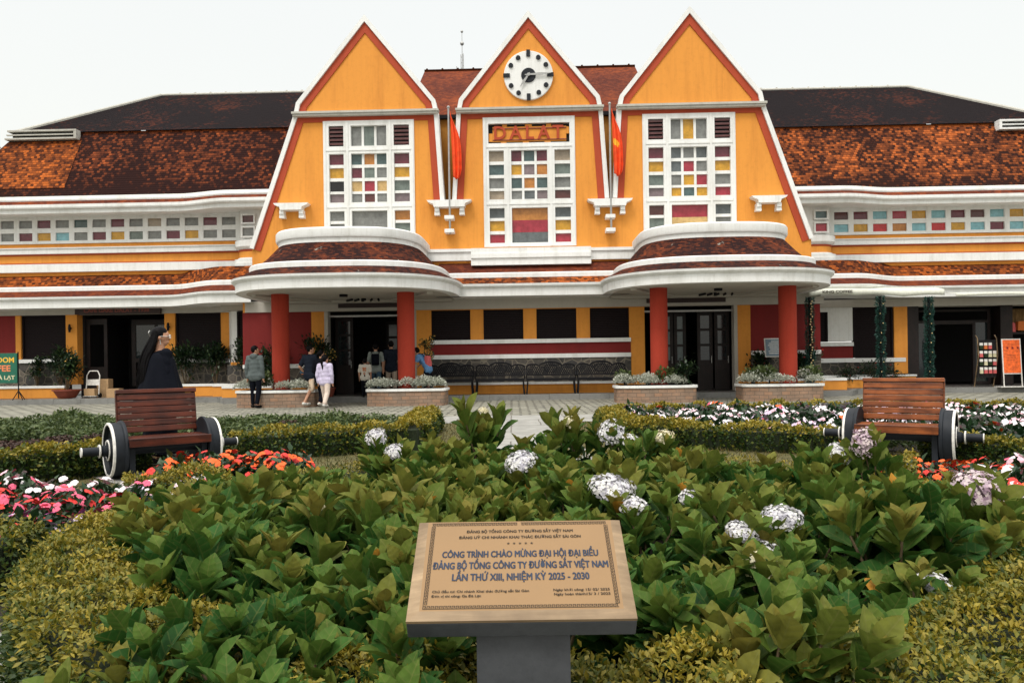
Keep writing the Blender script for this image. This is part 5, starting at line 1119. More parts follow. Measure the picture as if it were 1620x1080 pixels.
# ---------------------------------------------------------------- plaque
pl = thing('memorial_plaque', 'slanted gold plaque with blue Vietnamese lettering on a dark stone post', 'plaque', (0.014, 1.86, 0))
TA = R(31); ev = Vector((0, math.cos(TA), math.sin(TA))); en = Vector((0, -math.sin(TA), math.cos(TA))); W2, HH = 0.268, 0.327
MP = Matrix.Translation((0, -0.11, 0.57)) @ Matrix(((1, 0, 0, 0), (0, ev.y, en.y, 0), (0, ev.z, en.z, 0), (0, 0, 0, 1)))
def onface(mb): mb.v = [tuple(MP @ Vector(p)) for p in mb.v]; return mb
onface(MB().box(-W2, W2, 0, HH, -0.062, -0.014)).build('stone_slab', M['plaque_stone'], pl, bevel=0.003)
mb = MB(); o = [(-W2, 0), (W2, 0), (W2, HH), (-W2, HH)]; i_ = [(-W2 + 0.029, 0.024), (W2 - 0.029, 0.024), (W2 - 0.025, HH - 0.005), (-W2 + 0.025, HH - 0.005)]
for a in range(4):
    b = (a + 1) % 4; mb.poly([(*o[a], -0.0135), (*o[b], -0.0135), (*o[b], -0.006), (*o[a], -0.006)]); mb.poly([(*o[a], -0.006), (*o[b], -0.006), (*i_[b], 0.0), (*i_[a], 0.0)])
onface(mb).build('rim', M['plaque_rim'], pl)
onface(MB().poly([(*p, 0.0) for p in i_])).build('gold_plate', M['plaque_gold'], pl)
def lines(rows, name, mat):
    mb = MB()
    for body, cx, cy, width, cap, bold, al in rows:
        me = text_mesh(body, 1.0, 0.0, 0.0, 1.0, 'LEFT'); xs = [v.co.x for v in me.vertices]; x0, x1 = min(xs), max(xs)
        ref = text_mesh('H', 1.0, 0.0, 0.0, 1.0, 'LEFT'); ys = [v.co.y for v in ref.vertices]; hy = max(ys) - min(ys); my = (max(ys) + min(ys)) / 2
        sx, sy = width / (x1 - x0), cap / hy; ox = {'C': cx - width / 2, 'L': cx, 'R': cx - width}[al]
        for q, (bx_, by_) in enumerate(((0, 0), (1, .3), (-1, -.3), (.5, -.6), (-.5, .6))):   # heavy strokes
            mb.add_mesh(me, Matrix.Translation((ox + bx_ * bold * cap, cy + by_ * bold * cap, 0.0010 + q * 0.00008)) @ Matrix.Diagonal((sx, sy, 1, 1)) @ Matrix.Translation((-x0, -my, 0)))
    return onface(mb).build(name, mat, pl)
def vv(f):      # fraction down the plate in the picture -> metres up its face
    Dt, Db = 2.03, 1.75; D = 1 / (1 / Dt + (1 / Db - 1 / Dt) * f); return HH - 0.006 - (HH - 0.036) * (D - Dt) / (Db - Dt)
L1, L2 = 'ĐẢNG BỘ TỔNG CÔNG TY ĐƯỜNG SẮT VIỆT NAM', 'ĐẢNG UỶ CHI NHÁNH KHAI THÁC ĐƯỜNG SẮT SÀI GÒN'
L3, L5 = 'CÔNG TRÌNH CHÀO MỪNG ĐẠI HỘI ĐẠI BIỂU', 'LẦN THỨ XIII, NHIỆM KỲ 2025 - 2030'
lines([(L3, 0, vv(0.37), 0.394, 0.0205, 0.042, 'C'), (L1, 0, vv(0.50), 0.436, 0.0215, 0.042, 'C'), (L5, 0, vv(0.635), 0.335, 0.0215, 0.042, 'C')], 'lettering', M['ink_blue'])
lines([(L1, 0, vv(0.112), 0.278, 0.0088, 0.05, 'C'), (L2, 0, vv(0.178), 0.316, 0.0088, 0.05, 'C'), ('Chủ đầu tư: Chi nhánh Khai thác đường sắt Sài Gòn', -0.213, vv(0.80), 0.232, 0.0070, 0.04, 'L'), ('Đơn vị thi công: Ga Đà Lạt', -0.214, vv(0.853), 0.118, 0.0070, 0.04, 'L'),
       ('Ngày khởi công:', 0.078, vv(0.795), 0.073, 0.0070, 0.04, 'L'), ('15/ 02/ 2025', 0.213, vv(0.795), 0.057, 0.0070, 0.04, 'R'), ('Ngày hoàn thành:', 0.079, vv(0.845), 0.077, 0.0070, 0.04, 'L'), ('15/ 3 / 2025', 0.213, vv(0.845), 0.056, 0.0070, 0.04, 'R')], 'small_lettering', M['ink_brown'])
mb = MB()
for k in range(5):
    c = (-0.03 + k * 0.015, vv(0.25)); p = []
    for q in range(10): r = 0.0045 if q % 2 == 0 else 0.0018; a = PI / 2 + q * PI / 5; p.append((c[0] + r * math.cos(a), c[1] + r * math.sin(a), 0.0012))
    mb.poly(p)
onface(mb).build('star_row', M['ink_brown'], pl)
mb = MB()
def key(px, py, ang, s):
    c, n = math.cos(ang), math.sin(ang)
    for x0, x1, y0, y1 in ((0, 1, 0, .16), (0, .16, .16, 1), (.16, .8, .84, 1), (.64, .8, .38, .84), (.36, .64, .38, .54)):
        mb.poly([(px + (x * c - y * n) * s, py + (x * n + y * c) * s, 0.001) for x, y in ((x0, y0), (x1, y0), (x1, y1), (x0, y1))])
s = 0.0098; xe, yb, yt = W2 - 0.036, 0.029, HH - 0.010
k = -xe
while k < xe - s: key(k, yb, 0, s); key(k + s, yt, PI, s) if not -0.012 < k < 0.002 else None; k += s
k = yb + 0.011
while k < yt - 0.02: key(-xe, k + s, -PI / 2, s); key(xe, k, PI / 2, s); k += s
onface(mb).build('border_pattern', M['ink_brown'], pl)
MB().prism_xy([(-0.108, -0.045), (0.116, -0.045), (0.116, 0.09), (-0.108, 0.09)], 0, 0.545).build('post', M['plaque_stone'], pl, bevel=0.003)

# ---------------------------------------------------------------- benches made from railway wheel sets
def wheel_bench(label, x, y, rz, plates):
    t = thing('wheel_bench', label, 'bench', (x, y, 0), rz, 'railway wheel benches in the garden'); wood = M['bench_wood_light' if plates else 'bench_wood']
    ax = MB(); prof = [(0.0, -0.79), (0.045, -0.79), (0.045, -0.60), (0.06, -0.59), (0.06, 0.59), (0.045, 0.60), (0.045, 0.79), (0.0, 0.79)]
    ax.lathe(prof, 20, 0, (0, 0, 0.30)); a = ax.build('axle', M['black_paint'], t); smooth_by_angle(a)
    for s in (-1, 1):
        m = MB(); m.lathe([(0.047, s * 0.782), (0.050, s * 0.782), (0.050, s * 0.792), (0.0, s * 0.7925)], 20, 0, (0, 0, 0.30)); m.build('axle_ring', M['white_line'], a)
        m = MB(); m.lathe([(0.047, s * 0.615), (0.07, s * 0.615), (0.07, s * 0.628), (0.047, s * 0.629)], 20, 0, (0, 0, 0.30)); m.build('axle_ring', M['white_line'], a)
    for s in (-1, 1):
        pr = [(0.06, 0.40), (0.25, 0.40), (0.27, 0.395), (0.30, 0.40), (0.305, 0.415), (0.30, 0.432), (0.285, 0.44), (0.282, 0.53), (0.276, 0.538), (0.25, 0.538), (0.24, 0.50), (0.13, 0.485), (0.115, 0.54), (0.06, 0.545)]
        m = MB().lathe([(r, s * h) for r, h in pr], 48, 0, (0, 0, 0.303)); wl = m.build('wheel', M['black_paint'], t); smooth_by_angle(wl, 30)
        m = MB().lathe([(r, s * h) for r, h in [(0.283, 0.52), (0.2865, 0.53), (0.286, 0.54), (0.279, 0.545), (0.262, 0.545), (0.257, 0.53)]], 48, 0, (0, 0, 0.303)); o = m.build('rim', M['white_line'], wl); smooth_by_angle(o, 30)
        m = MB().lathe([(r, s * h) for r, h in [(0.112, 0.525), (0.109, 0.549), (0.092, 0.549), (0.088, 0.53)]], 32, 0, (0, 0, 0.303)); o = m.build('hub_ring', M['white_line'], wl); smooth_by_angle(o, 30)
    for s in (-1, 1):
        m = MB(); m.box(s * 0.36 - 0.03, s * 0.36 + 0.03, -0.24, 0.24, 0.0, 0.37); m.build('support', M['black_paint'], t, bevel=0.006)
    MB().box(-0.36, 0.36, -0.2, -0.14, 0.30, 0.372).build('cross_rail', M['black_paint'], t)
    m = MB()
    for q in range(5): y0 = -0.31 + q * 0.095; m.box(-0.40, 0.40, y0, y0 + 0.084, 0.385 + 0.004 * (q % 2), 0.425 + 0.004 * (q % 2))
    m.box(-0.405, 0.405, -0.345, -0.313, 0.345, 0.432); m.build('seat', wood, t, bevel=0.006)
    m = MB(); rot = Matrix.Rotation(R(-9), 3, 'X'); e = rot @ Vector((0, 0, 1))
    for q in range(6): c = Vector((0, 0.175, 0.455)) + e * (0.035 + q * 0.07); m.obox(c, (0.80, 0.035, 0.0645), rot)
    c = Vector((0, 0.175, 0.455)) + e * (0.035 + 6 * 0.07 - 0.008); m.obox(c + Vector((0, 0.01, 0)), (0.83, 0.075, 0.045), rot)
    for s in (-1, 1): m.obox(Vector((s * 0.395, 0.21, 0.455)) + e * 0.2, (0.04, 0.04, 0.44), rot)
    m.build('backrest', wood, t, bevel=0.005)
    if plates:
        for s in (-1, 1): c = Vector((s * 0.19, 0.185 - 0.03, 0.455)) + e * (0.035 + 6 * 0.07 - 0.008); MB().obox(c, (0.05, 0.006, 0.028), rot).build('metal_plate', M['grey_metal'], t)
    return t
wheel_bench('railway wheel bench with dark brown slats on the left, long haired woman behind it', -3.80, 8.24, R(39), False)
wheel_bench('railway wheel bench with orange brown slats and two small metal plates on the right', 4.27, 8.37, R(-35), True)

# ---------------------------------------------------------------- black ornate benches under the shuttered windows
def iron_bench(x, label):
    X, Y, _ = BW(x, -0.62); t = thing('iron_bench', label, 'bench', (X, Y, 0.165), -PSI, 'black cast iron benches along the station wall'); t.scale = (1, 1, 1.17); bk = M['black_iron']; w = 0.76
    m = MB()
    for q in range(6): m.box(-w, w, -0.24 + q * 0.075, -0.24 + q * 0.075 + 0.06, 0.40, 0.42)
    m.box(-w, w, -0.26, -0.24, 0.36, 0.425); m.build('seat', bk, t)
    m = MB()    # lattice back with three arched crests
    top = lambda u: 0.72 + 0.13 * max(0, 1 - (u / 0.36) ** 2) ** 0.5 if abs(u) < 0.36 else 0.72 + 0.07 * max(0, 1 - ((abs(u) - 0.56) / 0.2) ** 2) ** 0.5
    xs = [-w + 2 * w * k / 60 for k in range(61)]; m.tube([(u, 0.22, top(u)) for u in xs], 0.024, 6); m.tube([(-w, 0.2, 0.50), (w, 0.2, 0.50)], 0.014, 6); m.tube([(-w, 0.22, 0.47), (-w, 0.22, 0.73)], 0.016, 6); m.tube([(w, 0.22, 0.47), (w, 0.22, 0.73)], 0.016, 6)
    for k in range(27):
        for s in (-1, 1):
            u0 = -w + k * 0.0585; u1 = u0 + s * 0.2; n = 6; P = []
            for q in range(n + 1):
                u = u0 + (u1 - u0) * q / n; z = 0.5 + 0.34 * q / n
                if abs(u) <= w and z < top(u): P.append((u, 0.21, z))
            if len(P) > 1: m.tube([P[0], P[-1]], 0.015, 4)
    m.tube([(0.2 * math.cos(a), 0.205, 0.68 + 0.1 * math.sin(a)) for a in [2 * PI * k / 20 for k in range(21)]], 0.014, 5)
    m.build('backrest', bk, t)
    for s in (-1, 1):
        for yy in (-0.22, 0.2): m = MB(); m.tube([(s * (w - 0.04), yy, 0.40), (s * (w - 0.03), yy - 0.02, 0.2), (s * (w - 0.01), yy + (0.04 if yy > 0 else -0.04), 0)], 0.024, 6); m.build('leg', bk, t)
        m = MB(); m.tube([(s * w, 0.2, 0.6), (s * w, 0.0, 0.63), (s * w, -0.18, 0.6), (s * w, -0.24, 0.5), (s * w, -0.2, 0.41)], 0.018, 6); m.build('armrest', bk, t)
for x, l in ((-2.66, 'black iron bench nearest the left portico, a person bending at its end'), (-1.06, 'black iron bench second from the left under the shuttered windows'), (0.52, 'black iron bench third from the left under the shuttered windows'), (2.10, 'black iron bench nearest the right portico')): iron_bench(x, l)

# ---------------------------------------------------------------- clock and name board on the middle gable
ck = thing('station_clock', 'round white wall clock with black hour marks on the middle gable', 'clock', BW(-0.045, -0.03, 10.31), -PSI)
MB().lathe([(0.0, -0.05), (0.77, -0.05), (0.785, -0.04), (0.785, 0.03)][::1], 64, 1).build('dial', M['white'], ck)
for k in range(12):
    a = PI / 2 - k * PI / 6; r = 0.645
    if k % 3: m = MB().cyl((r * math.cos(a), -0.052, r * math.sin(a)), (r * math.cos(a), -0.10, r * math.sin(a)), 0.078, 0.068, 20); m.build('hour_mark', M['black_paint'], ck)
    else: m = MB().obox((0.70 * math.cos(a), -0.07, 0.70 * math.sin(a)), (0.21, 0.05, 0.12), Matrix.Rotation(-a, 3, 'Y')); m.build('hour_mark', M['black_paint'], ck)
MB().cyl((0, -0.051, 0), (0, -0.085, 0), 0.235, 0.225, 32).build('centre_boss', M['black_paint'], ck)
def hand(name, ang, L, w):
    a = R(90 - ang); m = MB(); c, s = math.cos(a), math.sin(a); P = [(-0.16 * L, -w * .35), (-0.16 * L, w * .35), (0, w * .6), (L * .55, w), (L, w * .2), (L, -w * .2), (L * .55, -w), (0, -w * .6)]
    m.prism([(x * c - z * s, x * s + z * c) for x, z in P][::-1], -0.125, -0.11); m.build(name, M['grey_metal'], ck)
hand('minute_hand', 87, 0.72, 0.04); hand('hour_hand', 215, 0.46, 0.04); MB().cyl((0, -0.086, 0), (0, -0.14, 0), 0.05, 0.05, 16).build('spindle', M['grey_metal'], ck)
sg = thing('station_sign', 'name board reading DALAT in red letters on orange, in the middle window top', 'sign', BW(-0.06, 0.0, 8.485), -PSI)
MB().box(-1.3, 1.3, 0.1, 0.14, -0.315, 0.315).build('backing', M['dark'], sg)
mb = MB().box(-1.16, 1.2, 0.03, 0.08, -0.25, 0.225)
for x0, x1, z0, z1 in ((-1.29, -1.163, -0.24, 0.02), (1.203, 1.29, -0.02, 0.2), (-0.85, -0.7, 0.228, 0.30), (-0.12, 0.1, 0.228, 0.30), (0.56, 0.72, 0.228, 0.30), (-0.9, -0.72, -0.30, -0.253), (-0.2, 0.0, -0.30, -0.253), (0.5, 0.7, -0.30, -0.253)): mb.box(x0, x1, 0.03, 0.08, z0, z1)
mb.build('name_board', M['yellow'], sg)
mb = MB(); mb.box(-1.16, 1.2, -0.005, 0.027, 0.15, 0.175).box(-1.16, 1.2, -0.005, 0.027, -0.215, -0.19); mb.build('guide_rail', M['sign_rust'], sg)
for ch, x in zip('DALAT', (-0.93, -0.42, 0.02, 0.48, 0.93)):
    me = text_mesh(ch, 0.6, 0.012, 0.02, 0.95); m = MB(); m.add_mesh(me, Matrix.Translation((x, 0.0, 0.0)) @ UP); m.build('letter', M['red'], sg)

# ---------------------------------------------------------------- flags, mast
def flag(x, label, star):
    X, Y, _ = BW(x, -0.3); t = thing('flag', label, 'flag', (X, Y, 5.25), -PSI, 'flags between the gables')
    MB().cyl((0, 0, 0), (0, 0, 4.0), 0.035, 0.03, 12).sphere((0, 0, 4.02), 0.05, 8, 6).build('pole', M['grey_metal'], t)
    n, m_ = 26, 40; rows = []; cols = []
    for i in range(m_ + 1):
        v = i / m_; wid = 0.05 + 0.26 * math.sin(min(1, v * 1.25) * PI * 0.62) * (1 if v < 0.86 else 1 - (v - 0.86) * 2.4); row = []
        for j in range(n + 1):
            u = j / n; fold = 0.055 * math.sin(u * 15 + v * 1.5) * (0.4 + v * 0.6); row.append((0.05 + u * wid * 1.05 + 0.02 * math.sin(v * 7) * u + 0.07 * v, -0.02 + fold, 3.88 - v * 2.05 - 0.22 * u * (1 - v) - 0.10 * math.sin(u * 3.1) * v))
        rows.append(row)
    mb = MB(); vs = [p for r in rows for p in r]; k = n + 1
    for i in range(m_):
        for j in range(n):
            uc, vc = (j + .5) / n, (i + .5) / m_; mb.cur = 1 if star and ((uc - .35) / 0.3) ** 2 + ((vc - 0.50) / 0.06) ** 2 < 1 else 0
            mb.faces([rows[i][j], rows[i][j + 1], rows[i + 1][j + 1], rows[i + 1][j]], [(0, 1, 2, 3)])
    o = mb.build('cloth', [M['flag_red'], M['flag_yellow']], t)
    import bmesh
    bm = bmesh.new(); bm.from_mesh(o.data); bmesh.ops.remove_doubles(bm, verts=bm.verts, dist=1e-4); bm.to_mesh(o.data); bm.free(); o.data.polygons.foreach_set('use_smooth', [True] * len(o.data.polygons))
    s = o.modifiers.new('thickness', 'SOLIDIFY'); s.thickness = 0.006
flag(-2.60, 'limp red flag hanging left of the middle gable', False); flag(2.50, 'limp red flag with a bit of yellow star, right of the middle gable', True)
t = thing('radio_mast', 'thin grey radio mast far behind the station roof', 'mast', (-3.6, 60, 0))
m = MB()
for sx, sy in ((-0.12, -0.1), (0.12, -0.1), (0, 0.12)): m.cyl((sx, sy, 0), (sx * 0.8, sy * 0.8, 25.5), 0.035, 0.03, 6)
for k in range(40): z = 8 + k * 0.44; m.cyl((-0.11, -0.09, z), (0.11, -0.09, z + 0.44), 0.02, 0.02, 4)
m.build('lattice', M['grey_metal'], t); MB().cyl((0, 0, 25.4), (0, 0, 27.4), 0.03, 0.02, 6).build('spike', M['grey_metal'], t); MB().cyl((-0.45, 0, 14), (-0.45, 0, 24.6), 0.03, 0.03, 6).cyl((-0.47, 0, 14), (0.02, 0, 14), 0.03).build('whip_antenna', M['grey_metal'], t)
m = MB().sphere((0, 0, 26.4), 0.16, 10, 6).sphere((0, 0, 27.35), 0.11, 10, 6); m.build('lamp', M['grey_metal'], t)

# ---------------------------------------------------------------- signs, posts and goods at the two shops
def lettered(parent, rows, name='lettering'):
    """rows: text, x, z, width, cap, material"""
    for body, x, z, width, cap, mat, y in rows:
        me = text_mesh(body, 1.0, 0.03, 0.0, 1.0, 'LEFT'); xs = [v.co.x for v in me.vertices]; ref = text_mesh('H', 1.0, 0.03, 0, 1, 'LEFT'); ys = [v.co.y for v in ref.vertices]
        sx, sy = width / (max(xs) - min(xs)), cap / (max(ys) - min(ys)); m = MB(); m.add_mesh(me, Matrix.Translation((x, y, z)) @ UP @ Matrix.Diagonal((sx, sy, 1, 1)) @ Matrix.Translation((-min(xs), -(max(ys) + min(ys)) / 2, 0))); m.build(name, M[mat], parent)
t = thing('cafe_sign', 'dark brown board over the left shop door reading CAFE GARE DALAT - 1938', 'sign', BW(-14.37, 1.62, 3.15), -PSI)
MB().box(-1.5, 1.5, -0.06, 0.06, -0.13, 0.15).build('board', M['sign_brown'], t, bevel=0.01); lettered(t, [('CAFE GARE DALAT - 1938', -1.18, 0.0, 2.3, 0.13, 'sign_rust', -0.065)])
t = thing('showroom_sign', 'green board on a black easel reading SHOWROOM COFFEE, cut by the left edge', 'sign', BW(-17.27, -0.1, 0.165), -PSI)
MB().box(-1.2, 0.5, -0.02, 0.02, 0.55, 1.52).build('board', M['sign_green'], t, bevel=0.004)
lettered(t, [('SHOWROOM', -1.07, 1.30, 1.48, 0.17, 'sign_yellow', -0.024), ('COFFEE', -0.74, 1.03, 1.03, 0.2, 'sign_orange', -0.024), ('BMT - ĐÀ LẠT', -0.84, 0.73, 1.27, 0.13, 'sign_cream', -0.024)])
for x in (-1.15, 0.53): MB().cyl((x, 0, 0.05), (x, 0, 1.56), 0.018, 0.018, 8).tube([(x - 0.17, -0.05, 0), (x, 0, 0.3), (x + 0.17, -0.05, 0)], 0.014, 6).tube([(x, 0, 0.3), (x, 0.3, 0)], 0.014, 6).build('easel_leg', M['black_iron'], t)
t = thing('info_board', 'blue grey information board on two posts behind the right portico column', 'sign', BW(7.35, -1.1, 0.165), -PSI)
MB().obox((0, 0, 1.33), (0.62, 0.03, 0.52), Matrix.Rotation(R(-12), 3, 'X')).build('panel', M['sign_steel'], t); MB().obox((0, 0.022, 1.33), (0.68, 0.02, 0.58), Matrix.Rotation(R(-12), 3, 'X')).build('frame', M['white_line'], t)
for x in (-0.2, 0.2): MB().cyl((x, 0.05, 0), (x, 0.05, 1.1), 0.025, 0.025, 8).build('post', M['black_iron'], t)
m = MB()
for q in range(7): m.obox((random.uniform(-.03, .03), -0.02 - 0.045 * (1.33 - (1.52 - q * 0.06)) * 0.21 / 0.045 * 0 - 0.0 + (1.52 - q * 0.06 - 1.33) * 0.2126, 1.52 - q * 0.06), (random.uniform(0.3, 0.5), 0.004, 0.018), Matrix.Rotation(R(-12), 3, 'X'))
m.build('text_line', M['white_line'], t)
# garland posts
GP = ['nearest the right portico, wound with warm lights', 'second from the right portico, before the shuttered window', 'before the dark shop door', 'at the right edge of the picture']
for i, (x, y, zt) in enumerate(((8.55, -0.6, 3.05), (10.71, -0.6, 3.05), (12.19, -0.6, 3.0), (15.5, -0.4, 3.0))):
    X, Y, _ = BW(x, y); t = thing('garland_post', 'post wrapped in green tinsel garland, ' + GP[i], 'post', (X, Y, 0.165), -PSI, 'tinsel wrapped awning posts'); h = zt - 0.165
    MB().cyl((0, 0, 0), (0, 0, h), 0.04, 0.04, 10).build('pole', M['black_iron'], t)
    n = 3200; z = RNG.uniform(0.02, h, n); a = RNG.uniform(0, 2 * PI, n); rr = RNG.uniform(0.045, 0.11, n) * (1 + 0.2 * np.sin(z * 14 + a)); p = np.stack([np.cos(a) * rr, np.sin(a) * rr, z], 1)
    d = np.stack([np.cos(a), np.sin(a), np.zeros(n)], 1) + unit(n) * 0.6; v, f, ti, u = scatter((T_DIA[0] * np.array([0.5, 1, 1]), T_DIA[1], T_DIA[2]), p, d, unit(n), RNG.uniform(0.05, 0.085, n), RNG.uniform(0, 1, n))
    obj('garland', mesh_np('garland', v, f, [M['tinsel']], smooth=False), t)
    m = MB()
    for q in range(34 if i == 0 else 9): zz = 0.1 + (h - 0.2) * (q + 0.5) / (34 if i == 0 else 9); aa = -PI / 2 + random.uniform(-.5, .5); m.sphere((0.105 * math.cos(aa), 0.105 * math.sin(aa), zz), 0.026 if i == 0 else 0.018, 6, 4)
    m.build('light_string', M['light_bulb'], t)
t = thing('shop_awning', 'pale sagging awning strip lettered KING COFFEE under the right eave', 'awning', BW(8.55, -0.55, 3.15), -PSI)
mb = MB(); rows = []
for q in range(2):
    rows.append([])
n = 40; A = []; Bq = []; Cq = []
for k in range(n + 1):
    u = k / n; x = u * 4.15; sag = 0.07 * math.sin(u * 6.2) ; zz = 0.10 - 0.05 * u; A.append((x, 0.62, zz + 0.16)); Bq.append((x, 0.0, zz + 0.03 + sag * 0.4)); Cq.append((x, -0.005, zz - (0.17 - 0.05 * abs(math.sin(u * 9))) + sag * 0.4))
MB().grid([A, Bq, Cq]).build('cloth', M['awning'], t, smooth=True).modifiers.new('thickness', 'SOLIDIFY').thickness = 0.006
lettered(t, [('KING COFFEE', 0.42, 0.055, 0.92, 0.085, 'ink_brown', -0.02)])
mb = MB().tube([(0, 0.62, 0.26), (4.15, 0.62, 0.21)], 0.02); mb.build('rod', M['grey_metal'], t)
t = thing('shop_awning', 'long pale awning edge over the dark shop door at the right', 'awning', BW(13.1, -0.45, 2.98), -PSI)
A = []; Bq = []; Cq = []
for k in range(41): u = k / 40; x = u * 7; A.append((x, 0.7, 0.2)); Bq.append((x, 0, 0.12 + 0.03 * math.sin(u * 9))); Cq.append((x, -0.004, 0.02 + 0.03 * math.sin(u * 9)))
MB().grid([A, Bq, Cq]).build('cloth', M['awning'], t, smooth=True).modifiers.new('thickness', 'SOLIDIFY').thickness = 0.006
# poster stand
t = thing('poster_stand', 'white framed orange poster stand on the platform at the right edge', 'poster stand', BW(15.03, -0.05, 0.165), -PSI)
rt = Matrix.Rotation(R(-4), 3, 'X')
for sx in (-0.28, 0.28): MB().obox((sx, 0, 0.76), (0.025, 0.025, 1.52), rt).build('leg', M['white_line'], t)
for z in (0.42, 1.5): MB().obox((0, (z - 0.76) * 0.07, z), (0.535, 0.024, 0.025), rt).build('crossbar', M['white_line'], t)
MB().obox((0, 0.014, 0.965), (0.535, 0.012, 1.05), rt).build('poster', M['orange_print'], t)
pf = lambda z: (z - 0.76) * 0.07 - 0.004
MB().obox((0, pf(0.92), 0.92), (0.30, 0.004, 0.30), rt).build('price_panel', M['sign_cream'], t); m = MB()
for z in (0.86, 0.91, 0.96, 1.01): m.obox((0, pf(z) - 0.003, z), (0.27, 0.002, 0.008), rt)
m.build('text_line', M['ink_brown'], t); m = MB()
for z, w_ in ((1.40, 0.2), (1.33, 0.3)): m.obox((0, pf(z), z), (w_, 0.004, 0.04), rt)
m.build('heading', M['sign_cream'], t); m = MB()
for k in range(6): m.obox((-0.2 + 0.08 * k, pf(1.2), 1.2 + 0.03 * (k % 2)), (0.06, 0.004, 0.07), rt)
m.build('photo_strip', M['maroon'], t); MB().obox((0, pf(0.66), 0.66), (0.22, 0.004, 0.06), rt).build('label', M['blossom_yellow'], t)
MB().box(-0.45, 0.45, -0.16, 0.2, -0.001, 0.02).build('base_board', M['white_line'], t)
# snack rack with hanging packets
t = thing('display_rack', 'black wire display rack beside the orange poster, packets hanging on it', 'rack', BW(14.5, 0.25, 0.165), -PSI)
for sx in (-0.3, 0.3): MB().tube([(sx, 0.3, 0), (sx, 0.05, 1.0), (sx, 0.1, 1.55), (sx, 0.2, 1.65)], 0.018, 8).build('upright', M['plaque_rim'], t)
m = MB().box(-0.29, 0.29, 0.12, 0.14, 0.3, 1.5); m.build('back_panel', M['dark'], t)
for r in range(4): MB().tube([(-0.3, 0.08, 1.43 - r * 0.26), (0.3, 0.08, 1.43 - r * 0.26)], 0.008, 6).build('rail', M['black_iron'], t)
pk = []
for r in range(4):
    for c in range(4):
        if r == 0 and c == 3: continue
        X, Y, _ = BW(14.5 - 0.21 + c * 0.14, 0.25 + 0.055); o = MB().box(-0.05, 0.05, -0.012, 0.012, 0.115, 0.20).build('snack_packet', M['white_line'], None, False, (X, Y, 0.165 + 1.21 - r * 0.26), -PSI)
        tag(o, 'small snack packet hanging on the black rack beside the orange poster', 'packet', 'packets on the display rack'); MB().prism([(-0.05, 0), (0.05, 0), (0.045, 0.112), (-0.045, 0.112)], -0.02, 0.02).build('bag', M[random.choice(['cloth_pink', 'cloth_orange', 'sign_cream', 'cloth_pink', 'shrub_leaf'])], o)
for k, (x, z, c) in enumerate(((16.15, 1.95, 'cloth_pink'), (16.6, 2.0, 'cloth_orange'), (17.05, 1.95, 'sign_cream'), (16.9, 1.35, 'cloth_orange'))):
    X, Y, _ = BW(x, 1.9); tag(MB().prism([(-0.19, 0), (0.19, 0), (0.17, 0.3), (0.08, 0.33), (-0.17, 0.3)], -0.08, 0.08).build('goods_bag', M[c], None, False, (X, Y, z), -PSI, bevel=0.01), ['red bag of goods in the shop niche at the right edge', 'orange bag of goods hanging in the shop niche', 'cream packet in the shop niche at the right edge', 'orange packet low in the shop niche'][k], 'bag')
mb = MB().box(15.95, 17.6, 1.75, 2.1, 1.88, 1.94).box(16.75, 17.6, 1.75, 2.1, 1.28, 1.34); o = mb.build('shop_shelf', M['darkwood'], station)

# ---------------------------------------------------------------- things before the left café
t = thing('hand_truck', 'small white two wheeled hand truck before the left shop door', 'hand truck', BW(-14.9, 0.9, 0.165), -PSI)
MB().tube([(-0.22, 0, 0.08), (-0.22, 0.08, 0.75), (-0.14, 0.1, 0.9), (0.14, 0.1, 0.9), (0.22, 0.08, 0.75), (0.22, 0, 0.08)], 0.018, 8).build('frame', M['white_line'], t)
MB().box(-0.22, 0.22, -0.18, 0.02, 0.05, 0.065).build('toe_plate', M['white_line'], t)
m = MB().box(-0.21, 0.21, 0.03, 0.05, 0.42, 0.62); m.build('back_plate', M['white_line'], t)
for s in (-1, 1): MB().cyl((s * 0.19, 0.06, 0.08), (s * 0.25, 0.06, 0.08), 0.08, 0.08, 16).build('wheel', M['black_iron'], t)
def carton(x, y, z, w, d, h, label):
    X, Y, _ = BW(x, y); o = MB().box(-w / 2, w / 2, -d / 2, d / 2, 0, h).box(-w / 2 + .005, w / 2 - .005, -0.025, 0.025, h + 0.001, h + 0.004).box(-w / 2 - 0.001, -w / 2 + w * 0.49, -d / 2 - 0.003, -d / 2 - 0.001, h * 0.8, h * 0.97).build('carton', M['card'], None, False, (X, Y, z), -PSI, bevel=0.004); tag(o, label, 'box')
carton(-14.9, 0.82, 0.235, 0.36, 0.2, 0.24, 'cardboard box standing on the white hand truck'); carton(-14.15, 0.95, 0.165, 0.42, 0.3, 0.30, 'brown cardboard box on the floor right of the hand truck'); carton(-14.72, 1.35, 0.165, 0.4, 0.3, 0.62, 'tall cardboard box standing behind the hand truck')
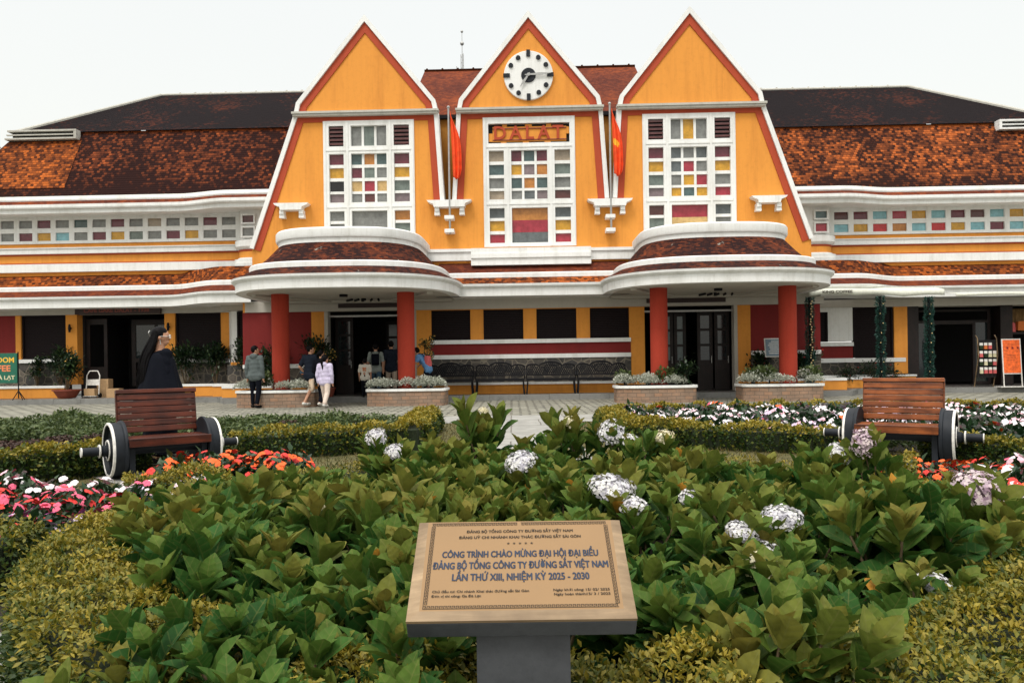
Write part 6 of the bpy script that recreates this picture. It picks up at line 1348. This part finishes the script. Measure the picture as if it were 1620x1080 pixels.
def bush(name, label, x, y, z0, h, r, n, size, seed, pot=None, group=None, dots=None, trunk=0.45):
    X, Y, _ = BW(x, y); t = thing(name, label, 'plant', (X, Y, z0), seed, group); g = np.random.default_rng(seed + 500); b = pot[1] if pot else 0; n = int(n * 1.9)
    nb = 6; blobs = np.stack([g.uniform(-r * .6, r * .6, nb), g.uniform(-r * .5, r * .5, nb), b + h * g.uniform(trunk, 0.95, nb)], 1); i = g.integers(0, nb, n); p = blobs[i] + g.normal(0, r * 0.3, (n, 3)); p[:, 2] = np.maximum(p[:, 2], b + 0.05)
    d = (p - np.array([0, 0, b + h * 0.4])) + g.normal(0, 0.3, (n, 3)); v, f, ti, u = scatter(T_SMALL, p, d, np.tile([[0, 0, 1.]], (n, 1)), g.uniform(0.7, 1.3, n) * size, g.random(n)); obj('foliage', mesh_np('foliage', v, f, [M['pot_leaf']], tint=ti, UV=u), t)
    st = [tube_np([(0, 0, b * 0.8), tuple(np.array([0, 0, b]) + (q - np.array([0, 0, b])) * 0.5 + g.normal(0, .02, 3)), tuple(q)], [0.022, 0.014, 0.006], 6) for q in blobs]; V, F, T, U, MI = joinm([(x_, 0) for x_ in st]); obj('trunk', mesh_np('trunk', V, F, [M['stem']]), t)
    if pot: m = MB().lathe([(0, 0.02), (pot[0] * .62, 0.02), (pot[0] * .95, pot[1] * .85), (pot[0] * 1.06, pot[1] * .86), (pot[0] * 1.06, pot[1]), (pot[0] * .93, pot[1]), (pot[0] * .9, pot[1] * .85), (0, pot[1] * .85)], 28); m.build('pot', M['terracotta'], t, smooth=False)
    if dots:
        m = MB()
        for q in range(dots[1]): k = g.integers(0, n); m.sphere(tuple(p[k] + np.array([0, -0.05, 0.04])), 0.03, 6, 4, (1, 1, .7))
        m.build('blossom', M[dots[0]], t)
    return t
bush('potted_plant', 'bushy plant in a wide red brown pot before the left shop door', -15.55, 0.55, 0.165, 1.05, 0.38, 420, 0.13, 1, (0.42, 0.30), None, ('blossom_yellow', 8))
bush('shrub', 'thin shrub standing in the wall bed at the far left, beside the green sign', -17.2, 1.55, 0.5, 1.0, 0.28, 170, 0.12, 2, None, None, ('blossom_yellow', 3))
bush('shrub', 'dark shrub before the left shuttered window, next to the potted plant', -16.35, 1.5, 0.5, 1.2, 0.42, 330, 0.13, 3)
bush('shrub', 'broad dark shrub right of the left shop door, beside the woman', -11.95, 1.45, 0.45, 1.35, 0.55, 520, 0.13, 4)
bush('shrub', 'dark round shrub in the wall bed, third from the left portico', -10.9, 1.4, 0.45, 1.45, 0.42, 420, 0.13, 5)
bush('shrub', 'dark shrub behind the man in the grey hoodie', -9.55, 0.6, 0.45, 1.5, 0.45, 460, 0.13, 6)
bush('shrub', 'dark leafy shrub before the red wall, left of the left red column', -8.3, -0.1, 0.45, 1.35, 0.5, 500, 0.13, 7)
bush('shrub', 'dark shrub before the red wall between the left red column and the door', -7.0, -0.15, 0.45, 1.45, 0.45, 460, 0.13, 8, None, None, None)
bush('potted_plant', 'yellow flowering plant beside the left entrance door', -6.3, -1.2, 0.165, 1.15, 0.25, 200, 0.09, 9, (0.2, 0.3), None, ('blossom_yellow', 60))
bush('potted_plant', 'yellow flowering plant in a tall pale pot behind the right column of the left portico', -3.25, -1.5, 0.165, 1.2, 0.24, 150, 0.08, 10, (0.18, 0.55), None, ('blossom_yellow', 70))
bush('shrub', 'dark red leaved shrub before the maroon wall inside the right portico', 7.05, -0.45, 0.45, 0.85, 0.34, 300, 0.11, 11, None, None, ('maroon', 14))
bush('shrub', 'dark shrub with red flowers behind the planter of the right portico', 8.55, -0.2, 0.3, 0.95, 0.42, 380, 0.11, 12, None, None, ('pet_red', 7))
bush('shrub', 'leafy plant rising above the silver plants at the left column of the right portico', 4.15, -3.0, 0.47, 0.55, 0.32, 260, 0.1, 13, None, None, None, 0.2)
for k, (x, l) in enumerate(((10.3, 'low dark shrub along the stone wall right of the portico'), (11.0, 'low dark shrub with red blooms below the right shuttered window'), (11.7, 'low dark shrub before the second tinsel post'))): bush('shrub', l, x, 1.0, 0.4, 0.42, 0.4, 260, 0.09, 20 + k, None, None, ('pet_red', 4), 0.2)
# tree standing far behind the left end of the roof
def tree(x, y, h, r, label, seed):
    g = np.random.default_rng(seed); t = thing('tree', label, 'tree', (x, y, 0), 0); nb = 26; bl = np.stack([g.normal(0, r * .5, nb), g.normal(0, r * .5, nb), h * g.uniform(0.5, 0.97, nb)], 1); n = 6000; i = g.integers(0, nb, n); p = bl[i] + g.normal(0, r * 0.2, (n, 3))
    v, f, ti, u = scatter(T_DIA, p, unit(n), unit(n), g.uniform(0.25, 0.5, n), g.random(n)); obj('crown', mesh_np('crown', v, f, [M['pot_leaf']], tint=ti, smooth=False), t)
    st = [tube_np([(0, 0, 0), (0, 0, h * .45), tuple(q)], [0.35, 0.22, 0.04], 7) for q in bl[:12]]; V, F, T, U, MI = joinm([(s, 0) for s in st]); obj('trunk', mesh_np('trunk', V, F, [M['stem']]), t)
tree(-34.9, 48, 14.9, 3.2, 'dark tree top just showing past the left end of the roof', 5)

t = thing('letter_box', 'small white and pale blue box on the yellow pillar beside the woman', 'box', BW(-12.55, 1.62, 1.22), -PSI)
MB().box(-0.17, 0.17, -0.1, 0.14, 0, 0.3).build('box_body', M['white_line'], t, bevel=0.012); MB().box(-0.15, 0.15, -0.105, -0.101, 0.17, 0.28).build('front_label', M['sign_steel'], t)
m = MB().box(-0.13, 0.13, -0.105, -0.101, 0.05, 0.07).box(-0.13, 0.13, -0.105, -0.101, 0.10, 0.12); m.build('slot', M['ink_brown'], t)
# ---------------------------------------------------------------- people
def skin_mesh(verts, edges, radii, root=0, sub=1):
    """limbs and torso as overlapping tapered capsules; remesh() melts them into one continuous surface"""
    mb = MB()
    for i, p in enumerate(verts):
        r = radii[i]; fy = 0.68 if r > 0.095 else 1.0; mb.sphere(tuple(p), r, 14, 10, (1, fy, 1))
    for i, j in edges:
        p, q = Vector(verts[i]), Vector(verts[j]); d = (q - p).normalized(); a = Vector((1, 0, 0)) - d * d.x
        if a.length < 0.2: a = Vector((0, 1, 0)) - d * d.y
        a.normalize(); b2 = d.cross(a); n = 14; vs = []
        for c, r in ((p, radii[i]), (q, radii[j])):
            f = 0.68 if r > 0.095 else 1.0; ax = a * r * (f if abs(a.y) > 0.7 else 1); bx = b2 * r * (f if abs(b2.y) > 0.7 else 1)
            vs += [c + ax * math.cos(t) + bx * math.sin(t) for t in [2 * PI * k / n for k in range(n)]]
        mb.faces(vs, [(k, (k + 1) % n, n + (k + 1) % n, n + k) for k in range(n)] + [tuple(range(n - 1, -1, -1)), tuple(range(n, 2 * n))])
    return mb.mesh('limbs', [])
def remesh(mb, voxel, smooth=4):
    me = mb.mesh('tmp', []); o = bpy.data.objects.new('tmp', me); COL.objects.link(o); m = o.modifiers.new('r', 'REMESH'); m.mode = 'VOXEL'; m.voxel_size = voxel; m.use_smooth_shade = True
    if smooth: s = o.modifiers.new('s', 'SMOOTH'); s.factor = 0.5; s.iterations = smooth
    dg = bpy.context.evaluated_depsgraph_get(); out = bpy.data.meshes.new_from_object(o.evaluated_get(dg)); bpy.data.objects.remove(o); out.polygons.foreach_set('use_smooth', [True] * len(out.polygons)); return out
def person(label, x, y, z, rz, H, top, legs_m, shoe, hair='short', sleeve='long', shorts=False, arms=None, stride=0.10, lean=0.0, head_turn=0.0, child=False, group=None, build=1.0, hood=False, coat=0.0, collar=1.40):
    k = H / 1.70; t = thing('person', label, 'person', (x, y, z), rz, group); V3 = lambda *p: Vector(p) * k
    ln = lambda p: Vector((p[0], p[1] + math.sin(lean) * max(0, p[2] - 0.92 * k), 0.92 * k + (p[2] - 0.92 * k) * math.cos(lean) if p[2] > 0.92 * k else p[2]))
    pel, spi, che, nec, hd0 = V3(0, 0, .93), V3(0, -.01, 1.10), V3(0, 0, 1.28), V3(0, .01, 1.43), V3(0, .02, 1.50)
    hips = [V3(s * .09, 0, .88) for s in (-1, 1)]; st = [stride, -stride]
    knees = [V3(s * .10, st[i] * .9 + .04, .49) for i, s in enumerate((-1, 1))]; ank = [V3(s * .10, st[i] * 2.0 - (0.06 if st[i] < 0 else 0), .085 + (0.05 if st[i] < -0.05 else 0)) for i, s in enumerate((-1, 1))]; toe = [a + V3(s * .02, .15, -.045) for a, s in zip(ank, (-1, 1))]
    sh = [V3(s * .17 * build, 0, 1.38) for s in (-1, 1)]
    arms = arms or [((-.06, -.04, -.29), (0, .05, -.25)), ((.06, -.03, -.29), (0, .05, -.25))]
    elb = [sh[i] + V3(*arms[i][0]) for i in (0, 1)]; wri = [elb[i] + V3(*arms[i][1]) for i in (0, 1)]
    up = [pel, spi, che, nec, hd0] + sh + elb + wri; up = [ln(p) for p in up]; pel, spi, che, nec, hd0 = up[:5]; sh, elb, wri = up[5:7], up[7:9], up[9:11]
    Vs = [pel, spi, che, nec, hd0, *sh, *elb, *wri, *hips, *knees, *ank, *toe]; E = [(0, 1), (1, 2), (2, 3), (3, 4), (2, 5), (2, 6), (5, 7), (6, 8), (7, 9), (8, 10), (0, 11), (0, 12), (11, 13), (12, 14), (13, 15), (14, 16), (15, 17), (16, 18)]
    b = k * build; rad = [.112 * b, .112 * b, .14 * b, .055 * k, .055 * k, .06 * b, .06 * b, .043 * b, .043 * b, .028 * k, .028 * k, .07 * b, .07 * b, .05 * b, .05 * b, .038 * k, .038 * k, .034 * k, .034 * k]
    body = MB(); body.add_mesh(skin_mesh(Vs, E, rad))
    # head: skull, jaw, nose, ears (face looks along +y before the turn)
    hc = ln(V3(0, .03, 1.585)); hs = 1.08 if child else 1.0; rot = Matrix.Rotation(head_turn, 4, 'Z'); HM = Matrix.Translation(hc) @ rot; hk = k * hs * (1.1 if child else 1)
    h = MB(); h.sphere((0, 0, .015 * hk), .098 * hk, 20, 14, (.80, .98, 1.08)); h.sphere((0, .03 * hk, -.055 * hk), .062 * hk, 14, 10, (.85, .85, .95)); h.sphere((0, .098 * hk, -.012 * hk), .017 * hk, 8, 6, (.8, 1.1, 1.5)); h.sphere((0, .088 * hk, -.060 * hk), .02 * hk, 8, 6, (1.3, .6, .5))
    for s in (-1, 1): h.sphere((s * .080 * hk, -.005 * hk, -.005 * hk), .026 * hk, 8, 6, (.4, .8, 1.15))
    hm = h.mesh('h', []); body.add_mesh(hm, HM)
    for i, s in enumerate((-1, 1)):       # hands: palm, four fingers, thumb
        w_ = wri[i]; d = (wri[i] - elb[i]).normalized(); a = d.orthogonal().normalized(); a = Vector((0, 1, 0)) - d * d.y; a.normalize(); n = d.cross(a)
        body.cyl(w_ - d * .01 * k, w_ + d * .03 * k, .026 * k, .03 * k, 10); pm = w_ + d * .055 * k; body.sphere(tuple(pm), .04 * k, 10, 8, (.75, .8, 1.05))
        for q in range(4):
            p0 = pm + d * .025 * k + a * (q - 1.5) * .019 * k; L = (.062, .075, .07, .052)[q] * k; p1 = p0 + d * L * .5 + n * .008 * k * s; p2 = p1 + d * L * .42 + n * .02 * k * s; body.cyl(p0, p1, .0095 * k, .009 * k, 8); body.cyl(p1, p2, .009 * k, .007 * k, 8)
        p0 = pm - d * .02 * k + a * .03 * k; body.cyl(p0, p0 + a * .03 * k + d * .03 * k, .011 * k, .009 * k, 8); body.cyl(p0 + a * .03 * k + d * .03 * k, p0 + a * .035 * k + d * .058 * k, .009 * k, .007 * k, 8)
    obj('body', remesh(body, .0085 * max(.8, k), 3), t).data.materials.append(M['skin'])
    for s in (-1, 1): e = MB().sphere((0, 0, 0), .011 * hk, 8, 6).build('eye', M['black_iron'], t); e.location = HM @ Vector((s * .032 * hk, .086 * hk, .012 * hk))
    # top
    g = MB(); ws = wri if sleeve == 'long' else [sh[i].lerp(elb[i], .75) for i in (0, 1)]; es = elb if sleeve == 'long' else [sh[i].lerp(elb[i], .4) for i in (0, 1)]
    low = [V3(s * .06, -.01, .885 - coat) for s in (-1, 1)]; tv = [ln(V3(0, -.005, .97)), spi, che, ln(V3(0, .005, collar)), *sh, *es, *ws, *low]; te = [(0, 1), (1, 2), (2, 3), (2, 4), (2, 5), (4, 6), (5, 7), (6, 8), (7, 9), (0, 10), (0, 11), (10, 11)]
    sl = .062 if sleeve == 'long' else .072
    g.add_mesh(skin_mesh(tv, te, [.162 * b, .158 * b, .172 * b, .085 * k, .082 * b, .082 * b, sl * b, sl * b, .046 * b if sleeve == 'long' else .068 * b, .046 * b if sleeve == 'long' else .068 * b, .155 * b, .155 * b]))
    if hood: g.sphere(tuple(ln(V3(0, -.075, 1.43))), .10 * k, 14, 10, (1.15, .75, .8))
    gm = remesh(g, .013 * max(.8, k), 3)
    for v in gm.vertices: f = 0.006 * math.sin(v.co.z * 38 + v.co.x * 25) * math.sin(v.co.z * 17 - v.co.x * 30 + v.co.y * 20); v.co += Vector(v.normal) * f
    obj('jacket' if sleeve == 'long' else 'shirt', gm, t).data.materials.append(M[top])
    # trousers or shorts
    g = MB(); an = [knees[i].lerp(ank[i], .88) if not shorts else hips[i].lerp(knees[i], .98) for i in (0, 1)]; kn = [knees[i] if not shorts else hips[i].lerp(knees[i], .6) for i in (0, 1)]
    r1, r2 = (.088, .10) if shorts else (.075, .058)
    g.add_mesh(skin_mesh([V3(0, 0, .97), V3(0, 0, .90), *hips, *kn, *an], [(0, 1), (1, 2), (1, 3), (2, 4), (3, 5), (4, 6), (5, 7)], [.120 * b, .130 * b, .096 * b, .096 * b, r1 * b, r1 * b, r2 * b, r2 * b]))
    obj('shorts' if shorts else 'trousers', remesh(g, .013 * max(.8, k), 3), t).data.materials.append(M[legs_m])
    for i, s in enumerate((-1, 1)):
        m = MB(); m.add_mesh(skin_mesh([ank[i] + V3(0, -.035, -.03), ank[i] + V3(0, .03, -.035), toe[i] + V3(0, .02, 0)], [(0, 1), (1, 2)], [.045 * k, .05 * k, .038 * k], 1)); obj('shoe', m.mesh('shoe', [M[shoe]], True), t)
    # hair
    g = MB(); g.sphere((0, -.018 * hk, .035 * hk), .104 * hk, 18, 12, (.86, 1.0, 1.06))
    hm = g.mesh('hair', []); g2 = MB(); g2.add_mesh(hm, HM)
    if hair == 'pony': g2.add_mesh(skin_mesh([HM @ Vector((0, -.10 * hk, .03 * hk)), HM @ Vector((0, -.15 * hk, -.03 * hk)), HM @ Vector((0.02, -.13 * hk, -.16 * hk)), HM @ Vector((0.03, -.12 * hk, -.30 * hk))], [(0, 1), (1, 2), (2, 3)], [.03 * hk, .04 * hk, .034 * hk, .012 * hk]))
    if hair == 'bun': g2.sphere(tuple(HM @ Vector((0, -.11 * hk, .02 * hk))), .05 * hk, 10, 8)
    hr = remesh(g2, .010, 2)
    # the hair stops at the forehead and above the ears
    o = obj('hair', hr, t); o.data.materials.append(M['hair']); import bmesh
    bm = bmesh.new(); bm.from_mesh(o.data); inv = HM.inverted()
    kill = [v for v in bm.verts if (lambda q: q.y > .035 * hk and q.z < .055 * hk or (abs(q.x) < .2 * hk and q.y > -.03 * hk and q.z < -.01 * hk))(inv @ v.co)]; bmesh.ops.delete(bm, geom=kill, context='VERTS'); bm.to_mesh(o.data); bm.free(); o.data.polygons.foreach_set('use_smooth', [True] * len(o.data.polygons))
    return t, dict(sh=sh, elb=elb, wri=wri, che=che, pel=pel, hc=hc, HM=HM, k=k, hk=hk, ln=ln, V3=V3)
ZP = 0.165
gv = 'visitors before the station'
person('man in a grey hoodie and black trousers standing before the first planter', -7.12, 21.0, 0, -0.15, 1.70, 'cloth_grey', 'cloth_black', 'shoe_dark', stride=0.03, hood=True, head_turn=-0.9, group=gv)
t, J = person('man in a dark shirt and beige knee shorts holding a cap under his left arm', -5.66, 21.25, 0, -0.5, 1.70, 'cloth_navy', 'cloth_beige', 'shoe_white', sleeve='short', shorts=True, stride=0.14, head_turn=-0.6, group=gv, build=1.08,
       arms=[((-.10, -.10, -.26), (.03, .10, -.14)), ((.06, .05, -.28), (-.02, .2, -.10))])
def world(t, p): return Matrix.Translation(t.location) @ Matrix.Rotation(t.rotation_euler.z, 4, 'Z') @ p
c = world(t, J['wri'][0] + Vector((-0.05, 0.06, -0.02)))
cp = thing('cap', 'blue cap with orange brim held by the man in beige shorts', 'cap', c, 0.9)
m = MB().sphere((0, 0, 0), 0.10, 16, 10, (1, 1, 0.8)); m.build('crown', M['cloth_jeans'], cp, True); MB().prism_xy([(0.09 * math.cos(a), -0.02 + 0.17 * math.sin(a)) for a in [PI + PI * q / 12 for q in range(13)]], -0.055, -0.042).build('brim', M['cloth_orange'], cp)
person('woman all in black with her hair in a bun, beside the girl in lilac', -5.32, 21.1, 0, -0.3, 1.56, 'cloth_black', 'cloth_black', 'shoe_white', hair='bun', stride=0.10, head_turn=-0.4, group=gv, coat=0.06)
person('girl with a ponytail in a lilac jacket and pale trousers walking to the door', -5.06, 20.5, 0, -0.25, 1.40, 'cloth_lilac', 'cloth_pale', 'shoe_white', hair='pony', stride=0.10, head_turn=-0.3, group=gv, hood=True, build=1.12, child=True)
t, J = person('small child in a white T-shirt with an orange print, inside the left portico', -4.44, 22.9, ZP, 0.0, 1.16, 'cloth_white', 'cloth_black', 'shoe_dark', sleeve='short', stride=0.03, group=gv, build=1.12, child=True)
m = MB(); 
for dx, dz, w_, h_ in ((-.03, 0.03, .05, .035), (.03, 0.035, .045, .03), (0, -.01, .09, .025), (-.03, -.045, .03, .03), (.035, -.045, .03, .03)): m.obox((dx, 0, dz), (w_, .012, h_), Matrix.Identity(3))
o = m.build('shirt_print', M['cloth_orange'], t); o.location = J['che'] + Vector((0, -.145 * 1.2 * J['k'], -.02))
def backpack(t, J, label, mat):
    c = world(t, J['che'] + Vector((0.0, -0.20 * J['k'], -0.06))); b = thing('backpack', label, 'backpack', c, t.rotation_euler.z)
    MB().box(-.12, .12, -.07, .07, -.2, .16).build('bag', M[mat], b, bevel=.04); MB().box(-.09, .09, -.10, -.065, -.16, .0).build('front_pocket', M[mat], b, bevel=.015)
    for s in (-1, 1): MB().tube([(s * .09, .06, .12), (s * .115, .11, .20), (s * .12, .2, .24), (s * .13, .34, .14)], .012, 6).build('strap', M['cloth_black'], b)
t, J = person('man in a sage green T-shirt with a dark backpack going in at the left door', -4.24, 23.6, ZP, 0.1, 1.62, 'cloth_sage', 'cloth_jeans', 'shoe_dark', sleeve='short', stride=0.08, group=gv); backpack(t, J, 'dark backpack worn by the man in the sage green T-shirt', 'cloth_black')
person('man in a navy T-shirt and khaki trousers, half hidden by the red column', -3.78, 23.75, ZP, 0.15, 1.70, 'cloth_navy', 'cloth_khaki', 'shoe_dark', sleeve='short', stride=0.05, group=gv)
t, J = person('person in a pink and blue top bending down at the end of the iron benches', -2.52, 22.75, ZP, 1.25, 1.58, 'cloth_blue', 'cloth_black', 'shoe_dark', sleeve='short', stride=0.04, lean=0.62, group=gv, arms=[((-.05, .16, -.22), (.02, .18, -.12)), ((.05, .16, -.22), (-.02, .18, -.12))]); backpack(t, J, 'pink bag on the back of the person bending by the benches', 'cloth_pink')
# ---- the woman in black behind the left bench
t, J = person('long haired woman in a wide black cape seen from behind, standing at the left bench', -4.26, 9.16, 0, R(-32), 1.63, 'cloth_black', 'cloth_black', 'shoe_dark', stride=0.04, head_turn=R(-42), build=0.86, collar=1.33)
k = J['k']; rows = []; n = 56
prof = [(1.385, .115, .085, 0), (1.375, .16, .098, 0), (1.35, .195, .112, 0), (1.30, .22, .135, .01), (1.18, .24, .165, .03), (1.05, .27, .195, .05), (0.9, .325, .235, .06), (0.75, .36, .265, .08), (0.62, .385, .285, .10)]
for z, rx, ry, wv in prof:
    r = []
    for j in range(n):
        a = 2 * PI * j / n; f = 1 + wv * (math.sin(a * 9 + 0.6) * 0.7 + math.sin(a * 5 + 2) * 0.6); r.append((rx * k * f * math.cos(a), ry * k * f * math.sin(a) + 0.005, z * k + 0.03 * k * wv * 10 * math.sin(a * 2 + 1) * 0.5))
    rows.append(r)
o = MB().grid(rows, closed=True).build('cape', M['cloth_black'], t, True); o.modifiers.new('thickness', 'SOLIDIFY').thickness = 0.008
m = MB(); sk = []; nn = 30
for z, rx, ry in ((0.95, .16, .13), (0.7, .20, .16), (0.45, .22, .18), (0.2, .235, .19), (0.13, .235, .19)): sk.append([(rx * k * (1 + .05 * math.sin(a * 7)) * math.cos(a), ry * k * (1 + .05 * math.sin(a * 7)) * math.sin(a), z * k) for a in [2 * PI * j / nn for j in range(nn)]])
m.grid(sk, closed=True).build('skirt', M['cloth_black'], t, True)
# hair falling down the back in strands
HM, hk = J['HM'], J['hk']; parts = []; g = np.random.default_rng(4)
for q in range(170):
    a = g.uniform(-1.25, 1.25); r0 = .09 * hk; p0 = HM @ Vector((math.sin(a) * r0 * .9, -math.cos(a) * r0 * 1.0, .06 * hk + g.uniform(-.05, .02))); back = (J['HM'].to_3x3() @ Vector((math.sin(a) * .5, -1, 0))).normalized(); pts_ = [p0]; L = g.uniform(.50, .70); sp = g.normal(0, .03)
    for s in range(1, 9):
        f = s / 8; bz = p0.z - L * f; off = -.01 + .085 * min(1, f * 1.7) + .05 * f; pts_.append(Vector((p0.x, p0.y, bz)) + back * off + Vector((sp * f - .06 * f, -.02 * f, 0)) + Vector((.01 * math.sin(f * 6 + q), 0, 0)))
    parts.append((tube_np([tuple(p) for p in pts_], [.014, .018, .02, .02, .018, .016, .012, .008, .003], 5), 0))
V, F, T, U, MI = joinm(parts); obj('long_hair', mesh_np('long_hair', V, F, [M['hair']]), t)
m = MB()
for s in (-1, 1): c = HM @ Vector((s * .022 * hk, -.118 * hk, .055 * hk)); m.tube([tuple(c + Vector((0, -.012, .03))), tuple(c + Vector((0.006 * s, -.03, 0))), tuple(c + Vector((0, -.012, -.035)))], .006, 6)
m.build('hair_clip', M['grey_metal'], t)
m = MB(); c = [HM @ Vector(((s * .034) * hk, .105 * hk, .012 * hk)) for s in (-1, 1)]
for cc in c: ax = HM.to_3x3(); m.tube([tuple(cc + ax @ Vector((.026 * math.cos(a), 0, .024 * math.sin(a)))) for a in [2 * PI * j / 16 for j in range(17)]], .003, 5)
for s in (-1, 1): m.tube([tuple(HM @ Vector((s * .06 * hk, .10 * hk, .012 * hk))), tuple(HM @ Vector((s * .085 * hk, .0, .012 * hk)))], .0025, 5)
m.build('glasses', M['white_line'], t); MB().tube([tuple(HM @ Vector((.083 * hk, .0, -.03 * hk))), tuple(HM @ Vector((.088 * hk, .005, -.075 * hk)))], .004, 6).sphere(tuple(HM @ Vector((.088 * hk, .005, -.085 * hk))), .009, 8, 6).build('earring', M['grey_metal'], t)
EXPO = 0.0
# ---- sky, sun, camera
w = bpy.data.worlds.new('World'); sc.world = w; w.use_nodes = True; nt = w.node_tree; nt.nodes.clear()
SUN_EL, SUN_AZ = R(58), R(205)     # high behind the camera, a little to the left
sky = nt.nodes.new('ShaderNodeTexSky'); sky.sky_type = 'NISHITA'; sky.sun_disc = False; sky.sun_elevation = SUN_EL; sky.sun_rotation = SUN_AZ; sky.air_density = 2; sky.dust_density = 5
bg = nt.nodes.new('ShaderNodeBackground'); bg.inputs[1].default_value = 0.05; nt.links.new(sky.outputs[0], bg.inputs[0])
cl = nt.nodes.new('ShaderNodeBackground')                           # the closed cloud deck, brighter overhead
tc = nt.nodes.new('ShaderNodeTexCoord'); sp = nt.nodes.new('ShaderNodeSeparateXYZ'); nt.links.new(tc.outputs['Generated'], sp.inputs[0])
mr = nt.nodes.new('ShaderNodeMapRange'); nt.links.new(sp.outputs[2], mr.inputs[0]); mr.inputs[1].default_value = 0.44; mr.inputs[2].default_value = 1.0; mr.inputs[3].default_value = 0.79; mr.inputs[4].default_value = 2.5
cn = nt.nodes.new('ShaderNodeTexNoise'); cn.inputs['Scale'].default_value = 1.6; cn.inputs['Detail'].default_value = 5; nt.links.new(tc.outputs['Generated'], cn.inputs['Vector'])
ma = nt.nodes.new('ShaderNodeMath'); ma.operation = 'MULTIPLY_ADD'; nt.links.new(cn.outputs[0], ma.inputs[0]); ma.inputs[1].default_value = 0.05; nt.links.new(mr.outputs[0], ma.inputs[2])
nt.links.new(ma.outputs[0], cl.inputs[1]); cl.inputs[0].default_value = (1.0, 0.985, 0.93, 1)
ad = nt.nodes.new('ShaderNodeAddShader'); nt.links.new(bg.outputs[0], ad.inputs[0]); nt.links.new(cl.outputs[0], ad.inputs[1])
out = nt.nodes.new('ShaderNodeOutputWorld'); nt.links.new(ad.outputs[0], out.inputs[0])
sl = bpy.data.lights.new('sun', 'SUN'); sl.energy = 1.5; sl.angle = R(14); sl.color = (1, 0.97, 0.93)
so = bpy.data.objects.new('sun', sl); COL.objects.link(so)
d = Vector((math.sin(SUN_AZ) * math.cos(SUN_EL), math.cos(SUN_AZ) * math.cos(SUN_EL), math.sin(SUN_EL))); so.rotation_euler = d.to_track_quat('Z', 'Y').to_euler(); so.location = (0, -10, 30)
cam = bpy.data.cameras.new('camera'); co = bpy.data.objects.new('camera', cam); COL.objects.link(co); sc.camera = co
cam.sensor_width = 36; cam.lens = 1200 / 1620 * 36; cam.shift_y = 33 / 1620; cam.clip_end = 500; cam.clip_start = 0.05
co.matrix_world = Matrix.Translation((0, 0, 1.16)) @ Matrix.Rotation(PI / 2, 4, 'X') @ Matrix.Rotation(-0.014, 4, 'Z')
cam.dof.use_dof = False
vs = sc.view_settings; vs.view_transform = 'Standard'; vs.look = 'None'; vs.exposure = EXPO; vs.gamma = 1
sc.render.engine = 'CYCLES'; sc.cycles.max_bounces = 6; sc.cycles.transparent_max_bounces = 4
